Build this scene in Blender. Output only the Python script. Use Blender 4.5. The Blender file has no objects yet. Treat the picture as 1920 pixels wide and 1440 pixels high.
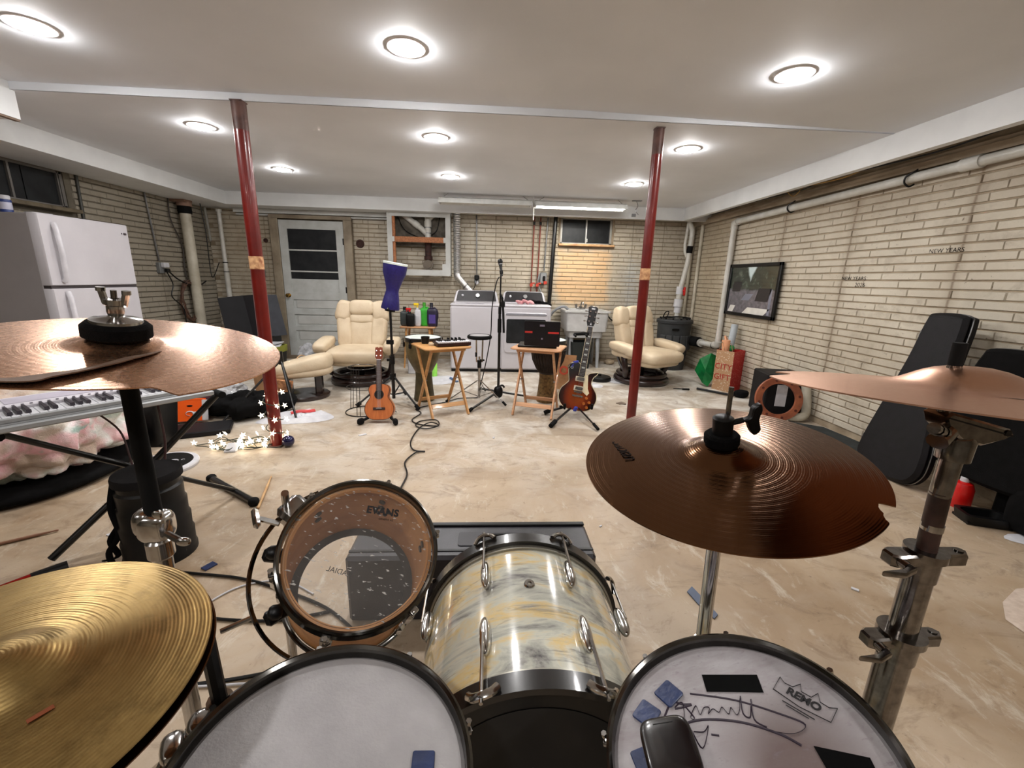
import bpy, math, random
from mathutils import Vector, Matrix, Euler, noise
random.seed(7)
SC = bpy.context.scene
COL = SC.collection
rad = math.radians

# ---------------------------------------------------------------- camera, world, exposure
CAMZ = 1.28
FPX = 794.1
def camera_matrix():
    p, y, r = rad(13.889), rad(-3.462), rad(-1.580)
    R0 = Matrix(((1, 0, 0), (0, 0, 1), (0, -1, 0)))
    Rr = Matrix(((math.cos(r), -math.sin(r), 0), (math.sin(r), math.cos(r), 0), (0, 0, 1)))
    Rp = Matrix(((1, 0, 0), (0, math.cos(p), math.sin(p)), (0, -math.sin(p), math.cos(p))))
    Ry = Matrix(((math.cos(y), -math.sin(y), 0), (math.sin(y), math.cos(y), 0), (0, 0, 1)))
    return Ry @ Rp @ R0 @ Rr
CR = camera_matrix()
cam_data = bpy.data.cameras.new('camera')
cam_data.sensor_fit = 'HORIZONTAL'
cam_data.sensor_width = 36.0
cam_data.lens = FPX / 1920.0 * 36.0
cam_data.clip_start = 0.02
cam = bpy.data.objects.new('camera', cam_data)
COL.objects.link(cam)
cam.matrix_world = Matrix.Translation((0, 0, CAMZ)) @ (CR @ Matrix(((1, 0, 0), (0, -1, 0), (0, 0, -1)))).to_4x4()
SC.camera = cam
world = bpy.data.worlds.new('night')
SC.world = world
world.use_nodes = True
world.node_tree.nodes['Background'].inputs[0].default_value = (0.010, 0.012, 0.016, 1)
world.node_tree.nodes['Background'].inputs[1].default_value = 1.0
SC.view_settings.view_transform = 'Standard'
SC.view_settings.look = 'None'
SC.view_settings.gamma = 1
SC.view_settings.use_curve_mapping = False
SC.view_settings.exposure = 3.15
LAMP = 50.0        # emission of the recessed lamps
TUBE = 6.0         # emission of the fluorescent tube

# ---------------------------------------------------------------- materials
MATS = {}
def hexc(r, g, b):
    f = lambda c: (c / 255.0) / 12.92 if c <= 10 else ((c / 255.0 + 0.055) / 1.055) ** 2.4
    return (f(r), f(g), f(b), 1)
def _new(name):
    m = bpy.data.materials.new(name); m.use_nodes = True
    nt = m.node_tree; b = nt.nodes['Principled BSDF']
    return m, nt, b
def _ramp(nt, fac, stops, interp='LINEAR'):
    r = nt.nodes.new('ShaderNodeValToRGB'); r.color_ramp.interpolation = interp
    els = r.color_ramp.elements
    while len(els) < len(stops): els.new(0.5)
    for e, (p, c) in zip(els, stops): e.position = p; e.color = c
    nt.links.new(fac, r.inputs[0]); return r.outputs[0]
def _noise(nt, scale, detail=4, rough=0.55, coord='Object', dist=0.0, stretch=None):
    n = nt.nodes.new('ShaderNodeTexNoise'); n.inputs['Scale'].default_value = scale
    n.inputs['Detail'].default_value = detail; n.inputs['Roughness'].default_value = rough
    n.inputs['Distortion'].default_value = dist
    if coord == 'World':
        g = nt.nodes.new('ShaderNodeNewGeometry'); src = g.outputs['Position']
    else:
        g = nt.nodes.new('ShaderNodeTexCoord'); src = g.outputs[coord]
    if stretch:
        mp = nt.nodes.new('ShaderNodeMapping'); mp.inputs['Scale'].default_value = stretch
        nt.links.new(src, mp.inputs[0]); src = mp.outputs[0]
    nt.links.new(src, n.inputs['Vector']); return n.outputs['Fac']
def _bump(nt, b, h, strength=0.2, dist=0.01):
    n = nt.nodes.new('ShaderNodeBump'); n.inputs['Strength'].default_value = strength
    n.inputs['Distance'].default_value = dist
    nt.links.new(h, n.inputs['Height']); nt.links.new(n.outputs[0], b.inputs['Normal'])
def _mix(nt, fac, a, bb, mode='MIX'):
    n = nt.nodes.new('ShaderNodeMix'); n.data_type = 'RGBA'; n.blend_type = mode
    for s, v in ((n.inputs['Factor'], fac), (n.inputs['A'], a), (n.inputs['B'], bb)):
        if hasattr(v, 'is_output'): nt.links.new(v, s)
        else: s.default_value = v
    return n.outputs['Result']
def _math(nt, op, a, b=None, clamp=False):
    n = nt.nodes.new('ShaderNodeMath'); n.operation = op; n.use_clamp = clamp
    for i, v in enumerate((a, b)):
        if v is None: continue
        if hasattr(v, 'is_output'): nt.links.new(v, n.inputs[i])
        else: n.inputs[i].default_value = v
    return n.outputs[0]
def M_(name, col, rough=0.5, metal=0.0, col2=None, scale=8, bump=0, bscale=60, coat=0, stretch=None, spec=None, bdist=0.003, detail=4):
    if name in MATS: return MATS[name]
    m, nt, b = _new(name)
    if col2 is None: col2 = tuple(c * 0.82 for c in col[:3]) + (1,)
    f = _noise(nt, scale, detail, stretch=stretch)
    nt.links.new(_ramp(nt, f, [(0.35, col2), (0.65, col)]), b.inputs['Base Color'])
    b.inputs['Roughness'].default_value = rough; b.inputs['Metallic'].default_value = metal
    b.inputs['Coat Weight'].default_value = coat; b.inputs['Coat Roughness'].default_value = 0.08
    if spec is not None: b.inputs['Specular IOR Level'].default_value = spec
    if bump: _bump(nt, b, _noise(nt, bscale, 3), bump, bdist)
    MATS[name] = m; return m
def M_emit(name, col, strength):
    m, nt, b = _new(name)
    b.inputs['Base Color'].default_value = col; b.inputs['Emission Color'].default_value = col
    b.inputs['Emission Strength'].default_value = strength
    MATS[name] = m; return m

WHITE_PAINT = M_('white_paint', hexc(192, 193, 190), 0.5, 0, hexc(172, 172, 168), 3, 0.1)
def mk_ceiling():
    m, nt, b = _new('ceiling_paint')
    f = _noise(nt, 1.2, 3, coord='World')
    nt.links.new(_ramp(nt, f, [(0.3, hexc(212, 215, 220)), (0.7, hexc(224, 227, 232))]), b.inputs['Base Color'])
    b.inputs['Roughness'].default_value = 0.75
    _bump(nt, b, _noise(nt, 240, 2, coord='World'), 0.12, 0.002)
    return m
CEIL = mk_ceiling()
MORTAR = M_('grimy_shaded_mortar', hexc(164, 149, 127), 0.8, 0, hexc(132, 117, 96), 5, 0.3, 60)  # darkened for grime and for the shadow lines under the brick courses
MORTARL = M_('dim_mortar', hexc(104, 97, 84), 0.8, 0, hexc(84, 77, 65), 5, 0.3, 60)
def mk_soffit():
    m, nt, b = _new('soffit_paint')
    f = _noise(nt, 2.5, 4, coord='World')
    nt.links.new(_ramp(nt, f, [(0.3, hexc(210, 212, 213)), (0.7, hexc(226, 228, 229))]), b.inputs['Base Color'])
    b.inputs['Roughness'].default_value = 0.6
    return m
SOFF = mk_soffit()
def mk_floor():
    m, nt, b = _new('stained_concrete')
    g = nt.nodes.new('ShaderNodeNewGeometry')
    a = _noise(nt, 0.9, 6, 0.6, 'World', 0.6)
    c = _ramp(nt, a, [(0.3, hexc(142, 118, 92)), (0.5, hexc(170, 149, 123)), (0.72, hexc(190, 172, 150))])
    # worn whitish paint and scuffs, mostly toward the laundry end
    sp = nt.nodes.new('ShaderNodeSeparateXYZ'); nt.links.new(g.outputs['Position'], sp.inputs[0])
    y = _math(nt, 'MULTIPLY', _math(nt, 'SUBTRACT', sp.outputs['Y'], 2.2), 0.42, True)
    c = _mix(nt, _math(nt, 'MULTIPLY', y, 0.65), c, hexc(172, 164, 152))
    w = _noise(nt, 2.3, 8, 0.62, 'World', 1.4)
    wf = _ramp(nt, w, [(0.43, (0, 0, 0, 1)), (0.62, (1, 1, 1, 1))])
    wf = _math(nt, 'MULTIPLY', wf, _math(nt, 'ADD', _math(nt, 'MULTIPLY', y, 0.78), 0.10))
    c = _mix(nt, wf, c, hexc(214, 211, 204))
    st1 = _noise(nt, 3.0, 9, 0.75, 'World', 0.8, stretch=(1.0, 2.6, 1))
    c = _mix(nt, _ramp(nt, st1, [(0.53, (0, 0, 0, 1)), (0.66, (0.5, 0.5, 0.5, 1))]), c, hexc(112, 92, 72))
    st2 = _noise(nt, 4.2, 9, 0.78, 'World', 0.5, stretch=(2.2, 1.0, 1))
    c = _mix(nt, _ramp(nt, st2, [(0.55, (0, 0, 0, 1)), (0.66, (0.55, 0.55, 0.55, 1))]), c, hexc(206, 198, 184))
    d = _noise(nt, 5.5, 7, 0.7, 'World', 0.9)
    c = _mix(nt, _ramp(nt, d, [(0.56, (0, 0, 0, 1)), (0.72, (0.65, 0.65, 0.65, 1))]), c, hexc(110, 84, 60))
    e = _noise(nt, 38, 4, 0.6, 'World')
    c = _mix(nt, _ramp(nt, e, [(0.66, (0, 0, 0, 1)), (0.74, (0.7, 0.7, 0.7, 1))]), c, hexc(96, 76, 58))
    e2 = _noise(nt, 21, 5, 0.7, 'World')
    c = _mix(nt, _ramp(nt, e2, [(0.69, (0, 0, 0, 1)), (0.74, (0.8, 0.8, 0.8, 1))]), c, hexc(226, 220, 208))
    nt.links.new(c, b.inputs['Base Color'])
    rr = _ramp(nt, a, [(0.3, (0.38,) * 3 + (1,)), (0.7, (0.6,) * 3 + (1,))])
    nt.links.new(rr, b.inputs['Roughness'])
    _bump(nt, b, _noise(nt, 14, 8, 0.65, 'World'), 0.22, 0.01)
    return m
FLOOR = mk_floor()
def mk_brick(name, dark):
    """cream painted brick-pattern wall with dirt, damp seams and stains at fixed places on the wall"""
    m, nt, b = _new(name)
    g = nt.nodes.new('ShaderNodeNewGeometry'); sp = nt.nodes.new('ShaderNodeSeparateXYZ')
    nt.links.new(g.outputs['Position'], sp.inputs[0])
    a = _noise(nt, 1.1, 5, 0.6, 'World')
    c = _ramp(nt, a, [(0.32, hexc(172, 161, 143)), (0.68, hexc(200, 192, 176))])
    dirt = _noise(nt, 7, 7, 0.7, 'World', 0.5)
    c = _mix(nt, _ramp(nt, dirt, [(0.52, (0, 0, 0, 1)), (0.75, (0.55, 0.55, 0.55, 1))]), c, hexc(126, 112, 94))
    pit = _noise(nt, 30, 3, 0.6, 'World')
    c = _mix(nt, _ramp(nt, pit, [(0.68, (0, 0, 0, 1)), (0.75, (0.8, 0.8, 0.8, 1))]), c, hexc(92, 76, 60))
    def seam(axis, pos, width=0.012, wob=0.02):
        n = _noise(nt, 3.0, 2, 0.5, 'World')
        off = _math(nt, 'MULTIPLY', _math(nt, 'SUBTRACT', n, 0.5), wob)
        d = _math(nt, 'ABSOLUTE', _math(nt, 'ADD', _math(nt, 'SUBTRACT', sp.outputs[axis], pos), off))
        return _math(nt, 'SUBTRACT', 1.0, _math(nt, 'DIVIDE', d, width), True)
    def rect(axis, p0, p1, z0, z1, soft=0.12):
        n = _math(nt, 'MULTIPLY', _math(nt, 'SUBTRACT', _noise(nt, 4, 5, 0.6, 'World'), 0.5), 0.35)
        def edge(v, lo, hi):
            l = _math(nt, 'DIVIDE', _math(nt, 'ADD', _math(nt, 'SUBTRACT', v, lo), n), soft, True)
            h = _math(nt, 'DIVIDE', _math(nt, 'ADD', _math(nt, 'SUBTRACT', hi, v), n), soft, True)
            return _math(nt, 'MULTIPLY', l, h)
        return _math(nt, 'MULTIPLY', edge(sp.outputs[axis], p0, p1), edge(sp.outputs['Z'], z0, z1))
    if name == 'brick_back':
        for px in (-3.3, -1.80, 0.10, 0.93, 2.22, 2.70):
            c = _mix(nt, _math(nt, 'MULTIPLY', seam('X', px), 0.6), c, hexc(104, 88, 66))
        c = _mix(nt, _math(nt, 'MULTIPLY', rect('X', 1.0, 1.92, 0.85, 1.80), 0.62), c, hexc(228, 182, 124))
        c = _mix(nt, _math(nt, 'MULTIPLY', rect('X', 2.02, 2.5, 0.7, 1.75, 0.25), 0.45), c, hexc(168, 178, 186))
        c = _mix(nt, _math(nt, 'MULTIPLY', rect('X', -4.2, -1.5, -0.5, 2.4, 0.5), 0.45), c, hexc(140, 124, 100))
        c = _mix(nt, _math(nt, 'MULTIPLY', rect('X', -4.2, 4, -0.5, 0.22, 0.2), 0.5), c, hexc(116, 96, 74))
    elif name == 'brick_right':
        for py in (2.83, 3.77, 4.69):
            c = _mix(nt, _math(nt, 'MULTIPLY', seam('Y', py, 0.014, 0.03), 0.75), c, hexc(92, 76, 58))
            c = _mix(nt, _math(nt, 'MULTIPLY', seam('Y', py, 0.07, 0.05), 0.35), c, hexc(120, 100, 76))
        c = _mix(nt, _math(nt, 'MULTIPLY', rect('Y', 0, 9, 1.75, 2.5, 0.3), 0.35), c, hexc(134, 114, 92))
        c = _mix(nt, _math(nt, 'MULTIPLY', rect('Y', 5.6, 6.9, 0.0, 2.5, 0.3), 0.35), c, hexc(150, 132, 100))
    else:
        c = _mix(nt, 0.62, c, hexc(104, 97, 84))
        for py in (4.8, 5.72): c = _mix(nt, _math(nt, 'MULTIPLY', seam('Y', py), 0.7), c, hexc(80, 70, 54))
    nt.links.new(c, b.inputs['Base Color'])
    b.inputs['Roughness'].default_value = 0.62
    _bump(nt, b, _noise(nt, 45, 6, 0.7, 'World'), 0.35, 0.006)
    return m
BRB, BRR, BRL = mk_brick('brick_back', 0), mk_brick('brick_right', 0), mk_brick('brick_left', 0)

BLACK = M_('black_plastic', hexc(11, 11, 12), 0.42, 0, hexc(7, 7, 8), spec=.3)
BLACKM = M_('black_enamel', hexc(14, 14, 15), 0.3, 0, hexc(8, 8, 9), coat=0.15)
RUBBER = M_('black_rubber', hexc(9, 9, 9), 0.8, 0, hexc(6, 6, 6), bump=0.1, spec=.2)
FABB = M_('black_fabric', hexc(11, 10, 11), 0.95, 0, hexc(5, 5, 5), 30, 0.5, 400, spec=.15)
TOLEX = M_('black_tolex', hexc(17, 15, 19), 0.6, 0, hexc(10, 9, 12), 20, 0.5, 260, spec=.25)
CHROME = M_('chrome', hexc(205, 203, 200), 0.16, 1.0, hexc(150, 148, 146), 12)
OLDCHR = M_('worn_chrome', hexc(142, 138, 134), 0.17, 1.0, hexc(112, 107, 102), 60, 0.03, 120)
STEEL = M_('grey_steel', hexc(150, 150, 150), 0.38, 1.0, hexc(110, 110, 112))
GALV = M_('foil_duct', hexc(226, 226, 226), 0.34, 1.0, hexc(196, 196, 196), 40)
RUST = M_('rusty_rod', hexc(110, 74, 58), 0.5, 0.6, hexc(60, 40, 32), 60, 0.3, 140)
APPL = M_('white_enamel', hexc(196, 193, 198), 0.32, 0, hexc(188, 185, 190), 2)
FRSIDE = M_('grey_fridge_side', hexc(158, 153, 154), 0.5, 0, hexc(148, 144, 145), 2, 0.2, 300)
PVC = M_('white_pvc', hexc(204, 203, 198), 0.35, 0, hexc(182, 179, 170), 6)
CREAMP = M_('cream_pipe', hexc(196, 190, 174), 0.5, 0, hexc(168, 160, 142), 6)
WOODL = M_('light_pine', hexc(200, 150, 92), 0.45, 0, hexc(178, 126, 72), 3, 0, stretch=(1, 1, 14), coat=0.15)
WOODP = M_('pink_pine', hexc(206, 158, 118), 0.45, 0, hexc(184, 132, 92), 3, 0, stretch=(1, 1, 14), coat=0.15)
WOODD = M_('dark_stained_wood', hexc(40, 18, 16), 0.28, 0, hexc(20, 10, 10), 4, coat=0.4, stretch=(1, 1, 8))
WOODR = M_('red_brown_wood', hexc(150, 84, 54), 0.5, 0, hexc(116, 60, 38), 10, 0.2, 80)
STUD = M_('raw_stud', hexc(178, 116, 74), 0.7, 0, hexc(140, 86, 54), 4, 0.2, stretch=(14, 2, 14))
LEATH = M_('cream_leather', hexc(204, 187, 160), 0.5, 0, hexc(192, 172, 144), 5, 0.35, 90, bdist=0.004)
REDPT = M_('red_enamel', hexc(112, 22, 14), 0.3, 0, hexc(90, 14, 9), 5, 0.1, 30, coat=0.25)
PRIMER = M_('brown_primer', hexc(104, 74, 66), 0.5, 0.1, hexc(78, 52, 46), 14, 0.2, 60)
TAPE = M_('peeled_label', hexc(222, 176, 128), 0.7, 0, hexc(150, 92, 60), 26)
BRASS = M_('brass', hexc(196, 158, 88), 0.22, 1.0)
GLASSD = M_('night_glass', hexc(38, 40, 42), 0.32, 0, hexc(28, 29, 31), spec=0.25)
DARKV = M_('joist_dark', hexc(40, 32, 28), 0.9, 0, hexc(16, 12, 12), 6)
PAPER = M_('white_paper', hexc(206, 206, 210), 0.7, 0, hexc(188, 188, 193), 12)
CARD = M_('cardboard', hexc(176, 134, 92), 0.8, 0, hexc(150, 110, 74), 8)
ORANGE = M_('orange_card', hexc(250, 98, 12), 0.5, 0, hexc(240, 88, 8), 3)
BLUEG = M_('blue_gel', hexc(34, 52, 96), 0.35, 0, hexc(25, 40, 78), 40, 0.2, 80, coat=0.3)
NAVY = M_('navy_shell', hexc(36, 28, 100), 0.4, 0, hexc(26, 20, 84), 60, 0.15, 200)
DRUMH = M_('coated_drumhead', hexc(168, 165, 166), 0.5, 0, hexc(150, 147, 148), 9, 0.15, 200, detail=8)
SKIN = M_('pale_skin', hexc(214, 222, 216), 0.5, 0, hexc(190, 196, 188), 8)

# ---------------------------------------------------------------- mesh helpers
class MB:
    def __init__(s): s.v = []; s.f = []; s.s = []
    def add(s, vs, fs, M=None, smooth=False):
        k = len(s.v)
        s.v += [tuple(M @ Vector(p)) for p in vs] if M is not None else [tuple(p) for p in vs]
        s.f += [tuple(i + k for i in f) for f in fs]; s.s += [smooth] * len(fs); return s
    def box(s, c, size, rot=None, bev=0.0, M=None):
        x, y, z = (d / 2 for d in size)
        T = Matrix.Translation(c)
        if rot: T = T @ Euler(rot).to_matrix().to_4x4()
        if M is not None: T = M @ T
        if bev <= 0:
            vs = [(sx * x, sy * y, sz * z) for sx in (-1, 1) for sy in (-1, 1) for sz in (-1, 1)]
            return s.add(vs, [(0, 1, 3, 2), (4, 6, 7, 5), (0, 4, 5, 1), (2, 3, 7, 6), (0, 2, 6, 4), (1, 5, 7, 3)], T)
        b = min(bev, x * .98, y * .98, z * .98); vs = []; idx = {}
        for sx in (-1, 1):
            for sy in (-1, 1):
                for sz in (-1, 1):
                    for a in range(3):
                        p = [sx * (x - b), sy * (y - b), sz * (z - b)]; p[a] = (sx * x, sy * y, sz * z)[a]
                        idx[(sx, sy, sz, a)] = len(vs); vs.append(p)
        I = idx; fs = []
        for sx in (-1, 1):
            q = [I[(sx, -1, -1, 0)], I[(sx, 1, -1, 0)], I[(sx, 1, 1, 0)], I[(sx, -1, 1, 0)]]; fs.append(q if sx > 0 else q[::-1])
        for sy in (-1, 1):
            q = [I[(-1, sy, -1, 1)], I[(-1, sy, 1, 1)], I[(1, sy, 1, 1)], I[(1, sy, -1, 1)]]; fs.append(q if sy > 0 else q[::-1])
        for sz in (-1, 1):
            q = [I[(-1, -1, sz, 2)], I[(1, -1, sz, 2)], I[(1, 1, sz, 2)], I[(-1, 1, sz, 2)]]; fs.append(q if sz > 0 else q[::-1])
        for a, b2 in ((0, 1), (0, 2), (1, 2)):
            o = 3 - a - b2
            for sa in (-1, 1):
                for sb in (-1, 1):
                    k0 = [0, 0, 0]; k1 = [0, 0, 0]
                    k0[a] = k1[a] = sa; k0[b2] = k1[b2] = sb; k0[o] = -1; k1[o] = 1
                    fs.append([I[(*k0, a)], I[(*k1, a)], I[(*k1, b2)], I[(*k0, b2)]])
        for sx in (-1, 1):
            for sy in (-1, 1):
                for sz in (-1, 1): fs.append([I[(sx, sy, sz, a)] for a in range(3)])
        return s.add(vs, fs, T)
    def cyl(s, p0, p1, r0, r1=None, n=14, cap=True, smooth=True):
        r1 = r0 if r1 is None else r1
        p0, p1 = Vector(p0), Vector(p1); d = (p1 - p0).normalized()
        u = d.orthogonal().normalized(); w = d.cross(u)
        vs = []
        for p, r in ((p0, r0), (p1, r1)):
            for i in range(n):
                a = 2 * math.pi * i / n; vs.append(p + (u * math.cos(a) + w * math.sin(a)) * r)
        k = len(s.v); s.add(vs, [(i, (i + 1) % n, n + (i + 1) % n, n + i) for i in range(n)], None, smooth)
        if cap: s.f += [tuple(k + i for i in range(n))[::-1], tuple(k + n + i for i in range(n))]; s.s += [False, False]
        return s
    def tube(s, pts, r, n=8, closed=False, flat=1.0):
        P = [Vector(p) for p in pts]; m = len(P); rs = r if isinstance(r, (list, tuple)) else [r] * m
        t0 = (P[1] - P[0]).normalized(); u = t0.orthogonal().normalized(); vs = []
        for i, p in enumerate(P):
            a = P[(i - 1) % m] if closed or i else p; b = P[(i + 1) % m] if closed or i < m - 1 else p
            t = (b - a).normalized() if (b - a).length > 1e-9 else t0
            u = (u - t * u.dot(t)); u = u.normalized() if u.length > 1e-6 else t.orthogonal().normalized()
            w = t.cross(u)
            for j in range(n):
                an = 2 * math.pi * j / n; vs.append(p + (u * math.cos(an) + w * math.sin(an) * flat) * rs[i])
        fs = []
        for i in range(m if closed else m - 1):
            a, b = i * n, ((i + 1) % m) * n
            for j in range(n): fs.append((a + j, a + (j + 1) % n, b + (j + 1) % n, b + j))
        k = len(s.v); s.add(vs, fs, None, True)
        if not closed: s.f += [tuple(k + j for j in range(n))[::-1], tuple(k + (m - 1) * n + j for j in range(n))]; s.s += [False, False]
        return s
    def lathe(s, prof, n=32, M=None, smooth=True, closed=False, sx=1, sy=1):
        vs = []; m = len(prof)
        for r, z in prof:
            for i in range(n):
                a = 2 * math.pi * i / n; vs.append((r * math.cos(a) * sx, r * math.sin(a) * sy, z))
        fs = []
        for k in range(m if closed else m - 1):
            a, b = k * n, ((k + 1) % m) * n
            for i in range(n): fs.append((a + i, a + (i + 1) % n, b + (i + 1) % n, b + i))
        s.add(vs, fs, M, smooth)
        return s
    def se(s, c, abc, e1=0.5, e2=0.5, rot=None, M=None, nu=20, nv=14, fn=None):
        def pw(v, e): return math.copysign(abs(v) ** e, v)
        vs = []; fs = []
        for j in range(1, nv):
            ph = -math.pi / 2 + math.pi * j / nv
            for i in range(nu):
                th = 2 * math.pi * i / nu
                p = [abc[0] * pw(math.cos(ph), e1) * pw(math.cos(th), e2), abc[1] * pw(math.cos(ph), e1) * pw(math.sin(th), e2), abc[2] * pw(math.sin(ph), e1)]
                vs.append(fn(p) if fn else p)
        b = len(vs); p = [0, 0, -abc[2]]; vs.append(fn(p) if fn else p); p = [0, 0, abc[2]]; vs.append(fn(p) if fn else p)
        for j in range(nv - 2):
            for i in range(nu): fs.append((j * nu + i, j * nu + (i + 1) % nu, (j + 1) * nu + (i + 1) % nu, (j + 1) * nu + i))
        for i in range(nu):
            fs.append((b, (i + 1) % nu, i)); fs.append((b + 1, (nv - 2) * nu + i, (nv - 2) * nu + (i + 1) % nu))
        T = Matrix.Translation(c)
        if rot: T = T @ Euler(rot).to_matrix().to_4x4()
        if M is not None: T = M @ T
        return s.add(vs, fs, T, True)
    def prism(s, out, z0, z1, M=None, bev=0.0):
        n = len(out)
        if bev:
            cx = sum(p[0] for p in out) / n; cy = sum(p[1] for p in out) / n
            def sh(k):
                r = []
                for i in range(n):
                    a, b, c = Vector(out[i - 1]), Vector(out[i]), Vector(out[(i + 1) % n])
                    t = (c - a).normalized(); nn = Vector((-t.y, t.x))
                    if nn.dot(Vector((cx, cy)) - b) < 0: nn = -nn
                    r.append(b + nn * k)
                return r
            ins = sh(bev)
            rings = [(ins, z0), (out, z0 + bev), (out, z1 - bev), (ins, z1)]
        else: rings = [(out, z0), (out, z1)]
        vs = [(p[0], p[1], z) for o, z in rings for p in o]; fs = []
        for k in range(len(rings) - 1):
            for i in range(n): fs.append((k * n + i, k * n + (i + 1) % n, (k + 1) * n + (i + 1) % n, (k + 1) * n + i))
        fs.append(tuple(range(n))[::-1]); fs.append(tuple((len(rings) - 1) * n + i for i in range(n)))
        return s.add(vs, fs, M)
    def disc(s, c, r, n=32, M=None, z=0.0):
        T = Matrix.Translation(c); T = M @ T if M is not None else T
        return s.add([(r * math.cos(2 * math.pi * i / n), r * math.sin(2 * math.pi * i / n), z) for i in range(n)], [tuple(range(n))], T)

def crv(pts, k=8, closed=False):
    P = [Vector(p) for p in pts]; n = len(P); out = []
    for i in range(n if closed else n - 1):
        p0 = P[(i - 1) % n] if closed or i > 0 else P[0]; p1 = P[i]; p2 = P[(i + 1) % n]
        p3 = P[(i + 2) % n] if closed or i < n - 2 else P[-1]
        for j in range(k):
            t = j / k
            out.append(0.5 * ((2 * p1) + (p2 - p0) * t + (2 * p0 - 5 * p1 + 4 * p2 - p3) * t * t + (3 * p1 - p0 - 3 * p2 + p3) * t ** 3))
    if not closed: out.append(P[-1])
    return out
WM = {}
def mesh_of(name, mb, mat, inv=None, angle=38):
    me = bpy.data.meshes.new(name)
    v = [tuple(inv @ Vector(p)) for p in mb.v] if inv is not None else mb.v
    me.from_pydata(v, [], mb.f)
    me.polygons.foreach_set('use_smooth', [True] * len(me.polygons))
    me.set_sharp_from_angle(angle=rad(angle))
    me.materials.append(mat); me.update(); return me
def part(name, mb, mat, parent=None, world=False, label=None, kind=None, angle=38, M=None):
    """one mesh object; world=True means the vertices are given in world space and are moved into the parent's frame"""
    inv = WM[parent].inverted() if (world and parent is not None) else None
    o = bpy.data.objects.new(name, mesh_of(name, mb, mat, inv, angle)); COL.objects.link(o)
    base = Matrix.Identity(4)
    if parent is not None: o.parent = parent; base = WM.get(parent, base)
    if M is not None: o.matrix_local = M; base = base @ M
    WM[o] = base
    if label: o['label'] = label
    if kind: o['kind'] = kind
    return o
def inst(src, parent, M, name=None):
    o = src.copy(); COL.objects.link(o); o.parent = parent; o.matrix_local = M; WM[o] = WM.get(parent, Matrix.Identity(4)) @ M
    return o
def thing(name, label, cat, loc=(0, 0, 0), rotz=0, group=None, M=None, kind=None):
    o = bpy.data.objects.new(name, None); COL.objects.link(o); o.empty_display_size = 0.05
    T = M if M is not None else Matrix.Translation(loc) @ Matrix.Rotation(rotz, 4, 'Z')
    o.matrix_world = T; WM[o] = T.copy()
    tag(o, label, cat, group)
    if kind: o['kind'] = kind
    return o
def tag(o, label=None, cat=None, group=None, kind=None):
    if label: o['label'] = label
    if cat: o['category'] = cat
    if group: o['group'] = group
    if kind: o['kind'] = kind
    return o
def struct(name, mb, mat, label=None, parent=None):
    o = part(name, mb, mat, parent, parent is not None)
    if parent is None: o['kind'] = 'structure'; 
    if label and parent is None: o['label'] = label
    return o
def text_mesh(name, body, size, M, mat, parent, depth=0.0006, align='CENTER', shear=0.0, bold=0.0, space=1.0):
    cu = bpy.data.curves.new(name, 'FONT'); cu.body = body; cu.size = size; cu.extrude = depth; cu.align_x = align; cu.align_y = 'CENTER'
    cu.shear = shear; cu.offset = bold; cu.space_character = space; cu.resolution_u = 3
    tmp = bpy.data.objects.new(name, cu); COL.objects.link(tmp)
    me = bpy.data.meshes.new_from_object(tmp.evaluated_get(bpy.context.evaluated_depsgraph_get()))
    bpy.data.objects.remove(tmp); me.materials.clear(); me.materials.append(mat)
    o = bpy.data.objects.new(name, me); COL.objects.link(o)
    if parent is not None: o.parent = parent
    o.matrix_local = (WM[parent].inverted() @ M) if parent is not None else M
    WM[o] = M; return o
def frame_uv(c, n, xh=(0, 1, 0)):
    n = Vector(n).normalized(); u = Vector(xh).cross(n).normalized(); v = n.cross(u)
    m = Matrix((u, v, n)).transposed().to_4x4(); m.translation = Vector(c); return m
def face_M(c, xdir, updir):
    """matrix whose local x runs along xdir and local y along updir (flat things on walls)"""
    x = Vector(xdir).normalized(); y = Vector(updir).normalized(); z = x.cross(y)
    m = Matrix((x, y, z)).transposed().to_4x4(); m.translation = Vector(c); return m
# ================================================================ THE ROOM
XL, XR, YB, YF = -4.1, 3.2, 6.8, -2.6
ZC = 2.33
m = MB(); m.box(((XL + XR) / 2, (YB + YF) / 2, -0.05), (XR - XL + .4, YB - YF + .4, 0.1)); struct('floor', m, FLOOR, 'worn beige concrete basement floor with pale paint marks')
m = MB()
m.box(((XL + XR) / 2, (3.13 + YB) / 2, ZC + .03), (XR - XL, YB - 3.13, 0.06))
def zn(x): return 2.374 if x < 0.6 else 2.374 - (x - 0.6) * 0.018
xs = [XL, -2, 0, 0.6, 1.6, 2.8, XR]; vs = []; fs = []
for i, x in enumerate(xs): vs += [(x, YF, zn(x)), (x, 3.12, zn(x)), (x, 3.12, ZC)]
for i in range(len(xs) - 1): fs += [(3 * i, 3 * i + 3, 3 * i + 4, 3 * i + 1), (3 * i + 1, 3 * i + 4, 3 * i + 5, 3 * i + 2)]
m.add(vs, fs); struct('ceiling', m, CEIL, 'flat painted ceiling with a shallow step across it')

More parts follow.
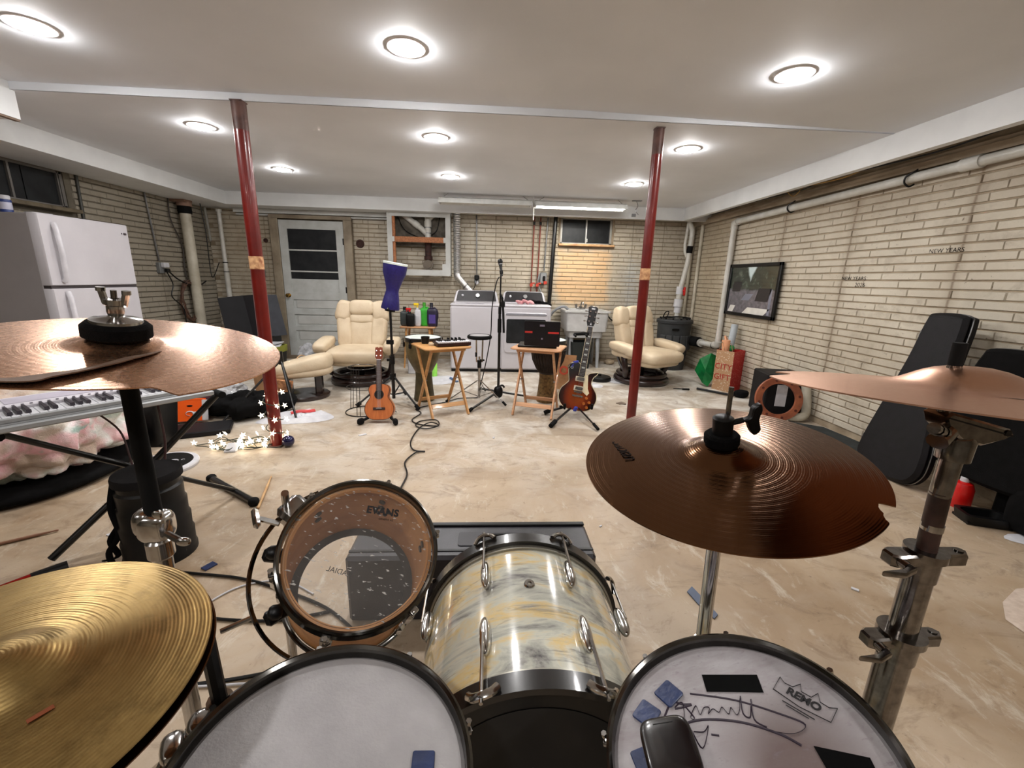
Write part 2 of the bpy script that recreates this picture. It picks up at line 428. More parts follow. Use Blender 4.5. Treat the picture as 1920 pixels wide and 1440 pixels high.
def wall_with_hole(name, mat, axis, pos, s0, s1, z1, hole, out, label):
    m = MB()
    def b(a0, a1, za, zb):
        if a1 <= a0 or zb <= za: return
        c = (a0 + a1) / 2; L = a1 - a0; zc = (za + zb) / 2
        if axis == 'Y': m.box((c, pos + out * .06, zc), (L, .12, zb - za))
        else: m.box((pos + out * .06, c, zc), (.12, L, zb - za))
    if hole:
        h0, h1, za, zb = hole; b(s0, h0, 0, z1); b(h1, s1, 0, z1); b(h0, h1, 0, za); b(h0, h1, zb, z1)
    else: b(s0, s1, 0, z1)
    return struct(name, m, mat, label)
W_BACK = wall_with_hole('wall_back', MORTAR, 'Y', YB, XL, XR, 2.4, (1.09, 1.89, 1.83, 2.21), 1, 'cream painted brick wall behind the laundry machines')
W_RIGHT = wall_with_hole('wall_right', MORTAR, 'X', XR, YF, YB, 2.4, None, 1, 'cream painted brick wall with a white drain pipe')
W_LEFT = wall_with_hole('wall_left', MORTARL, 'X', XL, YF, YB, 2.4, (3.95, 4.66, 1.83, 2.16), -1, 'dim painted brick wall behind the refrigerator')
wall_with_hole('wall_front', BRL, 'Y', YF, XL, XR, 2.4, None, -1, 'basement wall behind the drummer')

# ---- bricks: each one its own raised piece on the wall
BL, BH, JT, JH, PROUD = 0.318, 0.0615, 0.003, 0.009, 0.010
def brick_mb(L, H, j):
    r = random.Random(j); m = MB(); q = lambda a: (r.random() - .5) * a
    x, z, bz = L / 2, H / 2, 0.004
    back = [(-x, 0, -z), (x, 0, -z), (x, 0, z), (-x, 0, z)]
    fr = [(-x + bz + q(.004), PROUD + q(.002), -z + bz + q(.003)), (x - bz + q(.004), PROUD + q(.002), -z + bz + q(.003)),
          (x - bz + q(.004), PROUD + q(.002), z - bz + q(.003)), (-x + bz + q(.004), PROUD + q(.002), z - bz + q(.003))]
    mid = [(0, PROUD + q(.003), -z + bz + q(.002)), (0, PROUD + q(.003), z - bz + q(.002))]
    vs = back + fr + mid
    return m.add(vs, [(4, 8, 9, 7), (8, 5, 6, 9), (0, 1, 5, 8, 4), (1, 2, 6, 5), (2, 3, 7, 9, 6), (3, 0, 4, 7)])
def project(p):
    c = CR.transposed() @ (Vector(p) - Vector((0, 0, CAMZ)))
    return (960 + FPX * c.x / c.z, 720 + FPX * c.y / c.z, c.z) if c.z > 0.05 else None
def lay_bricks(parent, mat, axis, pos, s0, s1, z1, zoff, holes, normal, limit=300):
    if axis == 'Y': B = Matrix(((1, 0, 0), (0, normal, 0), (0, 0, 1))).to_4x4(); P = lambda s, z: Vector((s, pos, z))
    else: B = Matrix(((0, normal, 0), (1, 0, 0), (0, 0, 1))).to_4x4(); P = lambda s, z: Vector((pos, s, z))
    protos = [mesh_of('brick', brick_mb(BL - JT, BH - JH, k), mat, angle=20) for k in range(5)]
    todo = []; row = 0; z = zoff
    while z < z1:
        s = s0 - (BL * .5 if row % 2 else 0) + (0.07 if row % 4 > 1 else 0)
        while s < s1:
            a, b = max(s, s0), min(s + BL, s1); za, zb = z, min(z + BH, z1)
            for h0, h1, hz0, hz1 in holes:
                if zb > hz0 + .01 and za < hz1 - .01:
                    if a >= h0 and b <= h1: b = a
                    elif a < h0 < b: b = h0
                    elif a < h1 < b: a = h1
            if b - a > 0.05 and zb - za > .03: todo.append((a, b, za, zb))
            s += BL
        z += BH; row += 1
    def score(t):
        a, b, za, zb = t; q = [project(P(a, (za + zb) / 2)), project(P(b, (za + zb) / 2))]
        if None in q: return 0
        cx = (q[0][0] + q[1][0]) / 2; cy = (q[0][1] + q[1][1]) / 2
        if not (-10 < cx < 1930 and 0 < cy < 1440): return 0
        return abs(q[0][0] - q[1][0]) * FPX * BH / q[0][2]
    todo.sort(key=score, reverse=True); rest = MB()
    for i, (a, b, za, zb) in enumerate(todo):
        T = Matrix.Translation(P((a + b) / 2, (za + zb) / 2)) @ B @ Matrix.Diagonal(((b - a - JT) / (BL - JT), 1, (zb - za - JH) / (BH - JH), 1))
        if i < limit:
            o = bpy.data.objects.new('brick', protos[i % 5]); COL.objects.link(o); o.parent = parent; o.matrix_local = T
        else:
            bm = brick_mb(BL - JT, BH - JH, i % 11); rest.add(bm.v, bm.f, T)
    if rest.v: part('brickwork', rest, mat, parent, kind='stuff', angle=20)
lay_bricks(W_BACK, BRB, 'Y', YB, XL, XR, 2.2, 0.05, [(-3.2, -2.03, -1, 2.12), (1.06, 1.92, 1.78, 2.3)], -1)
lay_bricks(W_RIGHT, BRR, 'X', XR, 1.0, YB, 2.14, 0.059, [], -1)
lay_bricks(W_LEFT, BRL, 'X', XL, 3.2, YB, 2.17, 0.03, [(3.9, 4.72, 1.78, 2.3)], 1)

# ---- soffits (boxed fascias under the ceiling)
m = MB(); m.box(((XL - 3.56) / 2, (3.15 + YB) / 2, 2.25), (XL * -1 - 3.56, YB - 3.15, .17)); struct('trim_1', m, SOFF, 'long boxed soffit along the left wall')
m = MB(); m.box((-3.525, .275, 2.28), (1.15, 5.75, .22)); struct('trim_2', m, SOFF, 'wider boxed soffit at the upper left')
m = MB(); m.box((-2.95 + -.02, .275, 2.165), (.03, 5.75, .012)); struct('trim_12', m, M_('raw_edge', hexc(128, 108, 92), .8), 'raw edge strip under the wider soffit')
m = MB(); m.box(((-3.56 - .55) / 2, (6.35 + YB) / 2, 2.25), (3.01, .45, .17)); m.box(((-.55 + 2.8) / 2, 6.38, 2.25), (3.35, .06, .17)); m.box((3.0, 6.38, 2.25), (.4, .06, .17))
struct('trim_3', m, SOFF, 'white soffit fascia above the back wall')
m = MB(); m.box((2.83, (YF + 6.35) / 2, 2.255), (.06, 6.35 - YF, .18)); struct('trim_4', m, SOFF, 'white soffit fascia along the right wall')
m = MB(); m.box(((-.55 + XR) / 2, 6.62, 2.36), (3.75, .4, .04)); m.box((3.03, (YF + 6.4) / 2, 2.37), (.34, 9, .04)); struct('trim_5', m, DARKV, 'dark open joist gap above the walls')
m = MB()
for i in range(12): m.box((2.98, YF + 0.6 + i * .75, 2.31), (.24, .045, .1))
for i in range(9): m.box((-.3 + i * .42, 6.62, 2.31), (.045, .36, .08))
struct('trim_6', m, DARKV, 'joist ends inside the open soffit gap')
m = MB(); m.box((3.165, (YF + YB) / 2, 2.16), (.07, YB - YF, .05)); m.box((3.175, (YF + YB) / 2, 2.2), (.05, YB - YF, .03)); struct('trim_7', m, M_('sill_plate', hexc(182, 168, 148), 0.7, 0, hexc(140, 124, 104), 3, stretch=(6, 1, 6)), 'wooden sill plate on top of the right wall')
m = MB(); m.box((1.3, 6.765, 2.215), (3.8, .07, .03)); struct('trim_8', m, CREAMP, 'sill strip on top of the back wall')
m = MB(); m.box((-2.55, 6.73, 2.135), (2.2, .14, .055)); m.box((-2.55, 6.76, 2.09), (2.2, .08, .02)); struct('trim_9', m, WHITE_PAINT, 'white ledge board above the back door')
# loose cables lying in the right soffit gap
for k, (x, z, c, lab) in enumerate([(2.97, 2.235, PVC, 'white cable sagging in the open soffit gap on the right'), (3.04, 2.215, BLACK, 'black cable running through the open soffit gap on the right')]):
    m = MB(); m.tube(crv([(x + .02 * math.sin(i * 1.7 + k), 1.2 + i * .45, z + .012 * math.sin(i * 2.3 + k)) for i in range(12)], 5), .006, 6)
    tag(part('cable', m, c), lab, 'cable')
m = MB(); m.tube(crv([(2.93, 4.9, 2.28), (3.02, 4.6, 2.24), (2.98, 4.2, 2.21), (3.08, 3.8, 2.22), (3.0, 3.3, 2.28)], 6), .005, 6)
m.tube(crv([(3.0, 4.5, 2.24), (3.03, 4.4, 2.16), (3.05, 4.3, 2.24)], 6), .004, 6)
tag(part('wire', m, M_('yellow_wire', hexc(186, 146, 74), 0.5)), 'tan twisted wires hanging from the right soffit gap', 'wire')

# ---- back door
D = Matrix.Translation((-2.605, 6.735, 0))
door = thing('door_1', 'white back door with three dark panes and brass knob', 'door', M=D, kind='structure'); del door['category']
DW, DH = .92, 2.03
m = MB(); T = .045
m.box((-DW / 2 + .055, 0, DH / 2), (.11, T, DH)); m.box((DW / 2 - .055, 0, DH / 2), (.11, T, DH))
m.box((0, 0, DH - .06), (DW - .22, T, .12)); m.box((0, 0, .95), (DW - .22, T, .11)); m.box((0, 0, .13), (DW - .22, T, .26))
m.box((0, 0, .71), (DW - .22, T, .075)); m.box((0, 0, .465), (DW - .22, T, .075))
m.box((0, .006, .6), (DW - .2, .02, 1.2)); part('door_slab', m, M_('door_paint', hexc(186, 189, 187), .5, 0, hexc(168, 169, 165), 5), door)
for zc in (.83, .588, .345): m = MB(); m.box((0, -.005, zc), (.62, .012, .13), bev=.006); part('door_panel', m, WHITE_PAINT, door)
for i in range(3): m = MB(); m.box((0, .004, 1.16 + i * .307), (.70, .008, .296)); part('pane', m, GLASSD, door)
for z in (1.31, 1.615): m = MB(); m.box((0, -.004, z), (.70, .03, .02)); part('glazing_bar', m, WHITE_PAINT, door)
m = MB(); m.lathe([(0, .0), (.03, 0), (.03, .006), (.012, .01), (.012, .03), (.026, .045), (.03, .06), (.02, .075), (0, .078)], 16, Matrix.Translation((-.40, -.022, .955)) @ Matrix.Rotation(rad(90), 4, 'X')); part('door_knob', m, BRASS, door)
for z in (.2, 1.05, 1.75): m = MB(); m.box((.455, -.02, z), (.022, .014, .09)); part('hinge', m, BLACKM, door)
m = MB()
for sx in (-1, 1): m.box((sx * .525, -.01, 1.03), (.12, .06, 2.06), bev=.006); m.box((sx * .475, .01, 1.03), (.02, .06, 2.06))
m.box((0, -.01, 2.075), (1.17, .06, .05)); part('door_frame', m, M_('jamb_paint', hexc(150, 138, 118), .6, 0, hexc(112, 98, 80), 4), door)
m = MB(); m.box((0, -.06, .02), (1.0, .12, .04)); part('threshold', m, M_('threshold', hexc(120, 104, 86), .7), door)

# ---- back window
wn = thing('window_1', 'dark sliding basement window above the orange stained bricks', 'window', (1.49, 6.84, 2.02), kind='structure'); del wn['category']
m = MB()
for sx in (-1, 1): m.box((sx * .385, 0, 0), (.03, .05, .38))
m.box((0, 0, .18), (.8, .05, .02)); m.box((0, 0, -.18), (.8, .05, .025)); part('window_frame', m, M_('alu_frame', hexc(176, 174, 168), .4, .3), wn)
m = MB(); m.box((.0, -.02, 0), (.02, .03, .36)); part('mullion', m, M_('alu_bar', hexc(196, 196, 192), .35, .4), wn)
for sx in (-1, 1): m = MB(); m.box((sx * .19, .006 * sx, 0), (.36, .006, .34)); part('pane', m, GLASSD, wn)
m = MB(); m.box((.012, -.04, -.13), (.026, .02, .05), bev=.004); part('latch', m, WHITE_PAINT, wn)
m = MB(); m.box((0, -.06, -.205), (.86, .16, .03), bev=.004); part('window_sill', m, M_('stained_sill', hexc(216, 178, 132), .6, 0, hexc(180, 130, 84), 8), wn)
m = MB(); m.box((1.49, 6.93, 2.02), (.9, .02, .5)); struct('trim_10', m, DARKV, 'night darkness board behind the back window well')
# ---- left window
wl = thing('window_2', 'dark basement window above the refrigerator', 'window', (-4.13, 4.3, 2.0), kind='structure'); del wl['category']
m = MB()
for sy in (-1, 1): m.box((0, sy * .34, 0), (.05, .03, .34)); m.box((.01, sy * .31, 0), (.03, .012, .34))
m.box((0, 0, -.16), (.05, .7, .025)); m.box((0, 0, .15), (.05, .7, .02)); m.box((.01, -.12, 0), (.025, .018, .32)); part('window_frame', m, M_('dull_frame', hexc(120, 116, 112), .45, .3), wl)
for sy in (-1, 1): m = MB(); m.box((0, sy * .17 , 0), (.006, .33, .31)); part('pane', m, GLASSD, wl)
m = MB(); m.box((.05, 0, -.19), (.16, .78, .035), bev=.004); part('window_sill', m, M_('dirty_sill', hexc(110, 98, 78), .8, 0, hexc(80, 70, 54), 10), wl)
m = MB(); m.box((-4.215, 4.3, 2.0), (.02, .8, .5)); struct('trim_11', m, DARKV, 'night darkness board behind the left window')

# ---- recessed ceiling lamps
LAMPM = M_emit('lamp_glow', (1.0, .98, .965, 1), LAMP)
RING = M_('lamp_trim', hexc(238, 232, 230), .4)
lamp_rows = [('nearest row', 2.45), ('middle row', 3.66), ('far row', 4.95), ('unseen fill row added behind the drummer', -.60)]  # last row is out of view, added to brighten the foreground
for (rn, y) in lamp_rows:
    for (cn, x) in (('left', -2.16), ('centre', -.42), ('right', 1.58)):
        zc = zn(x) if y < 3.12 else ZC
        t = thing('recessed_lamp', 'round recessed ceiling lamp, %s of the %s%s' % (cn, rn, ' across the room' if y > 0 else ''), 'ceiling lamp', (x, y, zc), group='round recessed ceiling lamps')
        m = MB(); m.lathe([(.0615, -.004), (.066, -.007), (.092, -.005), (.096, 0), (.0615, 0)], 36, closed=True); part('trim_ring', m, RING, t)
        m = MB(); m.lathe([(.061, -.004), (.060, -.012), (.050, -.018), (.03, -.021), (0, -.022)], 36); part('diffuser', m, LAMPM, t)

# ---- fluorescent fixtures
TUBEM = M_emit('tube_glow', (1.0, .97, .90, 1), TUBE)
def fixture(x0, x1, lit, label):
    cx = (x0 + x1) / 2; L = x1 - x0
    t = thing('tube_light_fixture', label, 'ceiling light', (cx, 5.9, 2.235), group='hanging tube light fixtures')
    out = [(-.055, .03), (-.05, .03), (0, .05), (.05, .03), (.055, .03), (.10, -.03), (.095, -.032), (.045, .022), (-.045, .022), (-.095, -.032), (-.10, -.03)]
    m = MB(); m.prism(out, -L / 2, L / 2, Matrix(((0, 0, 1), (1, 0, 0), (0, 1, 0))).to_4x4()); part('reflector', m, M_('fixture_white', hexc(214, 214, 210), .4), t)
    for sy in (-.04, .04):
        m = MB(); m.cyl((-L / 2 + .03, sy, -.005), (L / 2 - .03, sy, -.005), .016, n=12); part('tube', m, TUBEM if lit else M_('unlit_tube', hexc(216, 214, 206), .3), t)
    for sx in (-1, 1):
        m = MB(); m.cyl((sx * (L / 2 - .05), 0, .045), (sx * (L / 2 - .12), .0, .095), .003, n=6); part('chain', m, STEEL, t)
        m = MB(); m.box((sx * (L / 2 - .012), 0, 0), (.02, .15, .05)); part('end_cap', m, WHITE_PAINT, t)
    return t
fixture(-.65, .55, False, 'unlit white tube light fixture above the washer')
f2 = fixture(.59, 1.80, True, 'lit white tube light fixture beside the red post')
m = MB(); m.cyl((.57, 5.88, 2.29), (.575, 5.88, 2.04), .008, n=8); m.cyl((.57, 5.88, 2.33), (.57, 5.88, 2.28), .004, n=6); tag(part('pull_cord', m, PVC), 'white pull stick hanging between the two tube fixtures', 'pull cord')
m = MB(); m.tube(crv([(1.93, 5.9, 2.33), (1.95, 5.88, 2.26), (1.92, 5.86, 2.20), (1.96, 5.86, 2.15)], 6), .004, 6); m.box((1.9, 5.86, 2.14), (.05, .02, .035)); m.box((1.94, 5.9, 2.325), (.12, .05, .01))
tag(part('light_cord', m, STEEL), 'grey cord and plug hanging from the ceiling right of the lit tube fixture', 'cord')

# ================================================================ RED POSTS
def post(x, y, r, ztop, label, prim):
    t = thing('steel_post', label, 'post', (x, y, 0), group='red steel posts')
    m = MB(); m.cyl((0, 0, .008), (0, 0, ztop - .17), r, n=28, cap=False); part('pipe', m, REDPT, t)
    m = MB(); m.cyl((0, 0, ztop - .17), (0, 0, ztop - .008), r, n=28, cap=False); part('bare_top', m, PRIMER, t)
    m = MB(); m.lathe([(r + .0008, 1.30), (r + .0012, 1.30), (r + .0012, 1.385), (r + .0008, 1.385)], 28); part('peeled_label', m, TAPE, t)
    m = MB(); m.box((0, 0, ztop - .003), (r * 1.7, r * 1.7, .006)); m.box((0, 0, .004), (r * 2.6, r * 2.6, .008)); part('plate', m, PRIMER, t)
    return t
post(-1.60, 3.13, .044, 2.33, 'red steel post wrapped in star string lights', 1)
post(1.178, 3.24, .037, 2.33, 'bare red steel post right of the centre', 0)
# ================================================================ BACK WALL FITTINGS
def pipe(name, label, cat, pts, r, mat, k=1, n=12, group=None):
    m = MB(); m.tube(crv(pts, k) if k > 1 else pts, r, n); return tag(part(name, m, mat), label, cat, group)
# wooden box around pipes
bx = thing('pipe_access_box', 'white framed wooden box on the back wall with drain pipes inside', 'wall box', (-1.01, 6.6, 1.30))
W, Hh, Dp = .90, .88, .20
m = MB()
for sx in (-1, 1): m.box((sx * (W / 2 - .035), -.085, Hh / 2), (.07, .02, Hh))
m.box((0, -.085, .04), (W - .14, .02, .08)); m.box((0, -.085, Hh - .035), (W - .14, .02, .07)); m.box((.355, -.085, .125), (.05, .018, .09)); m.box((-.36, -.085, .11), (.04, .018, .06))
part('face_frame', m, WHITE_PAINT, bx)
m = MB()
for sx in (-1, 1): m.box((sx * (W / 2 - .01), .01, Hh / 2), (.02, .18, Hh))
m.box((0, .01, .01), (W, .18, .02)); part('side_boards', m, WHITE_PAINT, bx)
m = MB(); m.box((-.365, -.05, Hh / 2), (.04, .05, Hh - .1)); part('stud', m, STUD, bx)
m = MB(); m.box((0, -.075, .50), (.78, .04, .075), bev=.003); part('cross_board', m, STUD, bx)
m = MB(); m.box((.37, -.097, .5), (.04, .004, .07)); m.box((-.37, -.097, .5), (.04, .004, .07)); part('paint_patch', m, WHITE_PAINT, bx)
wye = thing('drain_wye', 'white plastic drain pipe wye inside the wooden wall box', 'pipe', (-.90, 6.66, 1.83))
m = MB(); m.cyl((0, 0, -.02), (0, 0, .34), .045, n=16); m.cyl((0, 0, .16), (0, 0, .24), .052, n=16); m.tube([(0, 0, .05), (-.1, 0, .14), (-.36, .02, .33)], .04, 14); m.cyl((-.13, 0, .165), (-.2, 0, .215), .048, n=14); m.tube([(0, 0, .25), (.05, 0, .3), (.10, 0, .34)], .035, 12)
part('plastic_pipe', m, PVC, wye)
m = MB(); m.cyl((0, 0, .07), (0, 0, .08), .049, n=16); m.cyl((0, 0, .15), (0, 0, .158), .049, n=16); part('clamp_band', m, STEEL, wye)
m = MB(); m.cyl((0, 0, -.02), (0, 0, -.36), .05, .046, n=16); m.cyl((0, 0, -.25), (.0, 0, -.30), .062, n=16); part('iron_pipe', m, M_('rusty_iron', hexc(70, 40, 34), .8, .2, hexc(40, 26, 24), 20, .3), wye)
m = MB(); m.cyl((0, -.02, -.38), (0, -.07, -.38), .075, n=20); m.cyl((0, -.07, -.38), (0, -.085, -.38), .045, n=18); part('cleanout_cap', m, M_('cap_grey', hexc(110, 100, 88), .6, .3), wye)
m = MB(); m.tube(crv([(-.45, .03, .33), (-.35, .02, .12), (-.15, .02, .02), (-.02, -.03, 0)], 8), .007, 6); m.tube(crv([(.03, 0, .04), (.13, 0, .12), (.18, 0, .33)], 8), .007, 6); part('wire', m, BLACK, wye)
m = MB(); m.box((0, .12, .69), (.84, .02, .34)); m.box((0, .09, .44), (.84, .05, .05)); part('joist_backing', m, M_('dusty_backing', hexc(110, 104, 94), .9, 0, hexc(70, 64, 56), 8), bx)
# foil duct
dc = thing('dryer_duct', 'shiny foil vent duct bending down behind the washer', 'duct', (-.47, 6.58, 0))
prof = []; z = 2.2; i = 0
while z > 1.33: prof.append((.056 if i % 2 else .047, z)); z -= .016; i += 1
m = MB(); m.lathe(prof, 20); part('flexible_duct', m, GALV, dc)
m = MB(); m.tube([(0, 0, 1.345), (.005, 0, 1.30), (.045, 0, 1.25), (.22, -.02, 1.06)], [.052, .054, .054, .052], 20); part('elbow', m, GALV, dc)
m = MB(); m.cyl((.12, -.012, 1.165), (.13, -.012, 1.155), .056, n=20); part('band', m, STEEL, dc)
# conduit + outlet behind washer
t = thing('wall_outlet', 'black plug in an outlet below a metal conduit behind the washer', 'outlet', (-.18, 6.76, 0))
m = MB(); m.cyl((0, .01, 1.33), (-.01, .01, 2.2), .009, n=8); part('conduit', m, STEEL, t)
m = MB(); m.box((0, 0, 1.27), (.075, .045, .12), bev=.006); part('box', m, M_('grey_box', hexc(120, 122, 122), .5, .3), t)
m = MB(); m.box((0, -.045, 1.29), (.07, .05, .07), bev=.012); part('plug', m, BLACK, t)
m = MB(); m.cyl((.0, -.03, 1.215), (.0, -.05, 1.215), .026, n=14); part('timer_dial', m, PAPER, t)
m = MB(); m.tube(crv([(0, -.05, 1.26), (-.02, -.05, 1.18), (-.05, -.02, 1.1), (-.05, 0, .95)], 5), .006, 6); part('cord', m, BLACK, t)
t = thing('wall_outlet', 'grey outlet box on a conduit left of the back door', 'outlet', (-3.40, 6.76, 0))
m = MB(); m.cyl((0, .01, 1.33), (-.02, .01, 2.1), .009, n=8); part('conduit', m, STEEL, t)
m = MB(); m.box((0, 0, 1.27), (.10, .045, .12), bev=.006); part('box', m, M_('grey_box', hexc(90, 92, 92), .5, .3), t)
m = MB(); m.cyl((.0, -.02, 1.285), (0, -.03, 1.285), .014, n=10); m.cyl((.0, -.02, 1.245), (0, -.03, 1.245), .014, n=10); part('socket', m, BLACK, t)
# supply pipes
for i, (x, lab) in enumerate([(.66, 'red-brown water pipe with valve, left of the pair behind the dryer'), (.755, 'red-brown water pipe with valve, right of the pair behind the dryer')]):
    t = thing('water_pipe', lab, 'pipe', (x, 6.75, 0), group='water supply pipes')
    m = MB(); m.cyl((0, 0, 1.05), (.02, 0, 2.2), .0105, n=10); part('pipe', m, M_('red_pipe', hexc(140, 62, 44), .45, .3, hexc(104, 44, 34), 10), t)
    m = MB(); m.box((0, -.02, 1.20), (.03, .05, .06), bev=.008); m.cyl((0, -.04, 1.20), (0, -.07, 1.2), .024, n=10); m.box((.03, -.05, 1.23), (.05, .015, .02)); part('valve', m, M_('red_valve', hexc(196, 62, 40), .5), t)
    m = MB(); m.cyl((.018, 0, 2.08), (.019, 0, 2.13), .017, n=10); part('coupling', m, BLACK, t)
t = thing('hose_box', 'grey valve box with red handle between the water pipes and black pipe', 'valve', (.875, 6.75, 0))
m = MB(); m.cyl((-.02, 0, 1.42), (.01, 0, 2.2), .012, n=10); part('pipe', m, STEEL, t)
m = MB(); m.box((-.03, -.01, 1.31), (.11, .07, .17), bev=.014); m.tube(crv([(-.09, -.03, 1.36), (-.11, -.03, 1.24), (-.06, -.03, 1.1)], 5), .013, 8); part('housing', m, M_('grey_fit', hexc(150, 152, 152), .45, .4), t)
m = MB(); m.box((0.0, -.06, 1.24), (.055, .03, .05), bev=.008); part('red_handle', m, M_('red_valve', hexc(196, 62, 40), .5), t)
m = MB(); m.box((-.02, -.05, 1.3), (.04, .03, .08), bev=.01); part('black_cap', m, BLACK, t)
pipe('black_drain_pipe', 'glossy black vertical drain pipe behind the dryer', 'pipe', [(.945, 6.73, .6), (.975, 6.73, 1.5), (1.0, 6.73, 2.24)], .03, BLACKM, n=16)
for x in (2.16, 2.78): pass
# round rusty wall holes
for x, z, r, lab in [(-1.93, 1.735, .055, 'rusty round pipe stub in the wall right of the door'), (-3.30, 1.74, .028, 'small dark round plug high on the wall left of the door'), (-3.29, .5, .04, 'dark round stain plug low on the wall left of the door')]:
    m = MB(); m.lathe([(r * 1.15, 0), (r, .02), (r * .7, .02), (r * .62, .008), (0, .008)], 14, Matrix.Translation((x, 6.79, z)) @ Matrix.Rotation(rad(90), 4, 'X'))
    tag(part('wall_plug', m, M_('rust_hole', hexc(74, 42, 34), .85, 0, hexc(40, 26, 22), 60)), lab, 'plug')

# ================================================================ LAUNDRY
def console(t, w, y, z0, base):
    M = Matrix.Translation((0, y, z0)) @ Matrix.Rotation(rad(-22), 4, 'X')
    sh = lambda w0, w1, h, c=.03: [(-w0 / 2, 0), (w0 / 2, 0), (w1 / 2, h - c), (w1 / 2 - c, h), (-w1 / 2 + c, h), (-w1 / 2, h - c)]
    R = M @ Matrix(((1, 0, 0), (0, 0, -1), (0, 1, 0))).to_4x4()
    m = MB(); m.prism(sh(w, w - .06, .19), -.10, .0, R, bev=.01); part('console', m, APPL, t)
    m = MB(); m.prism(sh(w - .07, w - .12, .155, .02), .001, .004, R @ Matrix.Translation((0, .022, 0))); part('control_panel', m, M_('dark_panel', hexc(40, 37, 40), .4, 0, hexc(30, 27, 30), 6, spec=.3), t)
    for (x, r, mt) in ((0.02, .035, 'knob'), (-.2, .018, 'button')):
        m = MB(); m.cyl((x, .1, .004), (x, .1, .03), r, r * .85, n=20); m.M = None
        o = part(mt, m, STEEL if mt == 'knob' else PAPER, t, M=R)
washer = thing('washing_machine', 'white top-loading washing machine with grey control panel and no front door', 'washer', (-.175, 6.18, 0))
m = MB(); m.box((0, 0, .475), (.68, .66, .87), bev=.02); part('cabinet', m, APPL, washer)
m = MB(); m.box((0, -.03, .925), (.685, .6, .035), bev=.016); part('top_deck', m, APPL, washer)
m = MB(); m.box((0, -.06, .948), (.56, .44, .014), bev=.006); m.box((0, -.275, .952), (.24, .02, .01), bev=.003); part('lid', m, APPL, washer)
console(washer, .66, .16, .935, 0)
m = MB(); m.box((0, .0, .02), (.66, .62, .04)); part('base', m, BLACK, washer)
dryer = thing('dryer', 'white front-loading dryer with wide dark window door', 'dryer', (.525, 6.18, 0))
m = MB(); m.box((0, 0, .475), (.69, .66, .87), bev=.02); part('cabinet', m, APPL, dryer)
m = MB(); m.box((0, -.03, .925), (.69, .6, .035), bev=.016); part('top_deck', m, APPL, dryer)
console(dryer, .66, .16, .935, 0)
rr = lambda w, h, r, n=5: [(sx * (w / 2 - r) + r * math.cos(a), sy * (h / 2 - r) + r * math.sin(a)) for (sx, sy, a0) in ((1, 1, 0), (-1, 1, 90), (-1, -1, 180), (1, -1, 270)) for a in [rad(a0 + 90 * i / n) for i in range(n + 1)]]
F = Matrix(((1, 0, 0), (0, 0, -1), (0, 1, 0))).to_4x4()
m = MB(); m.prism(rr(.60, .56, .05), 0, .022, Matrix.Translation((.0, -.325, .56)) @ F, bev=.008); dd = part('door', m, APPL, dryer)
m = MB(); m.prism(rr(.54, .33, .02), .021, .026, Matrix.Translation((0, -.325, .585)) @ F); part('door_window', m, GLASSD, dd)
m = MB(); m.prism(rr(.56, .03, .012), .018, .03, Matrix.Translation((0, -.325, .815)) @ F, bev=.004); part('door_handle', m, M_('handle_grey', hexc(150, 150, 158), .35, .3), dd)
m = MB(); m.box((0, 0, .02), (.66, .62, .04)); part('base', m, BLACK, dryer)
m = MB()
for i in range(7): m.se((.42 + i * .03 + random.random() * .02, 6.05 + random.random() * .06, .965 + random.random() * .018), (.05, .04, .018), .8, .9, (random.random(), random.random() * .5, random.random() * 3))
tag(part('cloth', m, M_('pink_cloth', hexc(224, 170, 172), .9, 0, hexc(200, 130, 134), 30, .5, 200)), 'crumpled pink cloth on top of the dryer', 'cloth')
m = MB()
for i in range(5): m.se((.66 + i * .05, 6.15 + random.random() * .06, .975 - i * .008), (.055, .05, .02), .8, .9, (random.random() * .4, .2, random.random() * 3))
tag(part('cloth', m, FABB), 'crumpled black cloth at the back edge of the dryer top', 'cloth')

# ---- utility sink
sk = thing('utility_sink', 'white plastic laundry sink on four legs beside the dryer', 'sink', (1.455, 6.45, 0))
def ring_box(m, w0, d0, z0, w1, d1, z1, r=.04):
    a = rr(w0, d0, r); b = rr(w1, d1, r); n = len(a)
    m.add([(p[0], p[1], z0) for p in a] + [(p[0], p[1], z1) for p in b], [(i, (i + 1) % n, n + (i + 1) % n, n + i) for i in range(n)])
m = MB(); ring_box(m, .50, .44, .46, .52, .46, .55); ring_box(m, .52, .46, .55, .60, .54, .56); ring_box(m, .60, .54, .56, .63, .56, .835)
ring_box(m, .63, .56, .835, .68, .60, .835, .03); ring_box(m, .68, .60, .835, .68, .60, .86, .03); ring_box(m, .68, .6, .86, .58, .48, .86, .03); ring_box(m, .58, .48, .86, .52, .42, .55); ring_box(m, .52, .42, .55, .02, .02, .54, .008)
part('basin', m, M_('sink_plastic', hexc(196, 196, 195), .4), sk)
for sx in (-1, 1):
    for sy in (-1, 1):
        m = MB(); m.cyl((sx * .20, sy * .16, .47), (sx * .215, sy * .18, 0), .033, .022, n=8); part('leg', m, M_('leg_grey', hexc(178, 182, 186), .45), sk)
m = MB(); m.cyl((0, .25, .86), (0, .25, .90), .025, n=12); m.tube(crv([(0, .25, .9), (0, .2, .96), (0, .1, .97), (0, .07, .93)], 5), .012, 8); m.cyl((-.07, .25, .87), (.07, .25, .87), .018, n=10)
for sx in (-1, 1): m.cyl((sx * .07, .25, .87), (sx * .08, .24, .93), .018, .024, n=10)
part('faucet', m, CHROME, sk)
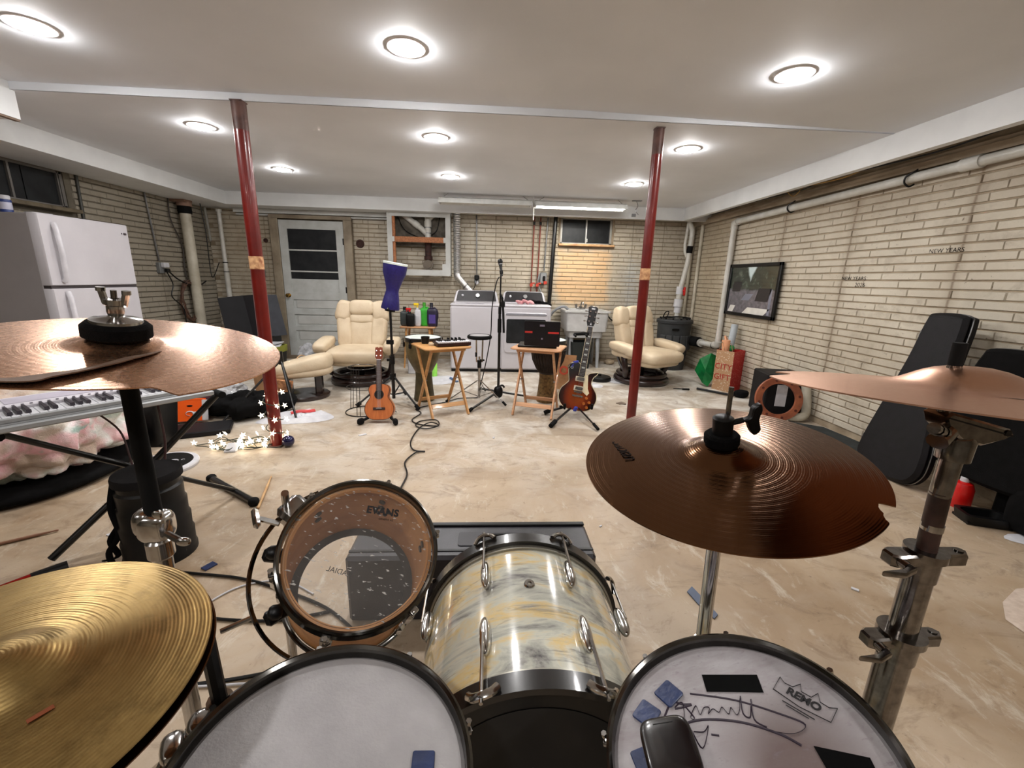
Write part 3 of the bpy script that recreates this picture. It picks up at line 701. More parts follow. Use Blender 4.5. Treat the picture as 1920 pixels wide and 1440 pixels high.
m = MB(); m.lathe([(0, 0), (.028, 0), (.03, .003), (0, .004)], 16, Matrix.Translation((-.16, -.224, .50)) @ Matrix.Rotation(rad(90), 4, 'X'), sy=.5); part('blue_badge', m, M_('badge_blue', hexc(60, 70, 130), .4), sk)
pipe('drain_hose', 'grey washer drain hose arching over the edge of the sink', 'hose', [(.92, 6.45, .72), (.98, 6.42, .82), (1.07, 6.40, .885), (1.15, 6.40, .90), (1.2, 6.4, .86)], .02, M_('hose_grey', hexc(128, 130, 134), .55), 6)
m = MB(); ring_box(m, .26, .22, 0, .32, .28, .40, .03); m.box((0, 0, .005), (.24, .2, .01)); ring_box(m, .32, .28, .4, .30, .26, .4, .03); ring_box(m, .3, .26, .4, .25, .21, .02, .03)
o = part('waste_bin', m, M_('dark_green_bin', hexc(26, 32, 30), .6)); o.location = (1.40, 6.3, 0); tag(o, 'dark plastic waste bin under the laundry sink', 'bin')
m = MB()
for i in range(6): m.se((1.85 + random.random() * .14, 6.55 + random.random() * .1, .03), (.06, .05, .03), .7, .8, (0, .3, random.random() * 3))
tag(part('rag', m, M_('rag', hexc(196, 176, 150), .9)), 'crumpled beige rag on the floor right of the sink', 'rag')
pipe('extension_cord', 'black cord hanging on the wall between the sink and the recliner', 'cord', [(1.88, 6.74, .83), (1.92, 6.72, .74), (1.99, 6.72, .68), (2.09, 6.72, .66), (2.12, 6.74, .72)], .01, BLACK, 6)

# ---- right rear corner: sump basin and white pipes
sp_ = thing('sump_basin', 'dark grey ribbed sump basin in the right rear corner', 'basin', (2.84, 6.35, 0))
m = MB(); m.lathe([(.20, 0), (.22, .25), (.235, .5), (.245, .70), (.262, .705), (.265, .74), (.25, .76), (0, .77)], 32); part('tub', m, M_('sump_plastic', hexc(52, 54, 56), .55, 0, hexc(36, 38, 40), 6), sp_)
for k in range(6):
    a = rad(-150 + k * 24); m = MB(); m.box((.24 * math.cos(a), .24 * math.sin(a), .42), (.03, .09, .22), (0, 0, a), bev=.008); part('rib', m, M_('sump_plastic2', hexc(60, 62, 64), .55), sp_)
m = MB(); m.prism(rr(.11, .035, .016), 0, .008, Matrix.Translation((-.08, -.243, .62)) @ F); part('handle_slot', m, BLACK, sp_)
m = MB()
for k in range(12): a = 2 * math.pi * k / 12; m.cyl((.21 * math.cos(a), .21 * math.sin(a), .76), (.21 * math.cos(a), .21 * math.sin(a), .785), .013, n=6)
part('lid_bolts', m, BLACK, sp_, kind='stuff')
m = MB(); m.tube(crv([(-.22, -.1, .78), (-.18, -.12, .80), (-.1, -.05, .79), (0, -.1, .80), (.12, -.04, .79), (.2, -.1, .78)], 6), .012, 6); m.tube(crv([(-.2, -.02, .78), (-.17, -.03, .86), (-.12, -.03, .87), (-.13, -.02, .8)], 6), .008, 6); part('power_cord', m, BLACK, sp_)
m = MB(); m.cyl((.21, -.14, .45), (.27, -.30, .455), .072, n=18); part('black_coupling', m, RUBBER, sp_)
rp = thing('riser_pipe', 'white vertical drain riser with red valve above the sump basin', 'pipe', (2.96, 6.5, 0))
m = MB(); m.tube(crv([(-.02, 0, 2.25), (0, 0, 2.17), (.05, 0, 2.05), (.055, 0, 1.93)], 5) + [Vector((.04, 0, 1.6)), Vector((-.02, 0, 1.22))], .035, 14); part('pipe', m, PVC, rp)
m = MB(); m.tube([(.0, .03, 2.2), (-.02, .03, 1.86), (-.01, .02, 1.74), (.02, .01, 1.68)], .022, 10); part('vent_pipe', m, PVC, rp)
m = MB(); m.cyl((.05, 0, 1.83), (.045, 0, 1.73), .043, n=16); part('rubber_coupling', m, RUBBER, rp)
for (z0, z1, r) in ((1.24, 1.12, .050), (1.12, 1.05, .042), (1.05, .93, .064), (.93, .84, .050), (.84, .76, .036)):
    m = MB(); m.cyl((-.03, -.0, z0), (-.035, -.0, z1 + .004), r, n=16); part('fitting', m, PAPER if r > .042 else PVC, rp)
m = MB(); m.box((.03, -.03, 1.17), (.03, .04, .13), bev=.01); m.cyl((-.0, -.02, 1.18), (.03, -.03, 1.18), .02, n=10); part('red_valve_handle', m, M_('valve_red', hexc(206, 28, 22), .4), rp)
wp = thing('wall_drain_pipe', 'long white drain pipe running along the right wall and down to the sump', 'pipe', (3.14, 5.6, 0))
R_ = .036
m = MB(); m.cyl((-.035, .40, .452), (-.0, .12, .465), R_, n=16); m.cyl((0, .1, .47), (0, .02, .475), R_ * 1.25, n=16); part('lower_run', m, PVC, wp)
m = MB(); m.cyl((-.032, .41, .452), (-.03, .38, .452), .056, n=18); part('collar', m, PVC, wp)
m = MB(); m.tube([(0, .05, .47), (0, 0, .48), (0, -.01, .53)], R_ * 1.2, 14); m.cyl((0, 0, .5), (0, 0, 2.02), R_, n=16); part('downpipe', m, PVC, wp)
m = MB(); m.tube([(0, 0, 1.98), (0, -.0, 2.05), (0, -.08, 2.065)], R_ * 1.2, 14); part('elbow', m, PVC, wp)
m = MB(); m.cyl((0, -.05, 2.065), (0, -5.9, 2.13), R_ * .93, n=16); part('upper_run', m, PVC, wp)
m = MB(); m.cyl((0, -2.68, 2.095), (0, -2.80, 2.097), R_ * 1.2, n=16); part('joint', m, PVC, wp)
for y in (-1.05, -2.33):
    m = MB(); m.tube(crv([(.02, y - .04, 2.16), (-.02, y - .04, 2.13), (-.045, y, 2.10), (-.04, y + .01, 2.06), (.0, y + .01, 2.035), (.03, y, 2.05)], 6), .007, 6); part('hanger_strap', m, BLACK, wp)
m = MB(); m.tube([(math.cos(a) * .044, .09 , .465 + math.sin(a) * .044) for a in [2 * math.pi * i / 14 for i in range(14)]], .006, 6, closed=True); part('cable_tie', m, BLACK, wp)
for x, y, r, lab in [(3.15, 6.74, .022, 'cream painted vertical pipe in the right rear corner, nearer the sump'), (3.165, 6.5, .025, 'cream painted vertical pipe in the right rear corner, on the right wall')]:
    pipe('corner_pipe', lab, 'pipe', [(x, y, .5), (x, y, 1.4), (x, y, 2.14)], r, CREAMP, group='corner pipes')

# ================================================================ LEFT WALL FITTINGS
t = thing('sewer_pipe', 'large white sewer pipe with a black rubber coupling near the left rear corner', 'pipe', (-3.98, 6.15, 0))
m = MB(); m.cyl((0, 0, .0), (0, 0, 2.02), .062, n=20); part('pipe', m, CREAMP, t)
m = MB(); m.cyl((0, 0, 2.0), (0, 0, 2.09), .078, n=20); m.cyl((0, 0, 2.025), (0, 0, 2.035), .082, n=20); part('rubber_coupling', m, RUBBER, t)
m = MB(); m.cyl((0, 0, 2.09), (0, 0, 2.17), .085, n=20); m.box((-.08, -.02, 2.15), (.3, .16, .03)); part('upper_fitting', m, M_('pinkish_fit', hexc(140, 112, 96), .7), t)
t = thing('thin_pipe', 'thin white pipe with a grey strap in the left rear corner', 'pipe', (-3.86, 6.68, 0))
m = MB(); m.cyl((0, 0, .3), (0, 0, 1.33), .034, n=14); m.cyl((0, 0, 1.3), (0, 0, 2.13), .028, n=14); m.cyl((0, 0, 2.1), (0, 0, 2.14), .04, n=14); part('pipe', m, PVC, t)
m = MB(); m.cyl((0, 0, 1.40), (0, 0, 1.415), .035, n=14); m.cyl((0, 0, 1.27), (0, 0, 1.28), .038, n=14); part('strap', m, BLACK, t)
pipe('short_grey_pipe', 'short grey pipe between the large and thin white pipes', 'pipe', [(-4.0, 6.6, 2.15), (-3.99, 6.62, 1.7)], .018, M_('grey_pvc', hexc(140, 138, 130), .6))
t = thing('wall_outlet', 'outlet box with white adapter and black plug on the left wall', 'outlet', (-4.07, 5.68, 0))
m = MB(); m.cyl((0, 0, 1.38), (0, -.06, 2.16), .01, n=8); part('conduit', m, STEEL, t)
m = MB(); m.box((0, 0, 1.30), (.05, .08, .13), bev=.006); part('box', m, M_('grey_box', hexc(110, 112, 112), .5), t)
m = MB(); m.box((.04, .03, 1.335), (.05, .09, .06), bev=.008); part('adapter', m, PAPER, t)
m = MB(); m.box((.06, .03, 1.27), (.05, .05, .05), bev=.01); part('plug', m, BLACK, t)
m = MB(); m.tube(crv([(.06, .05, 1.26), (.06, .2, 1.16), (.06, .45, 1.08), (.06, .62, 1.09), (.06, .75, 1.14)], 6), .009, 6); m.tube(crv([(.05, .03, 1.25), (.05, .1, 1.1), (.05, .05, .95), (.06, .2, .8), (.06, .22, .6)], 6), .007, 6); part('cord', m, BLACK, t)
pipe('conduit', 'dark conduit on the left wall above the refrigerator', 'pipe', [(-4.08, 4.78, 2.16), (-4.08, 4.76, 1.5)], .014, M_('dark_conduit', hexc(70, 70, 66), .5, .4))
pipe('cable', 'brown cable hanging in a long wavy line on the left wall', 'cable', [(-4.07, 6.0, 2.16), (-4.06, 5.98, 1.9), (-4.06, 6.12, 1.6), (-4.06, 6.1, 1.3), (-4.06, 6.15, 1.0), (-4.05, 6.2, .7)], .008, M_('brown_cable', hexc(54, 46, 40), .6), 6, 6)
pipe('cable', 'grey cable hanging beside the thin white pipe', 'cable', [(-3.9, 6.35, 2.16), (-3.88, 6.36, 1.8), (-3.9, 6.38, 1.3), (-3.86, 6.36, 1.2), (-3.84, 6.5, 1.4)], .006, BLACK, 6, 6)
m = MB(); rnd = random.Random(3)
for k in range(11):
    cy, cz = 6.02 + rnd.random() * .05, .86 + rnd.random() * .05; a0 = rnd.random() * 6
    m.tube([(-4.05 + .02 * math.sin(3 * a + k) + .03, cy + (.13 + .03 * rnd.random()) * math.cos(a), cz + (.24 + .02 * rnd.random()) * math.sin(a)) for a in [2 * math.pi * i / 20 + a0 for i in range(20)]], .007, 5, closed=True)
tag(part('coiled_hose', m, M_('rusty_hose', hexc(96, 66, 50), .7, 0, hexc(62, 42, 34), 20)), 'rust-brown coil of wire hanging on the left wall', 'hose coil')

# ================================================================ REFRIGERATOR
fr = thing('refrigerator', 'white top-freezer refrigerator against the left wall', 'refrigerator', (-3.50, 4.12, 0))
m = MB(); m.box((-.325, 0, .845), (.51, .86, 1.67), bev=.008); part('cabinet', m, FRSIDE, fr)
def fdoor(z0, z1, name):
    out = [(-.075, -.43), (-.02, -.43), (-.006, -.42), (0, -.36), (.004, 0), (0, .36), (-.006, .42), (-.02, .43), (-.075, .43)]
    m = MB(); m.prism(out, z0, z1, bev=.006); return part(name, m, APPL, fr)
fz = fdoor(1.13, 1.685, 'freezer_door'); fd = fdoor(.06, 1.105, 'fridge_door')
m = MB(); m.box((-.045, 0, 1.117), (.06, .85, .026)); part('door_gap', m, M_('gasket', hexc(60, 54, 56), .6), fr)
for par, z0, z1 in ((fz, 1.16, 1.62), (fd, .5, 1.08)):
    m = MB(); m.tube([(.006, -.33, z0), (.028, -.33, z0 + .03), (.036, -.33, (z0 + z1) / 2), (.028, -.33, z1 - .05), (.006, -.32, z1)], .02, 10, flat=.7); part('door_handle', m, M_('fr_handle', hexc(208, 206, 212), .35), par)
m = MB(); m.box((.003, .375, 1.60), (.004, .03, .018)); m.box((.003, .34, 1.602), (.004, .006, .012)); part('badge', m, M_('badge_dark', hexc(70, 60, 66), .4), fz)
t = thing('pill_bottle', 'white and blue plastic bottle on top of the refrigerator', 'bottle', (-3.80, 3.78, 1.682))
m = MB(); m.lathe([(0, 0), (.036, 0), (.038, .01), (.038, .085), (.03, .095), (.03, .1)], 18); part('bottle_body', m, M_('bottle_wb', hexc(196, 196, 214), .4), t)
m = MB(); m.lathe([(.0385, .0), (.0388, .012), (.0388, .022), (.0385, .024)], 18); m.lathe([(.0385, .078), (.0388, .08), (.0388, .095), (.0385, .097)], 18); part('blue_band', m, M_('band_blue', hexc(40, 60, 120), .4), t)
m = MB(); m.lathe([(.035, .1), (.036, .125), (.032, .13), (0, .13)], 18); part('cap', m, PAPER, t)
m = MB(); m.box((-3.66, 3.95, 1.688), (.10, .22, .012), (0, 0, .2)); m.box((-3.68, 3.9, 1.698), (.08, .14, .008), (0, 0, -.2)); tag(part('paper_stack', m, PAPER), 'white papers lying on top of the refrigerator', 'paper')

# ================================================================ POSTER AND WALL WRITING
pf = thing('framed_poster', 'large black-framed street scene poster on the right wall', 'poster', M=face_M((3.165, 5.055, 1.225), (0, -1, 0), (0, 0, 1)))
PW, PH = 1.0, .63
m = MB()
for sx in (-1, 1): m.box((sx * (PW / 2 - .02), 0, .012), (.04, PH, .03), bev=.004)
for sy in (-1, 1): m.box((0, sy * (PH / 2 - .02), .012), (PW, .04, .03), bev=.004)
part('frame', m, BLACK, pf)
def mk_poster():
    m, nt, b = _new('street_print'); tc = nt.nodes.new('ShaderNodeTexCoord'); sp = nt.nodes.new('ShaderNodeSeparateXYZ'); nt.links.new(tc.outputs['Object'], sp.inputs[0])
    x, y = sp.outputs['X'], sp.outputs['Y']
    n1 = _noise(nt, 9, 6, .65)
    trees = _ramp(nt, n1, [(.35, hexc(20, 24, 22)), (.55, hexc(48, 58, 50)), (.7, hexc(92, 98, 88))])
    sky = _math(nt, 'SUBTRACT', _math(nt, 'SUBTRACT', _math(nt, 'MULTIPLY', y, .55), _math(nt, 'ABSOLUTE', _math(nt, 'ADD', x, .04))), _math(nt, 'MULTIPLY', n1, .10))
    c = _mix(nt, _math(nt, 'MULTIPLY', _math(nt, 'ADD', sky, -.0), 30, True), trees, hexc(190, 206, 208))
    road = _ramp(nt, _noise(nt, 22, 5, .6), [(.3, hexc(72, 70, 76)), (.7, hexc(112, 108, 116))])
    low = _math(nt, 'MULTIPLY', _math(nt, 'SUBTRACT', _math(nt, 'ADD', -.02, _math(nt, 'MULTIPLY', n1, .08)), y), 40, True)
    c = _mix(nt, low, c, road); nt.links.new(c, b.inputs['Base Color']); b.inputs['Roughness'].default_value = .25; b.inputs['Coat Weight'].default_value = .4
    return m
m = MB(); m.box((0, 0, .008), (PW - .07, PH - .07, .008)); part('print', m, mk_poster(), pf)
GH = M_('print_pale', hexc(214, 212, 206), .4); GD = M_('print_dark', hexc(34, 32, 36), .4); GM = M_('print_mid', hexc(120, 122, 136), .4)
for k, (x0, x1, y0, y1, sl, mt) in enumerate([(-.44, -.33, -.27, -.19, .05, GH), (-.12, .30, -.275, -.20, .10, GH), (.36, .40, -.27, .02, .0, GM), (-.40, -.22, -.02, .10, .02, GD), (.10, .34, -.12, .03, .05, GD), (-.18, -.02, -.12, -.04, .08, GM)]):
    m = MB(); m.prism([(x0, y0), (x1, y0), (x1 + sl, y1), (x0 + sl, y1)], .0121, .0126); part('printed_shape', m, mt, pf)
INK = M_('black_ink', hexc(34, 28, 27), .9, spec=.1)
for body, y, z, s in (('NEW YEARS', 3.655, 1.365, .045), ('2026', 3.575, 1.312, .050), ('NEW YEARS', 2.93, 1.555, .042)):
    o = text_mesh('wall_writing', body, s, face_M((3.190, y, z), (0, -1, 0), (0, 0, 1)), INK, None, .0008, space=1.05)
    tag(o, {'2026': 'handwritten year 2026 on a brick of the right wall'}.get(body, 'handwritten NEW YEARS on a brick %s' % ('above the 2026' if y > 3 else 'near the right edge of the view')), 'writing')
# ================================================================ RECLINERS
def recliner(loc, rz, label):
    t = thing('recliner_chair', label, 'recliner', loc, rz, 'cream leather recliners')
    B = Matrix.Translation((0, .13, .40)) @ Matrix.Rotation(rad(-15), 4, 'X')
    def cush(name, c, abc, M=None, e1=.55, e2=.55, rot=None, fn=None):
        m = MB(); m.se(c, abc, e1, e2, rot, M, nu=28, nv=16, fn=fn); return part(name, m, LEATH, t, angle=80)
    cush('seat_cushion', (0, -.15, .375), (.315, .31, .09), e1=.6, e2=.4)
    m = MB(); m.se((0, -.12, .30), (.29, .29, .055), .6, .4, nu=28); part('seat_pad', m, LEATH, t, angle=80)
    wr = lambda k: (lambda p: [p[0], p[1] + .006 * math.sin(p[2] * 70 + k) * math.cos(p[0] * 30), p[2]])
    cush('back_center', (0, 0, .19), (.142, .075, .19), B, .4, .4, fn=wr(0))
    cush('lumbar_band', (0, -.012, .355), (.148, .075, .062), B, .5, .5)
    for sx in (-1, 1):
        cush('back_side', (sx * .205, .0, .20), (.092, .085, .225), B, .5, .5, rot=(0, sx * rad(4), 0), fn=wr(sx))
        cush('head_wing', (sx * .215, -.005, .45), (.10, .085, .135), B, .55, .55, rot=(0, sx * rad(-14), 0), fn=wr(sx * 2))
        m = MB(); m.se((sx * .395, -.06, .475), (.085, .25, .062), .65, .5, (rad(6), 0, 0), nu=26, nv=14); m.se((sx * .395, -.20, .44), (.082, .10, .06), .8, .7, nu=20); part('armrest', m, LEATH, t, angle=80)
        m = MB(); m.se((sx * .37, -.02, .40), (.05, .2, .05), .6, .5, nu=18); part('arm_underside', m, LEATH, t, angle=80)
        m = MB(); m.tube(crv([(sx * .375, -.02, .43), (sx * .385, -.06, .30), (sx * .375, -.08, .19), (sx * .34, -.06, .12), (sx * .27, -.02, .09)], 6), .030, 10, flat=1.3); part('leg_frame', m, WOODD, t)
        m = MB(); m.tube(crv([(sx * .36, .12, .40), (sx * .365, .04, .27), (sx * .37, -.06, .17)], 5), .018, 8); part('leg_brace', m, WOODD, t)
    cush('headrest', (0, -.022, .49), (.155, .09, .10), B, .6, .5)
    m = MB(); m.se((0, .055, .28), (.27, .04, .27), .35, .35, M=B, nu=24); part('back_shell', m, LEATH, t, angle=80)
    m = MB(); m.tube([(.32 * math.cos(a), .32 * math.sin(a), .042) for a in [2 * math.pi * i / 44 for i in range(44)]], .041, 12, True); m.tube([(.30 * math.cos(a), .30 * math.sin(a), .112) for a in [2 * math.pi * i / 40 for i in range(40)]], .030, 10, True); part('base_ring', m, WOODD, t)
    m = MB(); m.box((0, 0, .06), (.5, .07, .03)); m.cyl((0, 0, .06), (0, 0, .27), .035, n=14); m.box((0, 0, .25), (.46, .3, .025)); part('swivel_post', m, BLACKM, t)
    return t
recliner((-1.555, 5.22, 0), rad(3), 'cream leather recliner facing the drums in front of the white back door')
recliner((2.05, 5.42, 0), rad(27), 'cream leather recliner turned sideways behind the right red post')
t = thing('footstool', 'cream leather ottoman on a dark wooden disc base', 'ottoman', (-1.95, 4.50, 0), rad(14))
m = MB(); m.se((0, 0, .335), (.30, .24, .09), .6, .5, (rad(-6), rad(-4), 0), nu=30, fn=lambda p: [p[0], p[1], p[2] + .05 * (p[0] / .29) * (1 if p[2] > 0 else .4)]); part('cushion', m, LEATH, t, angle=80)
m = MB(); m.se((.01, -.01, .27), (.285, .225, .055), .6, .5, (rad(-6), rad(-4), 0), nu=28); part('lower_cushion', m, LEATH, t, angle=80)
m = MB(); m.tube(crv([(-.04, -.22, .375), (-.03, -.08, .43), (-.02, .1, .43), (0, .2, .40)], 6), .006, 6); part('seam', m, M_('seam', hexc(170, 138, 100), .7), t)
m = MB(); m.lathe([(0, .0), (.235, 0), (.24, .012), (.24, .03), (.225, .042), (0, .042)], 40, sx=1.05); part('base_disc', m, WOODD, t)
for sx in (-1, 1): m = MB(); m.box((sx * .15, 0, .14), (.07, .16, .22), bev=.012); part('post', m, WOODD, t)

# ================================================================ STANDS
def tripod(t, hub, low, rad_, ang0, fr, mat, footm, collar=True):
    hx, hy = 0, 0
    for k in range(3):
        a = rad(ang0 + 120 * k); fx, fy = rad_ * math.cos(a), rad_ * math.sin(a)
        m = MB(); m.tube([(0.02 * math.cos(a), .02 * math.sin(a), hub), (fx, fy, .02)], fr, 8); leg = part('leg', m, mat, t)
        m = MB(); m.tube([(fx * .9, fy * .9, .045), (fx * 1.02, fy * 1.02, .016)], fr * 1.9, 10); part('rubber_foot', m, footm, leg)
        m = MB(); m.tube([(0, 0, low), (fx * .5, fy * .5, hub * .5 + .01)], fr * .75, 6); part('brace', m, mat, t)
# blue goblet drum on a black stand
t = thing('goblet_drum', 'navy blue goblet hand drum tilted on top of a black stand', 'drum', M=Matrix.Translation((-.955, 4.25, .965)) @ Matrix.Rotation(rad(9), 4, 'Y'))
m = MB(); m.lathe([(0, 0), (.085, 0), (.088, .012), (.074, .10), (.06, .17), (.062, .20), (.085, .28), (.108, .345), (.113, .41), (.113, .43)], 32, M=Matrix.Rotation(rad(0), 4, 'X')); part('shell', m, NAVY, t)
m = MB(); m.lathe([(.1145, .424), (.1155, .44), (.11, .446), (.0, .446)], 32); part('drumhead', m, SKIN, t)
m = MB(); m.cyl((0, -.086, .012), (0, -.1, .0), .012, n=8); m.cyl((0, 0, -.02), (0, 0, .01), .05, n=14); part('socket', m, BLACK, t)
t = thing('goblet_drum_stand', 'black tripod stand carrying the navy goblet drum', 'stand', (-.955, 4.25, 0))
m = MB(); m.cyl((0, 0, .06), (0, 0, .52), .017, n=12); m.cyl((0, 0, .45), (0, 0, .95), .0125, n=12); part('pole', m, BLACKM, t)
m = MB(); m.cyl((0, 0, .42), (0, 0, .50), .024, n=12); m.box((-.03, 0, .46), (.05, .015, .03), bev=.004); m.cyl((0, 0, .62), (0, 0, .66), .022, n=10); m.box((-.03, 0, .64), (.045, .015, .045), bev=.005); m.cyl((0, 0, .26), (0, 0, .32), .03, n=12); part('clamp_collar', m, BLACK, t)
tripod(t, .29, .10, .36, -38, .010, BLACKM, RUBBER)
# mic stand
t = thing('microphone_stand', 'black microphone stand with folded boom between the tray tables', 'stand', (.12, 4.40, 0))
m = MB(); m.cyl((0, 0, .06), (0, 0, .94), .014, n=12); m.cyl((0, 0, .9), (.005, 0, 1.36), .008, n=10); part('pole', m, BLACKM, t)
m = MB(); m.cyl((0, 0, .74), (0, 0, .88), .021, n=12); m.cyl((.0, 0, .93), (.0, 0, 1.0), .016, n=12); m.se((.03, -.01, 1.03), (.022, .02, .035), .6, .6); part('clutch', m, BLACK, t)
m = MB(); m.tube([(.02, -.02, 1.10), (.035, -.025, .95), (.045, -.03, .74)], .012, 8); m.tube([(.0, 0, 1.14), (.03, -.02, 1.08)], .009, 8); part('boom_arm', m, BLACK, t)
m = MB(); m.se((0, 0, .10), (.05, .045, .065), .8, .8); m.tube(crv([(0, 0, .15), (.04, 0, .175), (.065, 0, .15)], 4), .011, 6); part('leg_hub', m, BLACK, t)
for k in range(3):
    a = rad(-125 + 120 * k + (8 if k == 1 else 0)); R1 = .50
    m = MB(); m.tube([(.03 * math.cos(a), .03 * math.sin(a), .10), (R1 * math.cos(a), R1 * math.sin(a), .02)], .012, 8); lg = part('leg', m, BLACKM, t)
    m = MB(); m.tube([(R1 * .93 * math.cos(a), R1 * .93 * math.sin(a), .028), (R1 * 1.01 * math.cos(a), R1 * 1.01 * math.sin(a), .018)], .018, 8); part('rubber_foot', m, RUBBER, lg)
t = thing('microphone', 'black handheld microphone clipped on top of its stand', 'microphone', M=Matrix.Translation((.125, 4.385, 1.365)) @ Matrix.Rotation(rad(-14), 4, 'X') @ Matrix.Rotation(rad(-7), 4, 'Y'))
m = MB(); m.lathe([(0, -.06), (.011, -.06), (.012, 0), (.017, .05), (.019, .06), (0, .06)], 16); part('mic_body', m, BLACKM, t)
m = MB(); m.se((0, 0, .085), (.026, .026, .030), 1, 1, nu=18); part('mic_grille', m, M_('grille', hexc(30, 30, 30), .5, .5, hexc(14, 14, 14), 200), t)
m = MB(); m.cyl((0, 0, .055), (0, 0, .062), .0225, n=16); part('mic_ring', m, STEEL, t)
m = MB(); m.box((0, 0, -.02), (.034, .036, .045), bev=.008); part('mic_clip', m, BLACK, t)
pipe('microphone_cable', 'black microphone cable hanging from the mic and running along the floor to the drums', 'cable',
     [(.11, 4.37, 1.30), (.08, 4.37, 1.24), (.04, 4.36, 1.0), (.03, 4.36, .72), (-.02, 4.38, .4), (-.08, 4.44, .12), (-.10, 4.5, .012), (-.3, 4.45, .01), (-.43, 4.30, .01), (-.6, 4.16, .01), (-.7, 4.05, .01), (-.63, 3.92, .01), (-.68, 3.72, .01), (-.6, 3.6, .01), (-.43, 3.56, .01), (-.46, 3.70, .016), (-.6, 3.68, .01), (-.62, 3.56, .01), (-.52, 3.48, .012), (-.42, 3.54, .02), (-.5, 3.62, .02), (-.58, 3.5, .01), (-.6, 3.2, .01), (-.55, 3.02, .01), (-.46, 2.99, .01), (-.52, 2.97, .012), (-.57, 2.8, .01), (-.52, 2.6, .01), (-.52, 2.35, .01), (-.46, 2.0, .01)], .0055, BLACK, 7, 7)
# practice pad on chrome stand
t = thing('practice_pad_stand', 'white topped practice pad on a small chrome tripod stand', 'practice pad', (-.085, 4.42, 0))
m = MB(); m.cyl((0, 0, .03), (0, 0, .38), .014, n=12); m.cyl((0, 0, .36), (0, 0, .48), .01, n=12); part('pole', m, CHROME, t)
for sx in (-1, 1): m = MB(); m.cyl((sx * .028, 0, .42), (sx * .034, 0, .66), .008, n=8); part('upright_rod', m, CHROME, t)
m = MB(); m.cyl((0, 0, .36), (0, 0, .44), .022, n=12); m.box((-.035, 0, .50), (.02, .02, .05), bev=.004); m.box((.03, 0, .44), (.05, .015, .02), bev=.004); part('clamp', m, BLACK, t)
tripod(t, .22, .04, .36, -40, .0065, CHROME, RUBBER)
m = MB(); m.lathe([(0, .665), (.10, .665), (.125, .672), (.13, .685), (.126, .70), (.112, .708), (.104, .702)], 36); part('rim', m, RUBBER, t)
m = MB(); m.lathe([(.106, .700), (.1, .705), (0, .706)], 36); part('pad', m, DRUMH, t)

# ================================================================ TRAY TABLES
def tray(loc, rz, wood, label, w=.40, d=.44, h=.655):
    t = thing('tray_table', label, 'tray table', loc, rz, 'wooden folding tray tables')
    def slab(o, z0, z1): m = MB(); m.prism(o, z0, z1, bev=.005); return m
    part('tabletop', slab([(-w / 2 - .05, -d / 2 + .03), (-w / 2 - .02, -d / 2), (w / 2 + .02, -d / 2), (w / 2 + .05, -d / 2 + .03), (w / 2 + .05, d / 2 - .03), (w / 2 + .02, d / 2), (-w / 2 - .02, d / 2), (-w / 2 - .05, d / 2 - .03)], h - .016, h), wood, t)
    for sy in (-1, 1): m = MB(); m.box((0, sy * (d / 2 - .045), h - .027), (w - .02, .035, .02)); part('apron', m, wood, t)
    for sx in (-1, 1):
        for k, (a, b, off) in enumerate(((-1, 1, 0), (1, -1, .022))):
            p0 = Vector((sx * (w / 2 - off), a * d / 2 * 1.06, 0)); p1 = Vector((sx * (w / 2 - off), b * (d / 2 - .05), h - .02)); dr = p1 - p0
            ang = math.atan2(dr.y, dr.z); c = (p0 + p1) / 2
            m = MB(); m.box(tuple(c), (.018, .036, dr.length), (-ang, 0, 0), bev=.003); part('leg', m, wood, t)
            if sx == 1:
                q = p0 + dr * (.16 if k == 0 else .14); m = MB(); m.box((0, q.y, q.z), (w - .03, .014, .04), (-ang, 0, 0)); part('stretcher', m, wood, t)
        m = MB(); m.cyl((sx * (w / 2 + .012), 0, h / 2 - .01), (sx * (w / 2 - .035), 0, h / 2 - .01), .005, n=8); part('pivot', m, STEEL, t)
    return t
tray((-.445, 4.045, 0), rad(28), WOODL, 'yellow pine folding tray table holding the small keyboard', w=.36)
tray((.500, 4.045, 0), rad(-20), WOODP, 'pinkish pine folding tray table holding the laptop', w=.38, d=.40)
# mini keyboard controller
t = thing('keyboard_controller', 'small dark red-brown keyboard controller with knobs on the tray table', 'keyboard', (-.34, 4.02, .657), rad(24))
m = MB(); m.box((0, 0, .02), (.33, .17, .034), bev=.006); part('case', m, M_('maroon_case', hexc(44, 16, 16), .4, 0, hexc(30, 10, 10)), t)
m = MB(); m.prism([(-.15, .01), (.15, .01), (.15, .075), (-.15, .075)], .036, .046); part('panel', m, M_('maroon_dark', hexc(34, 14, 14), .5), t)
for i in range(15): m = MB(); m.box((-.147 + i * .021, -.04, .04), (.0195, .088, .012), bev=.0015); part('white_key', m, PAPER, t)
for i in range(14):
    if i % 7 not in (2, 6): m = MB(); m.box((-.1365 + i * .021, -.02, .05), (.011, .05, .012)); part('black_key', m, BLACK, t)
for i in range(8): m = MB(); m.cyl((-.02 + (i % 4) * .038, .03 + (i // 4) * .03, .044), (-.02 + (i % 4) * .038, .03 + (i // 4) * .03, .066), .008, .007, n=10); part('knob', m, BLACK, t)
t = thing('cup', 'small black cup at the left corner of the keyboard tray table', 'cup', (-.60, 4.10, .657))
m = MB(); m.lathe([(0, 0), (.036, 0), (.042, .06), (.042, .066), (.038, .066), (.034, .01), (0, .01)], 20); part('cup_body', m, BLACK, t)
m = MB(); m.lathe([(0, 0), (.03, 0), (.032, .01), (.03, .022), (0, .022)], 20); o = part('tape_roll', m, M_('tape_roll', hexc(200, 180, 150), .5)); o.location = (-.525, 3.99, .657); tag(o, 'small pale round tin between the black cup and the little keyboard', 'tin')
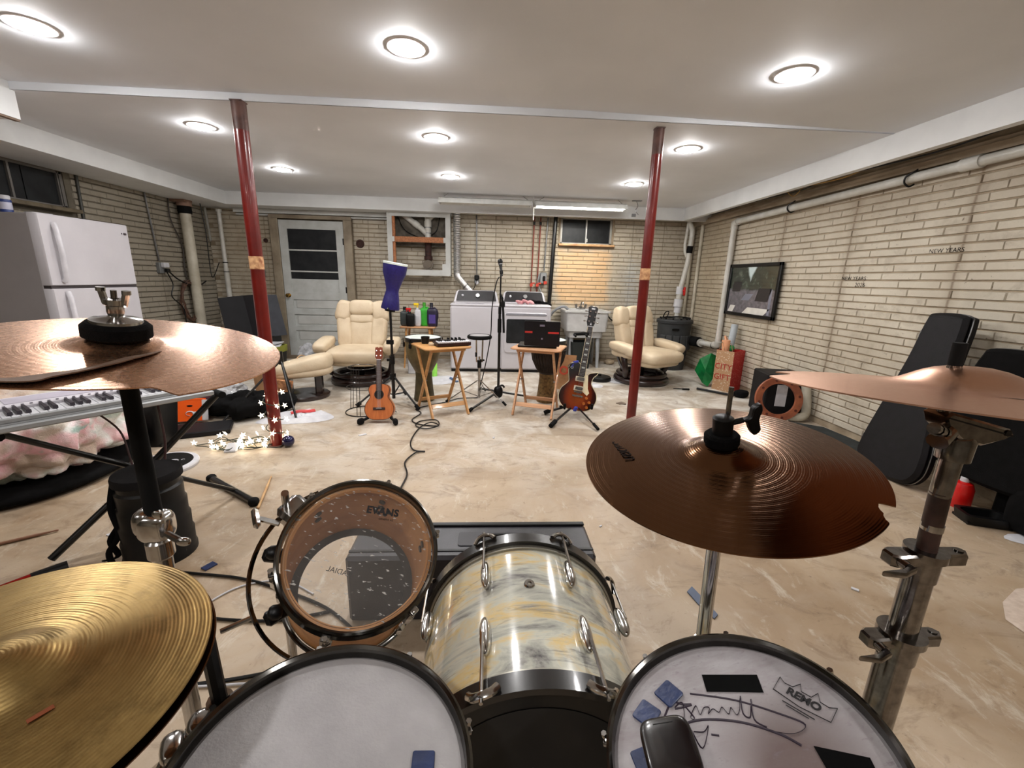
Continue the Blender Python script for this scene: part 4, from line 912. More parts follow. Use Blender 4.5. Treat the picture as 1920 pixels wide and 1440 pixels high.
# laptop
t = thing('laptop', 'open black laptop with two red stripes on its lid, seen from behind', 'laptop', M=Matrix.Translation((.50, 4.06, .656)) @ Matrix.Rotation(rad(-10), 4, 'Z'))
m = MB(); m.box((-.015, .02, .010), (.37, .26, .018), bev=.004); part('laptop_base', m, BLACK, t)
L = Matrix.Translation((.03, -.13, .02)) @ Matrix.Rotation(rad(8), 4, 'X')
m = MB(); m.prism(rr(.33, .235, .01), 0, .008, L @ Matrix.Translation((0, 0, .122)) @ F); ld = part('lid', m, M_('laptop_lid', hexc(16, 12, 20), .45, 0, hexc(10, 8, 13), 12, spec=.3), t)
for x, w_ in ((-.125, .07), (.105, .10)): m = MB(); m.box((x, -.009, .135), (w_, .002, .017), M=L); part('red_stripe', m, M_('red_stripe', hexc(200, 50, 46), .4), ld)
m = MB(); m.box((.0, -.009, .20), (.045, .002, .018), M=L); m.box((.0, -.009, .075), (.016, .002, .016), M=L); part('lid_mark', m, M_('lid_mark', hexc(120, 112, 130), .4), ld)
# ================================================================ DJEMBES
def djembe(loc, label, m1, m2, headm, rope):
    t = thing('djembe', label, 'drum', loc, group='large djembes')
    m = MB(); m.lathe([(.105, 0), (.11, .015), (.096, .12), (.085, .26), (.088, .31)], 32); part('foot', m, m2, t)
    m = MB(); m.lathe([(.088, .31), (.12, .37), (.16, .45), (.178, .53), (.182, .60), (.180, .66)], 36); part('bowl', m, m1, t)
    m = MB(); m.lathe([(.181, .635), (.192, .64), (.192, .675), (.186, .68), (.184, .672)], 36); part('ring', m, BLACKM, t)
    m = MB(); m.lathe([(.184, .672), (.17, .678), (0, .679)], 36); part('drumhead', m, headm, t)
    if rope:
        m = MB()
        for k in range(30):
            a = 2 * math.pi * k / 30; b = a + .16
            pr = [(.188, .64), (.186, .56), (.168, .46), (.127, .37), (.10, .33)]
            for e in (1, -1): m.tube([(r * math.cos(a + e * .08 * (i % 2)), r * math.sin(a + e * .08 * (i % 2)), z) for i, (r, z) in enumerate(pr)], .0035, 5)
        for z, r in ((.33, .102), (.575, .190), (.60, .191)): m.lathe([(r - .004, z - .006), (r + .005, z), (r - .004, z + .006)], 32)
        part('rope_lacing', m, M_('rope_dark', hexc(58, 46, 36), .9), t, kind='stuff')
    else:
        for k in range(8):
            a = 2 * math.pi * k / 8 + .2; m = MB(); m.box((.194 * math.cos(a), .194 * math.sin(a), .60), (.022, .03, .05), (0, 0, a), bev=.006); m.cyl((.2 * math.cos(a), .2 * math.sin(a), .62), (.2 * math.cos(a), .2 * math.sin(a), .67), .005, n=6); part('tuning_lug', m, BLACK, t)
    return t
djembe((-.67, 4.42, 0), 'olive brown djembe with white head behind the keyboard tray table', M_('olive_shell', hexc(112, 96, 58), .5, 0, hexc(84, 72, 42), 12), M_('olive_foot', hexc(84, 74, 42), .6, 0, hexc(62, 54, 30), 14), SKIN, False)
djembe((.645, 4.42, 0), 'dark rope-laced djembe with carved foot behind the laptop tray table', M_('dark_bowl', hexc(44, 30, 24), .6, 0, hexc(26, 18, 16), 12), M_('carved_foot', hexc(134, 104, 56), .7, 0, hexc(84, 62, 30), 40, .5, 60), SKIN, True)
# ================================================================ SIDE TABLE WITH BOTTLES
t = thing('side_table', 'light wooden side table against the back wall with cleaning bottles', 'table', (-.99, 6.2, 0))
m = MB(); m.prism(rr(.50, .34, .03), .575, .595, bev=.004); part('tabletop', m, WOODP, t)
for sx in (-1, 1):
    for sy in (-1, 1): m = MB(); m.cyl((sx * .16, sy * .12, .575), (sx * .20, sy * .15, 0), .018, .011, n=8); part('leg', m, WOODL, t)
def jug(loc, label, mat, capm, w=.085, d=.055, h=.22, cap='jug', hole=True, rz=0, low=None):
    t = thing('cleaning_bottle', label, 'bottle', loc, rz, 'bottles on the side table')
    m = MB(); m.se((0, 0, h * .40), (w, d, h * .42), .35, .45, nu=22, nv=12); m.cyl((-w * .15, 0, h * .7), (-w * .15, 0, h * .92), d * .65, d * .38, n=14); part('bottle_body', m, mat, t)
    if hole: m = MB(); m.tube(crv([(w * .25, 0, h * .86), (w * .85, 0, h * .72), (w * .98, 0, h * .42), (w * .8, 0, h * .26)], 5), .012, 8); part('handle', m, mat, t)
    if cap == 'jug': m = MB(); m.cyl((-w * .15, 0, h * .9), (-w * .15, 0, h * 1.06), d * .5, d * .44, n=14); part('cap', m, capm, t)
    else:
        m = MB(); m.cyl((-w * .15, 0, h * .9), (-w * .15, 0, h * 1.0), .014, n=10); m.box((-w * .15 - .015, 0, h * 1.08), (.075, .024, .035), bev=.008); m.tube([(-w * .15 - .02, 0, h * 1.05), (-w * .15 - .045, 0, h * .93)], .006, 6); part('trigger', m, capm, t)
    if low: m = MB(); m.box((0, -d * .9, h * .34), (w * 1.3, .012, h * .42), bev=.004); part('label_patch', m, low, t)
jug((-1.17, 6.16, .597), 'dark grey jug at the left end of the side table', M_('smoke', hexc(60, 66, 66), .35), BLACK, .075, .05, .25)
jug((-1.09, 6.08, .597), 'squat black bottle with red trigger in front on the side table', BLACK, M_('red_cap', hexc(200, 30, 30), .4), .06, .045, .22, 'trig', False)
jug((-.995, 6.15, .597), 'white spray bottle with yellow and red top in the middle of the side table', PAPER, M_('yellow_cap', hexc(244, 206, 40), .4), .045, .04, .28, 'trig', False, low=PAPER)
jug((-.90, 6.2, .597), 'bright green detergent jug on the side table', M_('bright_green', hexc(52, 170, 46), .45, 0, hexc(42, 150, 36)), M_('green_cap', hexc(66, 150, 40), .4), .075, .05, .31)
jug((-.79, 6.14, .597), 'dark purple detergent jug at the right end of the side table', M_('dark_purple', hexc(34, 28, 52), .35), M_('dark_cap', hexc(30, 32, 44), .4), .075, .05, .31, low=M_('purple_label', hexc(80, 64, 140), .4))
# things on the floor near the back wall
m = MB(); ring_box(m, .26, .16, 0, .28, .18, .40, .01); m.box((0, 0, .004), (.26, .16, .008)); o = part('paper_bag', m, M_('kraft_paper', hexc(186, 142, 100), .85, 0, hexc(160, 116, 78), 6)); o.location = (.93, 5.0, 0); o.rotation_euler = (rad(6), 0, rad(-20)); tag(o, 'brown paper shopping bag with a red ring mark behind the electric guitar', 'paper bag')
m = MB(); m.lathe([(.035, 0), (.055, 0), (.055, .002), (.035, .002)], 24, Matrix.Translation((0.02, -.10, .26)) @ Matrix.Rotation(rad(90), 4, 'X')); part('red_ring_mark', m, M_('red_print', hexc(206, 74, 50), .6), o)
t = thing('round_weight_base', 'flat round black stand base on the floor by the sink', 'base', (1.50, 5.45, 0))
m = MB(); m.lathe([(0, .0), (.145, 0), (.15, .01), (.15, .04), (.14, .055), (.03, .062), (0, .062)], 36); part('disc', m, BLACK, t)
m = MB(); m.cyl((0, 0, .06), (0, 0, .085), .022, n=12); part('socket', m, BLACK, t)
def flatrag(name, label, cat, pts, mat, h=.01, k=6):
    m = MB(); c = Vector((sum(p[0] for p in pts) / len(pts), sum(p[1] for p in pts) / len(pts), 0)); r = random.Random(len(label)); rings = 5; n = len(pts) * 3
    P = crv([(p[0], p[1], 0) for p in pts], 3, True); vs = [(c.x, c.y, h * 1.4)]
    for j in range(1, rings + 1):
        f = j / rings
        for p in P: q = c + (p - c) * f; vs.append((q.x, q.y, (h * (.5 + r.random()) if j < rings else .002)))
    n = len(P); fs = [(0, 1 + i, 1 + (i + 1) % n) for i in range(n)]
    for j in range(rings - 1):
        for i in range(n): a = 1 + j * n; b = a + n; fs.append((a + i, b + i, b + (i + 1) % n, a + (i + 1) % n))
    m.add(vs, fs); return tag(part(name, m, mat, angle=180 if h > .05 else 30), label, cat)
flatrag('paper_scrap', 'white paper scrap beside the round black stand base', 'paper', [(1.22, 5.08), (1.4, 5.02), (1.46, 5.16), (1.3, 5.28), (1.2, 5.2)], PAPER, .015)
flatrag('paper_scrap', 'white sheet on the floor beside the recliner behind the round base', 'paper', [(1.62, 5.3), (1.78, 5.28), (1.74, 5.55), (1.6, 5.6)], PAPER, .006)
flatrag('paper_scrap', 'white paper on the floor in front of the washer', 'paper', [(-.75, 5.1), (-.45, 5.15), (-.42, 5.55), (-.72, 5.5)], PAPER, .006)
m = MB(); m.box((-.44, 5.3, .02), (.03, .16, .03), (0, 0, .5), bev=.01); m.box((-.40, 5.22, .012), (.08, .03, .02), (0, 0, .3), bev=.006); tag(part('blue_brush', m, M_('steel_blue', hexc(70, 100, 140), .5)), 'small blue brush on the floor left of the washer', 'brush')
m = MB(); m.lathe([(0, 0), (.035, 0), (.036, .01), (.036, .17), (.015, .2), (.015, .23), (0, .23)], 14); o = part('green_bottle', m, M_('lime', hexc(150, 226, 90), .4)); o.location = (-.70, 5.55, 0); tag(o, 'lime green bottle standing on the floor behind the olive djembe', 'bottle')
m = MB(); m.box((0, 0, .12), (.10, .09, .24), bev=.01); m.box((0, -.047, .13), (.06, .004, .14)); o = part('carton', m, PAPER); o.location = (-1.02, 5.7, 0); tag(o, 'small white carton on the floor behind the drum stand', 'carton')
m = MB(); m.box((2.36, 4.95, .02), (.12, .01, .012), (0, 0, -.1)); m.box((2.45, 4.94, .02), (.09, .022, .02), (0, 0, -.1), bev=.004); tag(part('paint_brush', m, BLACK), 'small black handled brush on the floor right of the sideways recliner', 'brush')
m = MB(); m.box((1.45, 4.35, .004), (.09, .05, .008), (0, 0, .6)); m.box((1.47, 4.33, .006), (.05, .07, .006), (0, 0, 1.2)); tag(part('floor_debris', m, M_('debris', hexc(116, 100, 86), .8)), 'small dark leaf scrap on the floor left of the right post', 'scrap')
# ================================================================ ELECTRIC GUITAR
GI = Matrix.Translation((.845, 3.84, .075)) @ Matrix.Rotation(rad(-14), 4, 'X') @ Matrix.Rotation(rad(9.5), 4, 'Y') @ F @ Matrix.Scale(1.13, 4)
# local: x across, y up along the strings, z toward the viewer
t = thing('electric_guitar', 'sunburst single-cutaway electric guitar with cream pickguard on a floor stand', 'guitar', M=GI)
def mk_burst():
    m, nt, b = _new('sunburst'); tc = nt.nodes.new('ShaderNodeTexCoord'); mp = nt.nodes.new('ShaderNodeMapping'); mp.inputs['Location'].default_value = (0, -.13 * 4.2, 0); mp.inputs['Scale'].default_value = (5.6, 4.2, 0)
    nt.links.new(tc.outputs['Object'], mp.inputs[0]); ln = nt.nodes.new('ShaderNodeVectorMath'); ln.operation = 'LENGTH'; nt.links.new(mp.outputs[0], ln.inputs[0])
    nt.links.new(_ramp(nt, ln.outputs['Value'], [(.1, hexc(160, 74, 18)), (.45, hexc(132, 48, 12)), (.72, hexc(54, 16, 9)), (.9, hexc(14, 6, 6))]), b.inputs['Base Color'])
    b.inputs['Roughness'].default_value = .2; b.inputs['Coat Weight'].default_value = .8; return m
half = [(0, 0), (.08, .006), (.135, .04), (.163, .10), (.155, .165), (.115, .22), (.098, .25), (.108, .30), (.13, .325), (.14, .35), (.115, .345), (.07, .33), (.04, .30), (.028, .345)]
left = [(-.028, .40), (-.06, .415), (-.10, .395), (-.118, .35), (-.105, .28), (-.098, .24), (-.115, .215), (-.155, .165), (-.163, .10), (-.135, .04), (-.08, .006)]
outl = [tuple(p[:2]) for p in crv([(x, y, 0) for x, y in half + left], 4, True)]
m = MB(); m.prism(outl, -.045, 0, bev=.006); part('body', m, mk_burst(), t)
m = MB(); P = [(x, y, -.004) for x, y in outl]; m.tube([(x * 1.0, y, -.003) for x, y, z in P], .0028, 5, True); part('binding', m, M_('cream_bind', hexc(230, 214, 180), .4), t)
m = MB(); m.box((0, .53, .004), (.046, .38, .02), bev=.006); part('neck', m, M_('neck_wood', hexc(60, 34, 22), .4), t)
m = MB(); m.prism([(-.026, .30), (.026, .30), (.0215, .72), (-.0215, .72)], .014, .019); fb = part('fretboard', m, M_('rosewood', hexc(52, 44, 42), .45), t)
for k in range(20): y = .72 - .62 * (1 - 2 ** (-(k + 1) / 12)); m = MB(); m.box((0, y, .0198), (.05 - .0001 * k, .0022, .0018)); part('fret', m, STEEL, fb)
for k in (2, 4, 6, 8, 11, 14): y = .72 - .62 * (1 - 2 ** (-(k + .5) / 12)); m = MB(); m.box((0, y, .0194), (.026, .011, .0012)); part('inlay', m, M_('pearl', hexc(206, 212, 206), .3), fb)
for sx in (-1, 1): m = MB(); m.box((sx * .0245, .51, .0168), (.0022, .42, .005), (0, 0, sx * .011)); part('neck_binding', m, M_('cream_bind', hexc(230, 214, 180), .4), t)
H = t
m = MB(); m.prism([(-.022, .722), (.022, .722), (.036, .76), (.033, .82), (.042, .885), (.02, .90), (0, .895), (-.02, .90), (-.042, .885), (-.033, .82), (-.036, .76)], -.004, .012, bev=.003); hd = part('headstock', m, BLACKM, t)
m = MB(); m.box((0, .723, .017), (.043, .005, .01)); part('nut', m, PAPER, t)
for sx in (-1, 1):
    for k in range(3):
        y = .765 + k * .042; m = MB(); m.cyl((sx * .022, y, .012), (sx * .022, y, .022), .0065, n=10); m.cyl((sx * .03, y, .002), (sx * .052, y, .002), .004, n=6); m.se((sx * .057, y, .002), (.009, .007, .011), .8, .8, nu=10, nv=6); part('tuning_peg', m, CHROME, hd)
m = MB(); m.prism([(-.008, .735), (.008, .735), (0, .757)], .012, .0135); m.box((0, .875, .0128), (.03, .012, .0015)); part('head_mark', m, PAPER, hd)
PG = [(.022, .30), (.055, .315), (.062, .27), (.072, .20), (.09, .165), (.075, .14), (.035, .165), (.03, .22)]
m = MB(); m.prism(PG, .006, .009); part('pickguard', m, M_('cream_guard', hexc(236, 222, 186), .35), t)
for y in (.19, .27): m = MB(); m.box((-.004, y, .006), (.084, .042, .012), bev=.003); m2 = part('pickup_ring', m, M_('cream_ring', hexc(226, 214, 190), .35), t); m = MB(); m.box((-.004, y, .014), (.066, .026, .010), bev=.003); part('pickup', m, CHROME, m2)
m = MB(); m.box((-.004, .125, .010), (.085, .014, .012), bev=.003); m.cyl((-.045, .125, 0), (-.045, .125, .014), .007, n=10); m.cyl((.037, .125, 0), (.037, .125, .014), .007, n=10); part('bridge', m, CHROME, t)
m = MB(); m.box((-.004, .158, .008), (.07, .012, .008), bev=.002); part('tailpiece', m, CHROME, t)
for x, y in ((.075, .118), (.105, .085), (.06, .07), (.09, .04)): m = MB(); m.cyl((x, y, .0), (x, y, .016), .0135, .011, n=14); part('control_knob', m, M_('amber_knob', hexc(190, 104, 40), .3, coat=.3), t)
m = MB()
for i in range(6): m.cyl((-.016 + i * .0064, .13, .02), (-.015 + i * .006, .725, .021), .0006, n=4)
part('strings', m, STEEL, t, kind='stuff')
m = MB(); m.tube(crv([(-.06, .40, .0), (-.10, .39, .03), (-.13, .36, .03), (-.11, .34, .01)], 5), .004, 6); m.lathe([(.005, 0), (.014, 0), (.014, .006), (.005, .006)], 16, Matrix.Translation((-.095, .355, .012))); part('keyring', m, STEEL, t)
m = MB(); m.box((-.07, .405, .012), (.05, .02, .01), (0, 0, .4), bev=.004); m.box((-.09, .38, .015), (.014, .05, .008), (0, 0, -.3), bev=.003); part('blue_strap', m, M_('blue_ribbon', hexc(64, 78, 190), .6), t)
st = thing('guitar_stand', 'black folding stand holding the sunburst electric guitar', 'stand', (.86, 3.95, 0))
m = MB(); m.tube(crv([(0, .0, .12), (.05, .12, .4), (.14, .14, .62), (.12, .10, .76), (.06, .05, .80), (.02, .0, .80)], 6), .013, 8); part('neck_post', m, BLACKM, st)
m = MB(); m.tube([(-.05, -.02, .795), (.09, -.0, .80)], .014, 8); m.tube([(-.05, -.02, .795), (-.05, -.09, .785)], .010, 8); m.tube([(.06, -.0, .795), (.06, -.07, .785)], .010, 8); part('neck_yoke', m, RUBBER, st)
m = MB(); m.tube([(-.16, -.07, .10), (.13, -.07, .12)], .012, 8); m.tube([(-.12, -.07, .11), (-.13, -.17, .115), (-.13, -.18, .16)], .012, 8); m.tube([(.12, -.07, .11), (.13, -.17, .115), (.13, -.18, .16)], .012, 8); m.tube([(0, 0, .12), (0, -.08, .11)], .014, 8); part('cradle', m, RUBBER, st)
for (x, y) in ((-.29, -.40), (.12, -.48), (.16, .20), (-.30, -.02)): 
    m = MB(); m.tube([(0, -.02, .11), (x, y, .022)], .011 if y > -.45 else .008, 8); lg = part('leg', m, BLACKM, st)
    m = MB(); m.tube([(x * .82, y * .82, .04), (x, y, .02)], .022 if x < 0 else .014, 8); part('rubber_foot', m, RUBBER, lg)
m = MB(); m.box((-.02, -.14, .10), (.04, .02, .05), (.2, .3, .4), bev=.008); part('blue_tag', m, M_('blue_ribbon', hexc(64, 78, 190), .6), st)
# ================================================================ UKULELE
UI = Matrix.Translation((-.955, 3.64, .035)) @ Matrix.Rotation(rad(-16), 4, 'X') @ Matrix.Rotation(rad(-1.5), 4, 'Y') @ F
t = thing('ukulele', 'small orange-brown ukulele on a folding stand', 'ukulele', M=UI)
hu = [(0, 0), (.06, .003), (.105, .03), (.128, .085), (.117, .14), (.088, .185), (.079, .21), (.088, .245), (.092, .275), (.075, .305), (.04, .318)]
ou = [tuple(p[:2]) for p in crv([(x, y, 0) for x, y in hu] + [(-x, y, 0) for x, y in hu[::-1][:-1]], 4, True)]
UW = M_('uke_wood', hexc(196, 112, 58), .35, 0, hexc(172, 90, 42), 6, coat=.3, stretch=(9, 1, 1))
m = MB(); m.prism(ou, -.07, 0, bev=.003); part('body', m, UW, t)
m = MB(); m.tube([(x, y, 0) for x, y in ou], .0022, 5, True); part('binding', m, WOODD, t)
m = MB(); m.disc((0, .225, .0012), .036, 30); part('sound_hole', m, M_('hole_black', hexc(18, 10, 8), .9), t)
m = MB(); m.lathe([(.036, .001), (.036, .0022), (.042, .0022), (.042, .001)], 30, Matrix.Translation((0, .225, 0))); part('rosette', m, WOODD, t)
m = MB(); m.prism([(-.024, .262), (.024, .262), (.019, .535), (-.019, .535)], -.012, .008, bev=.002); nk = part('neck', m, M_('uke_board', hexc(70, 44, 34), .45), t)
for k in range(14): m = MB(); m.box((0, .535 - .36 * (1 - 2 ** (-(k + 1) / 12)), .0086), (.042, .0018, .0014)); part('fret', m, STEEL, nk)
m = MB(); m.box((0, .536, .009), (.04, .005, .006)); part('nut', m, PAPER, t)
m = MB(); m.prism([(-.02, .538), (.02, .538), (.033, .56), (.031, .645), (.012, .65), (0, .643), (-.012, .65), (-.031, .645), (-.033, .56)], -.006, .004, bev=.0015); hd = part('headstock', m, M_('uke_head', hexc(132, 58, 34), .6), t)
for sx in (-1, 1):
    for y in (.572, .615): m = MB(); m.cyl((sx * .018, y, .004), (sx * .018, y, .011), .005, n=8); m.cyl((sx * .018, y, -.02), (sx * .018, y, -.006), .008, n=8); part('tuning_peg', m, CHROME, hd)
m = MB(); m.box((0, .098, .004), (.105, .024, .006), bev=.002); m.box((0, .102, .0085), (.05, .005, .004)); part('bridge', m, M_('bridge_dark', hexc(50, 26, 20), .5), t)
m = MB(); m.box((0, .103, .0095), (.05, .003, .003)); part('saddle', m, PAPER, t)
m = MB()
for i in range(4): m.cyl((-.0135 + i * .009, .10, .011), (-.012 + i * .008, .536, .0115), .0006, n=4)
part('strings', m, PAPER, t, kind='stuff')
st = thing('ukulele_stand', 'small folding stand with black rubber feet under the ukulele', 'stand', (-.955, 3.66, 0))
for sx in (-1, 1):
    m = MB(); m.tube([(sx * .03, .12, .30), (sx * .10, .02, .06), (sx * .145, -.05, .035)], .006, 6); m.tube([(sx * .08, .04, .12), (sx * .09, .26, .02)], .006, 6); lg = part('leg', m, STEEL, st)
    m = MB(); m.se((sx * .15, -.06, .032), (.02, .034, .028), .6, .6, (0, 0, sx * .5), nu=12, nv=8); m.tube([(sx * .10, -.0, .045), (sx * .14, -.05, .035)], .012, 8); part('rubber_foot', m, RUBBER, lg)
m = MB(); m.tube([(.0, .12, .30), (0, .13, .36), (.03, .05, .37)], .006, 6); part('upright', m, STEEL, st)
# wire plant ring stand
t = thing('wire_cone_stand', 'black wire cone frame standing behind the ukulele', 'wire stand', (-1.18, 3.98, 0))
m = MB(); m.tube([(.17 * math.cos(a), .17 * math.sin(a), .006) for a in [2 * math.pi * i / 36 for i in range(36)]], .005, 6, True); part('floor_ring', m, BLACKM, t)
m = MB(); m.tube([(.13 * math.cos(a), .13 * math.sin(a), .44) for a in [2 * math.pi * i / 30 for i in range(30)]], .004, 6, True); m.tube([(.15 * math.cos(a), .15 * math.sin(a), .25) for a in [2 * math.pi * i / 30 for i in range(30)]], .003, 6, True); part('upper_ring', m, BLACKM, t)
for k in range(3):
    for e in (-.09, .09): a = 2 * math.pi * k / 3 + .5 + e; m = MB(); m.tube([(.17 * math.cos(a), .17 * math.sin(a), .006), (.13 * math.cos(a), .13 * math.sin(a), .44)], .0035, 6); part('wire_leg', m, BLACKM, t)
# ================================================================ LEFT SIDE CLUTTER
# stage keyboard on an X stand: axis runs toward the camera's left
KD = Vector((-.595, -.804, 0)).normalized(); KE = Vector((-.804, .595, 0)).normalized()
KM = face_M((-1.10, 1.84, .745), tuple(KD), tuple(KE))      # local x along the keys away from the right end, local y from the player side to the back, z flips
KM = Matrix((KD, KE, Vector((0, 0, 1)))).transposed().to_4x4(); KM.translation = Vector((-1.36, 2.105, .68))
t = thing('stage_keyboard', 'white long piano keyboard standing on a black X stand under the left cymbal', 'keyboard', M=KM)
SILV = M_('silver_case', hexc(168, 170, 172), .4, .2, hexc(150, 152, 154))
m = MB(); m.prism([(0, 0), (1.38, 0), (1.38, .34), (0, .34)], 0, .035, bev=.004); m.box((.69, -.012, .018), (1.38, .022, .022), bev=.004); part('case', m, SILV, t)
m = MB(); m.box((.69, .01, .044), (1.38, .018, .018), bev=.003); part('front_rail', m, SILV, t)
m = MB(); m.box((.69, .25, .048), (1.38, .18, .03), bev=.004); tp = part('top_panel', m, M_('panel_white', hexc(224, 220, 228), .4), t)
m = MB(); m.box((.95, .26, .0635), (.5, .11, .003)); part('display_area', m, M_('panel_lilac', hexc(196, 190, 204), .4), tp)
m = MB(); m.box((.45, .26, .0635), (.38, .11, .003)); part('button_area', m, M_('panel_lilac', hexc(196, 190, 204), .4), tp)
m = MB()
for i in range(52): m.box((.06 + i * .0245, .165, .065), (.008, .006, .003))
part('button_row', m, M_('btn', hexc(150, 146, 156), .5), t, kind='stuff')
for i in range(54): m = MB(); m.box((.03 + i * .0242, .088, .040), (.0228, .135, .018), bev=.0015); part('white_key', m, PAPER, t)
for i in range(53):
    if i % 7 in (0, 2, 3, 4, 6) : m = MB(); m.prism([(-.0072, -.050), (.0072, -.050), (.006, .05), (-.006, .05)], 0, .014, bev=.002); part('black_key', m, M_('key_black', hexc(52, 46, 54), .35), t, M=Matrix.Translation((.0421 + i * .0242, .11, .049)))
ks = thing('keyboard_stand', 'black folding X stand under the long white keyboard', 'stand', (-1.64, 2.0, 0))
def wtube(name, pts, r, mat, par, n=10, **k): m = MB(); m.tube(pts, r, n); return part(name, m, mat, par, True, **k)
A, B_, C_ = Vector((-1.47, 2.35, .03)), Vector((-1.905, 1.70, .03)), Vector((-1.65, 1.98, .34))
wtube('leg', [A, C_, Vector((-1.85, 1.61, .665))], .0125, BLACKM, ks)
wtube('leg', [B_ + Vector((0, .03, 0)), C_ + Vector((0, .03, 0)), Vector((-1.40, 2.22, .665))], .0165, BLACKM, ks)
m = MB(); m.cyl(C_ + Vector((0, -.04, 0)), C_ + Vector((0, .06, 0)), .04, n=16); part('pivot_disc', m, BLACKM, ks, True)
dfoot = Vector((-.30, .12, 0)).normalized()
for c_, L2 in ((Vector((-1.51, 2.38, .022)), .25),):
    q = Vector((-.42, .30, 0)).normalized() if L2 > .15 else Vector((-.8, -.6, 0))
    wtube('foot_bar', [c_ + q * L2, c_ - q * L2], .020, BLACKM, ks)
    for s_ in (-1, 1): m = MB(); m.se(c_ + q * L2 * s_, (.027, .027, .024), .7, .8, nu=12, nv=8); part('rubber_cap', m, RUBBER, ks, True)
wtube('support_bar', [Vector((-2.03, 1.75, .662)), Vector((-1.80, 1.57, .662))], .018, RUBBER, ks)
wtube('support_bar', [Vector((-1.60, 2.36, .662)), Vector((-1.36, 2.18, .662))], .018, RUBBER, ks)
m = MB(); m.tube(crv([(-1.72, 1.86, .68), (-1.70, 1.95, .55), (-1.66, 1.93, .42), (-1.62, 1.9, .3)], 6), .004, 6); m.tube(crv([(-1.55, 2.0, .68), (-1.53, 1.98, .6), (-1.52, 1.96, .45), (-1.55, 1.9, .2), (-1.6, 1.8, .04)], 6), .005, 6); tag(part('keyboard_cable', m, M_('dark_red_cable', hexc(60, 30, 30), .6)), 'thin dark cables hanging from the long white keyboard', 'cable')
for (pts, lab) in (([(-1.63, 1.82, .40), (-1.66, 1.80, .30), (-1.62, 1.78, .2), (-1.67, 1.76, .1), (-1.64, 1.75, .03), (-1.70, 1.74, .01)], 'black webbing strap hanging left of the black bucket stool, outer one'), ([(-1.60, 1.76, .40), (-1.61, 1.73, .28), (-1.59, 1.72, .16), (-1.63, 1.70, .08), (-1.60, 1.68, .02)], 'black webbing strap hanging against the black bucket stool')):
    m = MB(); m.tube(crv(pts, 6), .012, 6, flat=.3); tag(part('strap', m, FABB), lab, 'strap', 'straps at the bucket stool')
# bean bag
def mk_fluff():
    m, nt, b = _new('pastel_fluff'); tc = nt.nodes.new('ShaderNodeTexCoord')
    n1 = _noise(nt, 4.6, 2, .5, 'World', .6); n2 = _noise(nt, 3.8, 2, .5, 'World', .8, stretch=(1.3, .8, 1.9))
    a = _ramp(nt, n1, [(.38, hexc(188, 200, 188)), (.5, hexc(238, 234, 232)), (.6, hexc(222, 170, 176))])
    c = _mix(nt, _ramp(nt, n2, [(.46, (0, 0, 0, 1)), (.62, (1, 1, 1, 1))]), a, hexc(186, 166, 150)); c = _mix(nt, _ramp(nt, n2, [(.32, (1, 1, 1, 1)), (.40, (0, 0, 0, 1))]), c, hexc(150, 174, 166))
    nt.links.new(c, b.inputs['Base Color']); b.inputs['Roughness'].default_value = .95; b.inputs['Sheen Weight'].default_value = .5
    _bump(nt, b, _noise(nt, 90, 3, .7, 'World'), .5, .01); return m
t = thing('bean_bag', 'fluffy pastel tufted bean bag chair with black base at the left edge', 'bean bag', (-2.98, 2.62, 0))
def fluff(p):
    v = Vector(p); q = v * 9; c = noise.cell_vector(q) if False else None
    d = noise.voronoi(v * 8.5)[0][0]; return tuple(v + v.normalized() * (.045 - d * .17) + Vector((0, 0, .03 * math.sin(v.x * 5))))
m = MB(); m.se((0, 0, .325), (.62, .58, .29), .55, .85, nu=110, nv=70, fn=fluff); part('fluffy_cover', m, mk_fluff(), t, angle=180)
m = MB(); m.se((0, 0, .042), (.615, .57, .040), .5, .85, nu=40, nv=14); part('black_base', m, FABB, t, angle=80)
# bucket stool
t = thing('bucket_stool', 'black upturned ribbed bucket with a round lid used as a stool', 'stool', (-1.50, 1.81, 0))
m = MB(); m.lathe([(0, 0), (.138, .0), (.138, .02), (.133, .03), (.135, .1), (.129, .11), (.131, .18), (.124, .19), (.126, .26), (.119, .27), (.121, .34), (.112, .35), (.112, .385)], 36); part('bucket', m, BLACK, t)
m = MB(); m.lathe([(.112, .375), (.126, .38), (.126, .405), (.122, .415), (0, .417)], 36); part('lid', m, M_('lid_black', hexc(22, 20, 21), .85, 0, hexc(15, 14, 15), 14, spec=.2), t)
# practice pad with white ring
def pad_text(t, M):
    text_mesh('white_mark', 'dfd', .12, M, PAPER, t, .0006, bold=.002)
t = thing('round_practice_pad', 'round black practice pad with a white rim and white logo on the floor', 'practice pad', (-2.15, 2.74, 0))
m = MB(); m.lathe([(0, 0), (.19, 0), (.195, .018), (.19, .028), (.16, .030), (0, .030)], 48); part('base', m, PAPER, t)
m = MB(); m.lathe([(.162, .0302), (.160, .034), (0, .034)], 48); part('rubber_pad', m, RUBBER, t)
PT = Matrix.Translation((-2.13, 2.74, .0345)) @ Matrix.Rotation(rad(197), 4, 'Z')
m = MB(); m.tube([(.028 * math.cos(a) - .035, .021 * math.sin(a), 0) for a in [2 * math.pi * i / 24 for i in range(24)]], .006, 6, True, flat=.3)
for pts, w_ in (([(-.008, .004), (.085, .03)], .009), ([(.02, -.035), (.035, .05)], .012), ([(.0, -.02), (.06, -.012)], .010), ([(.075, .0), (.10, -.018)], .012), ([(.10, -.018), (.088, -.03)], .010)):
    (x0, y0), (x1, y1) = pts; m.tube([(x0, y0, 0), (x1, y1, 0)], w_ * .7, 6, flat=.2)
o = part('white_logo', m, PAPER, t, M=WM[t].inverted() @ PT)
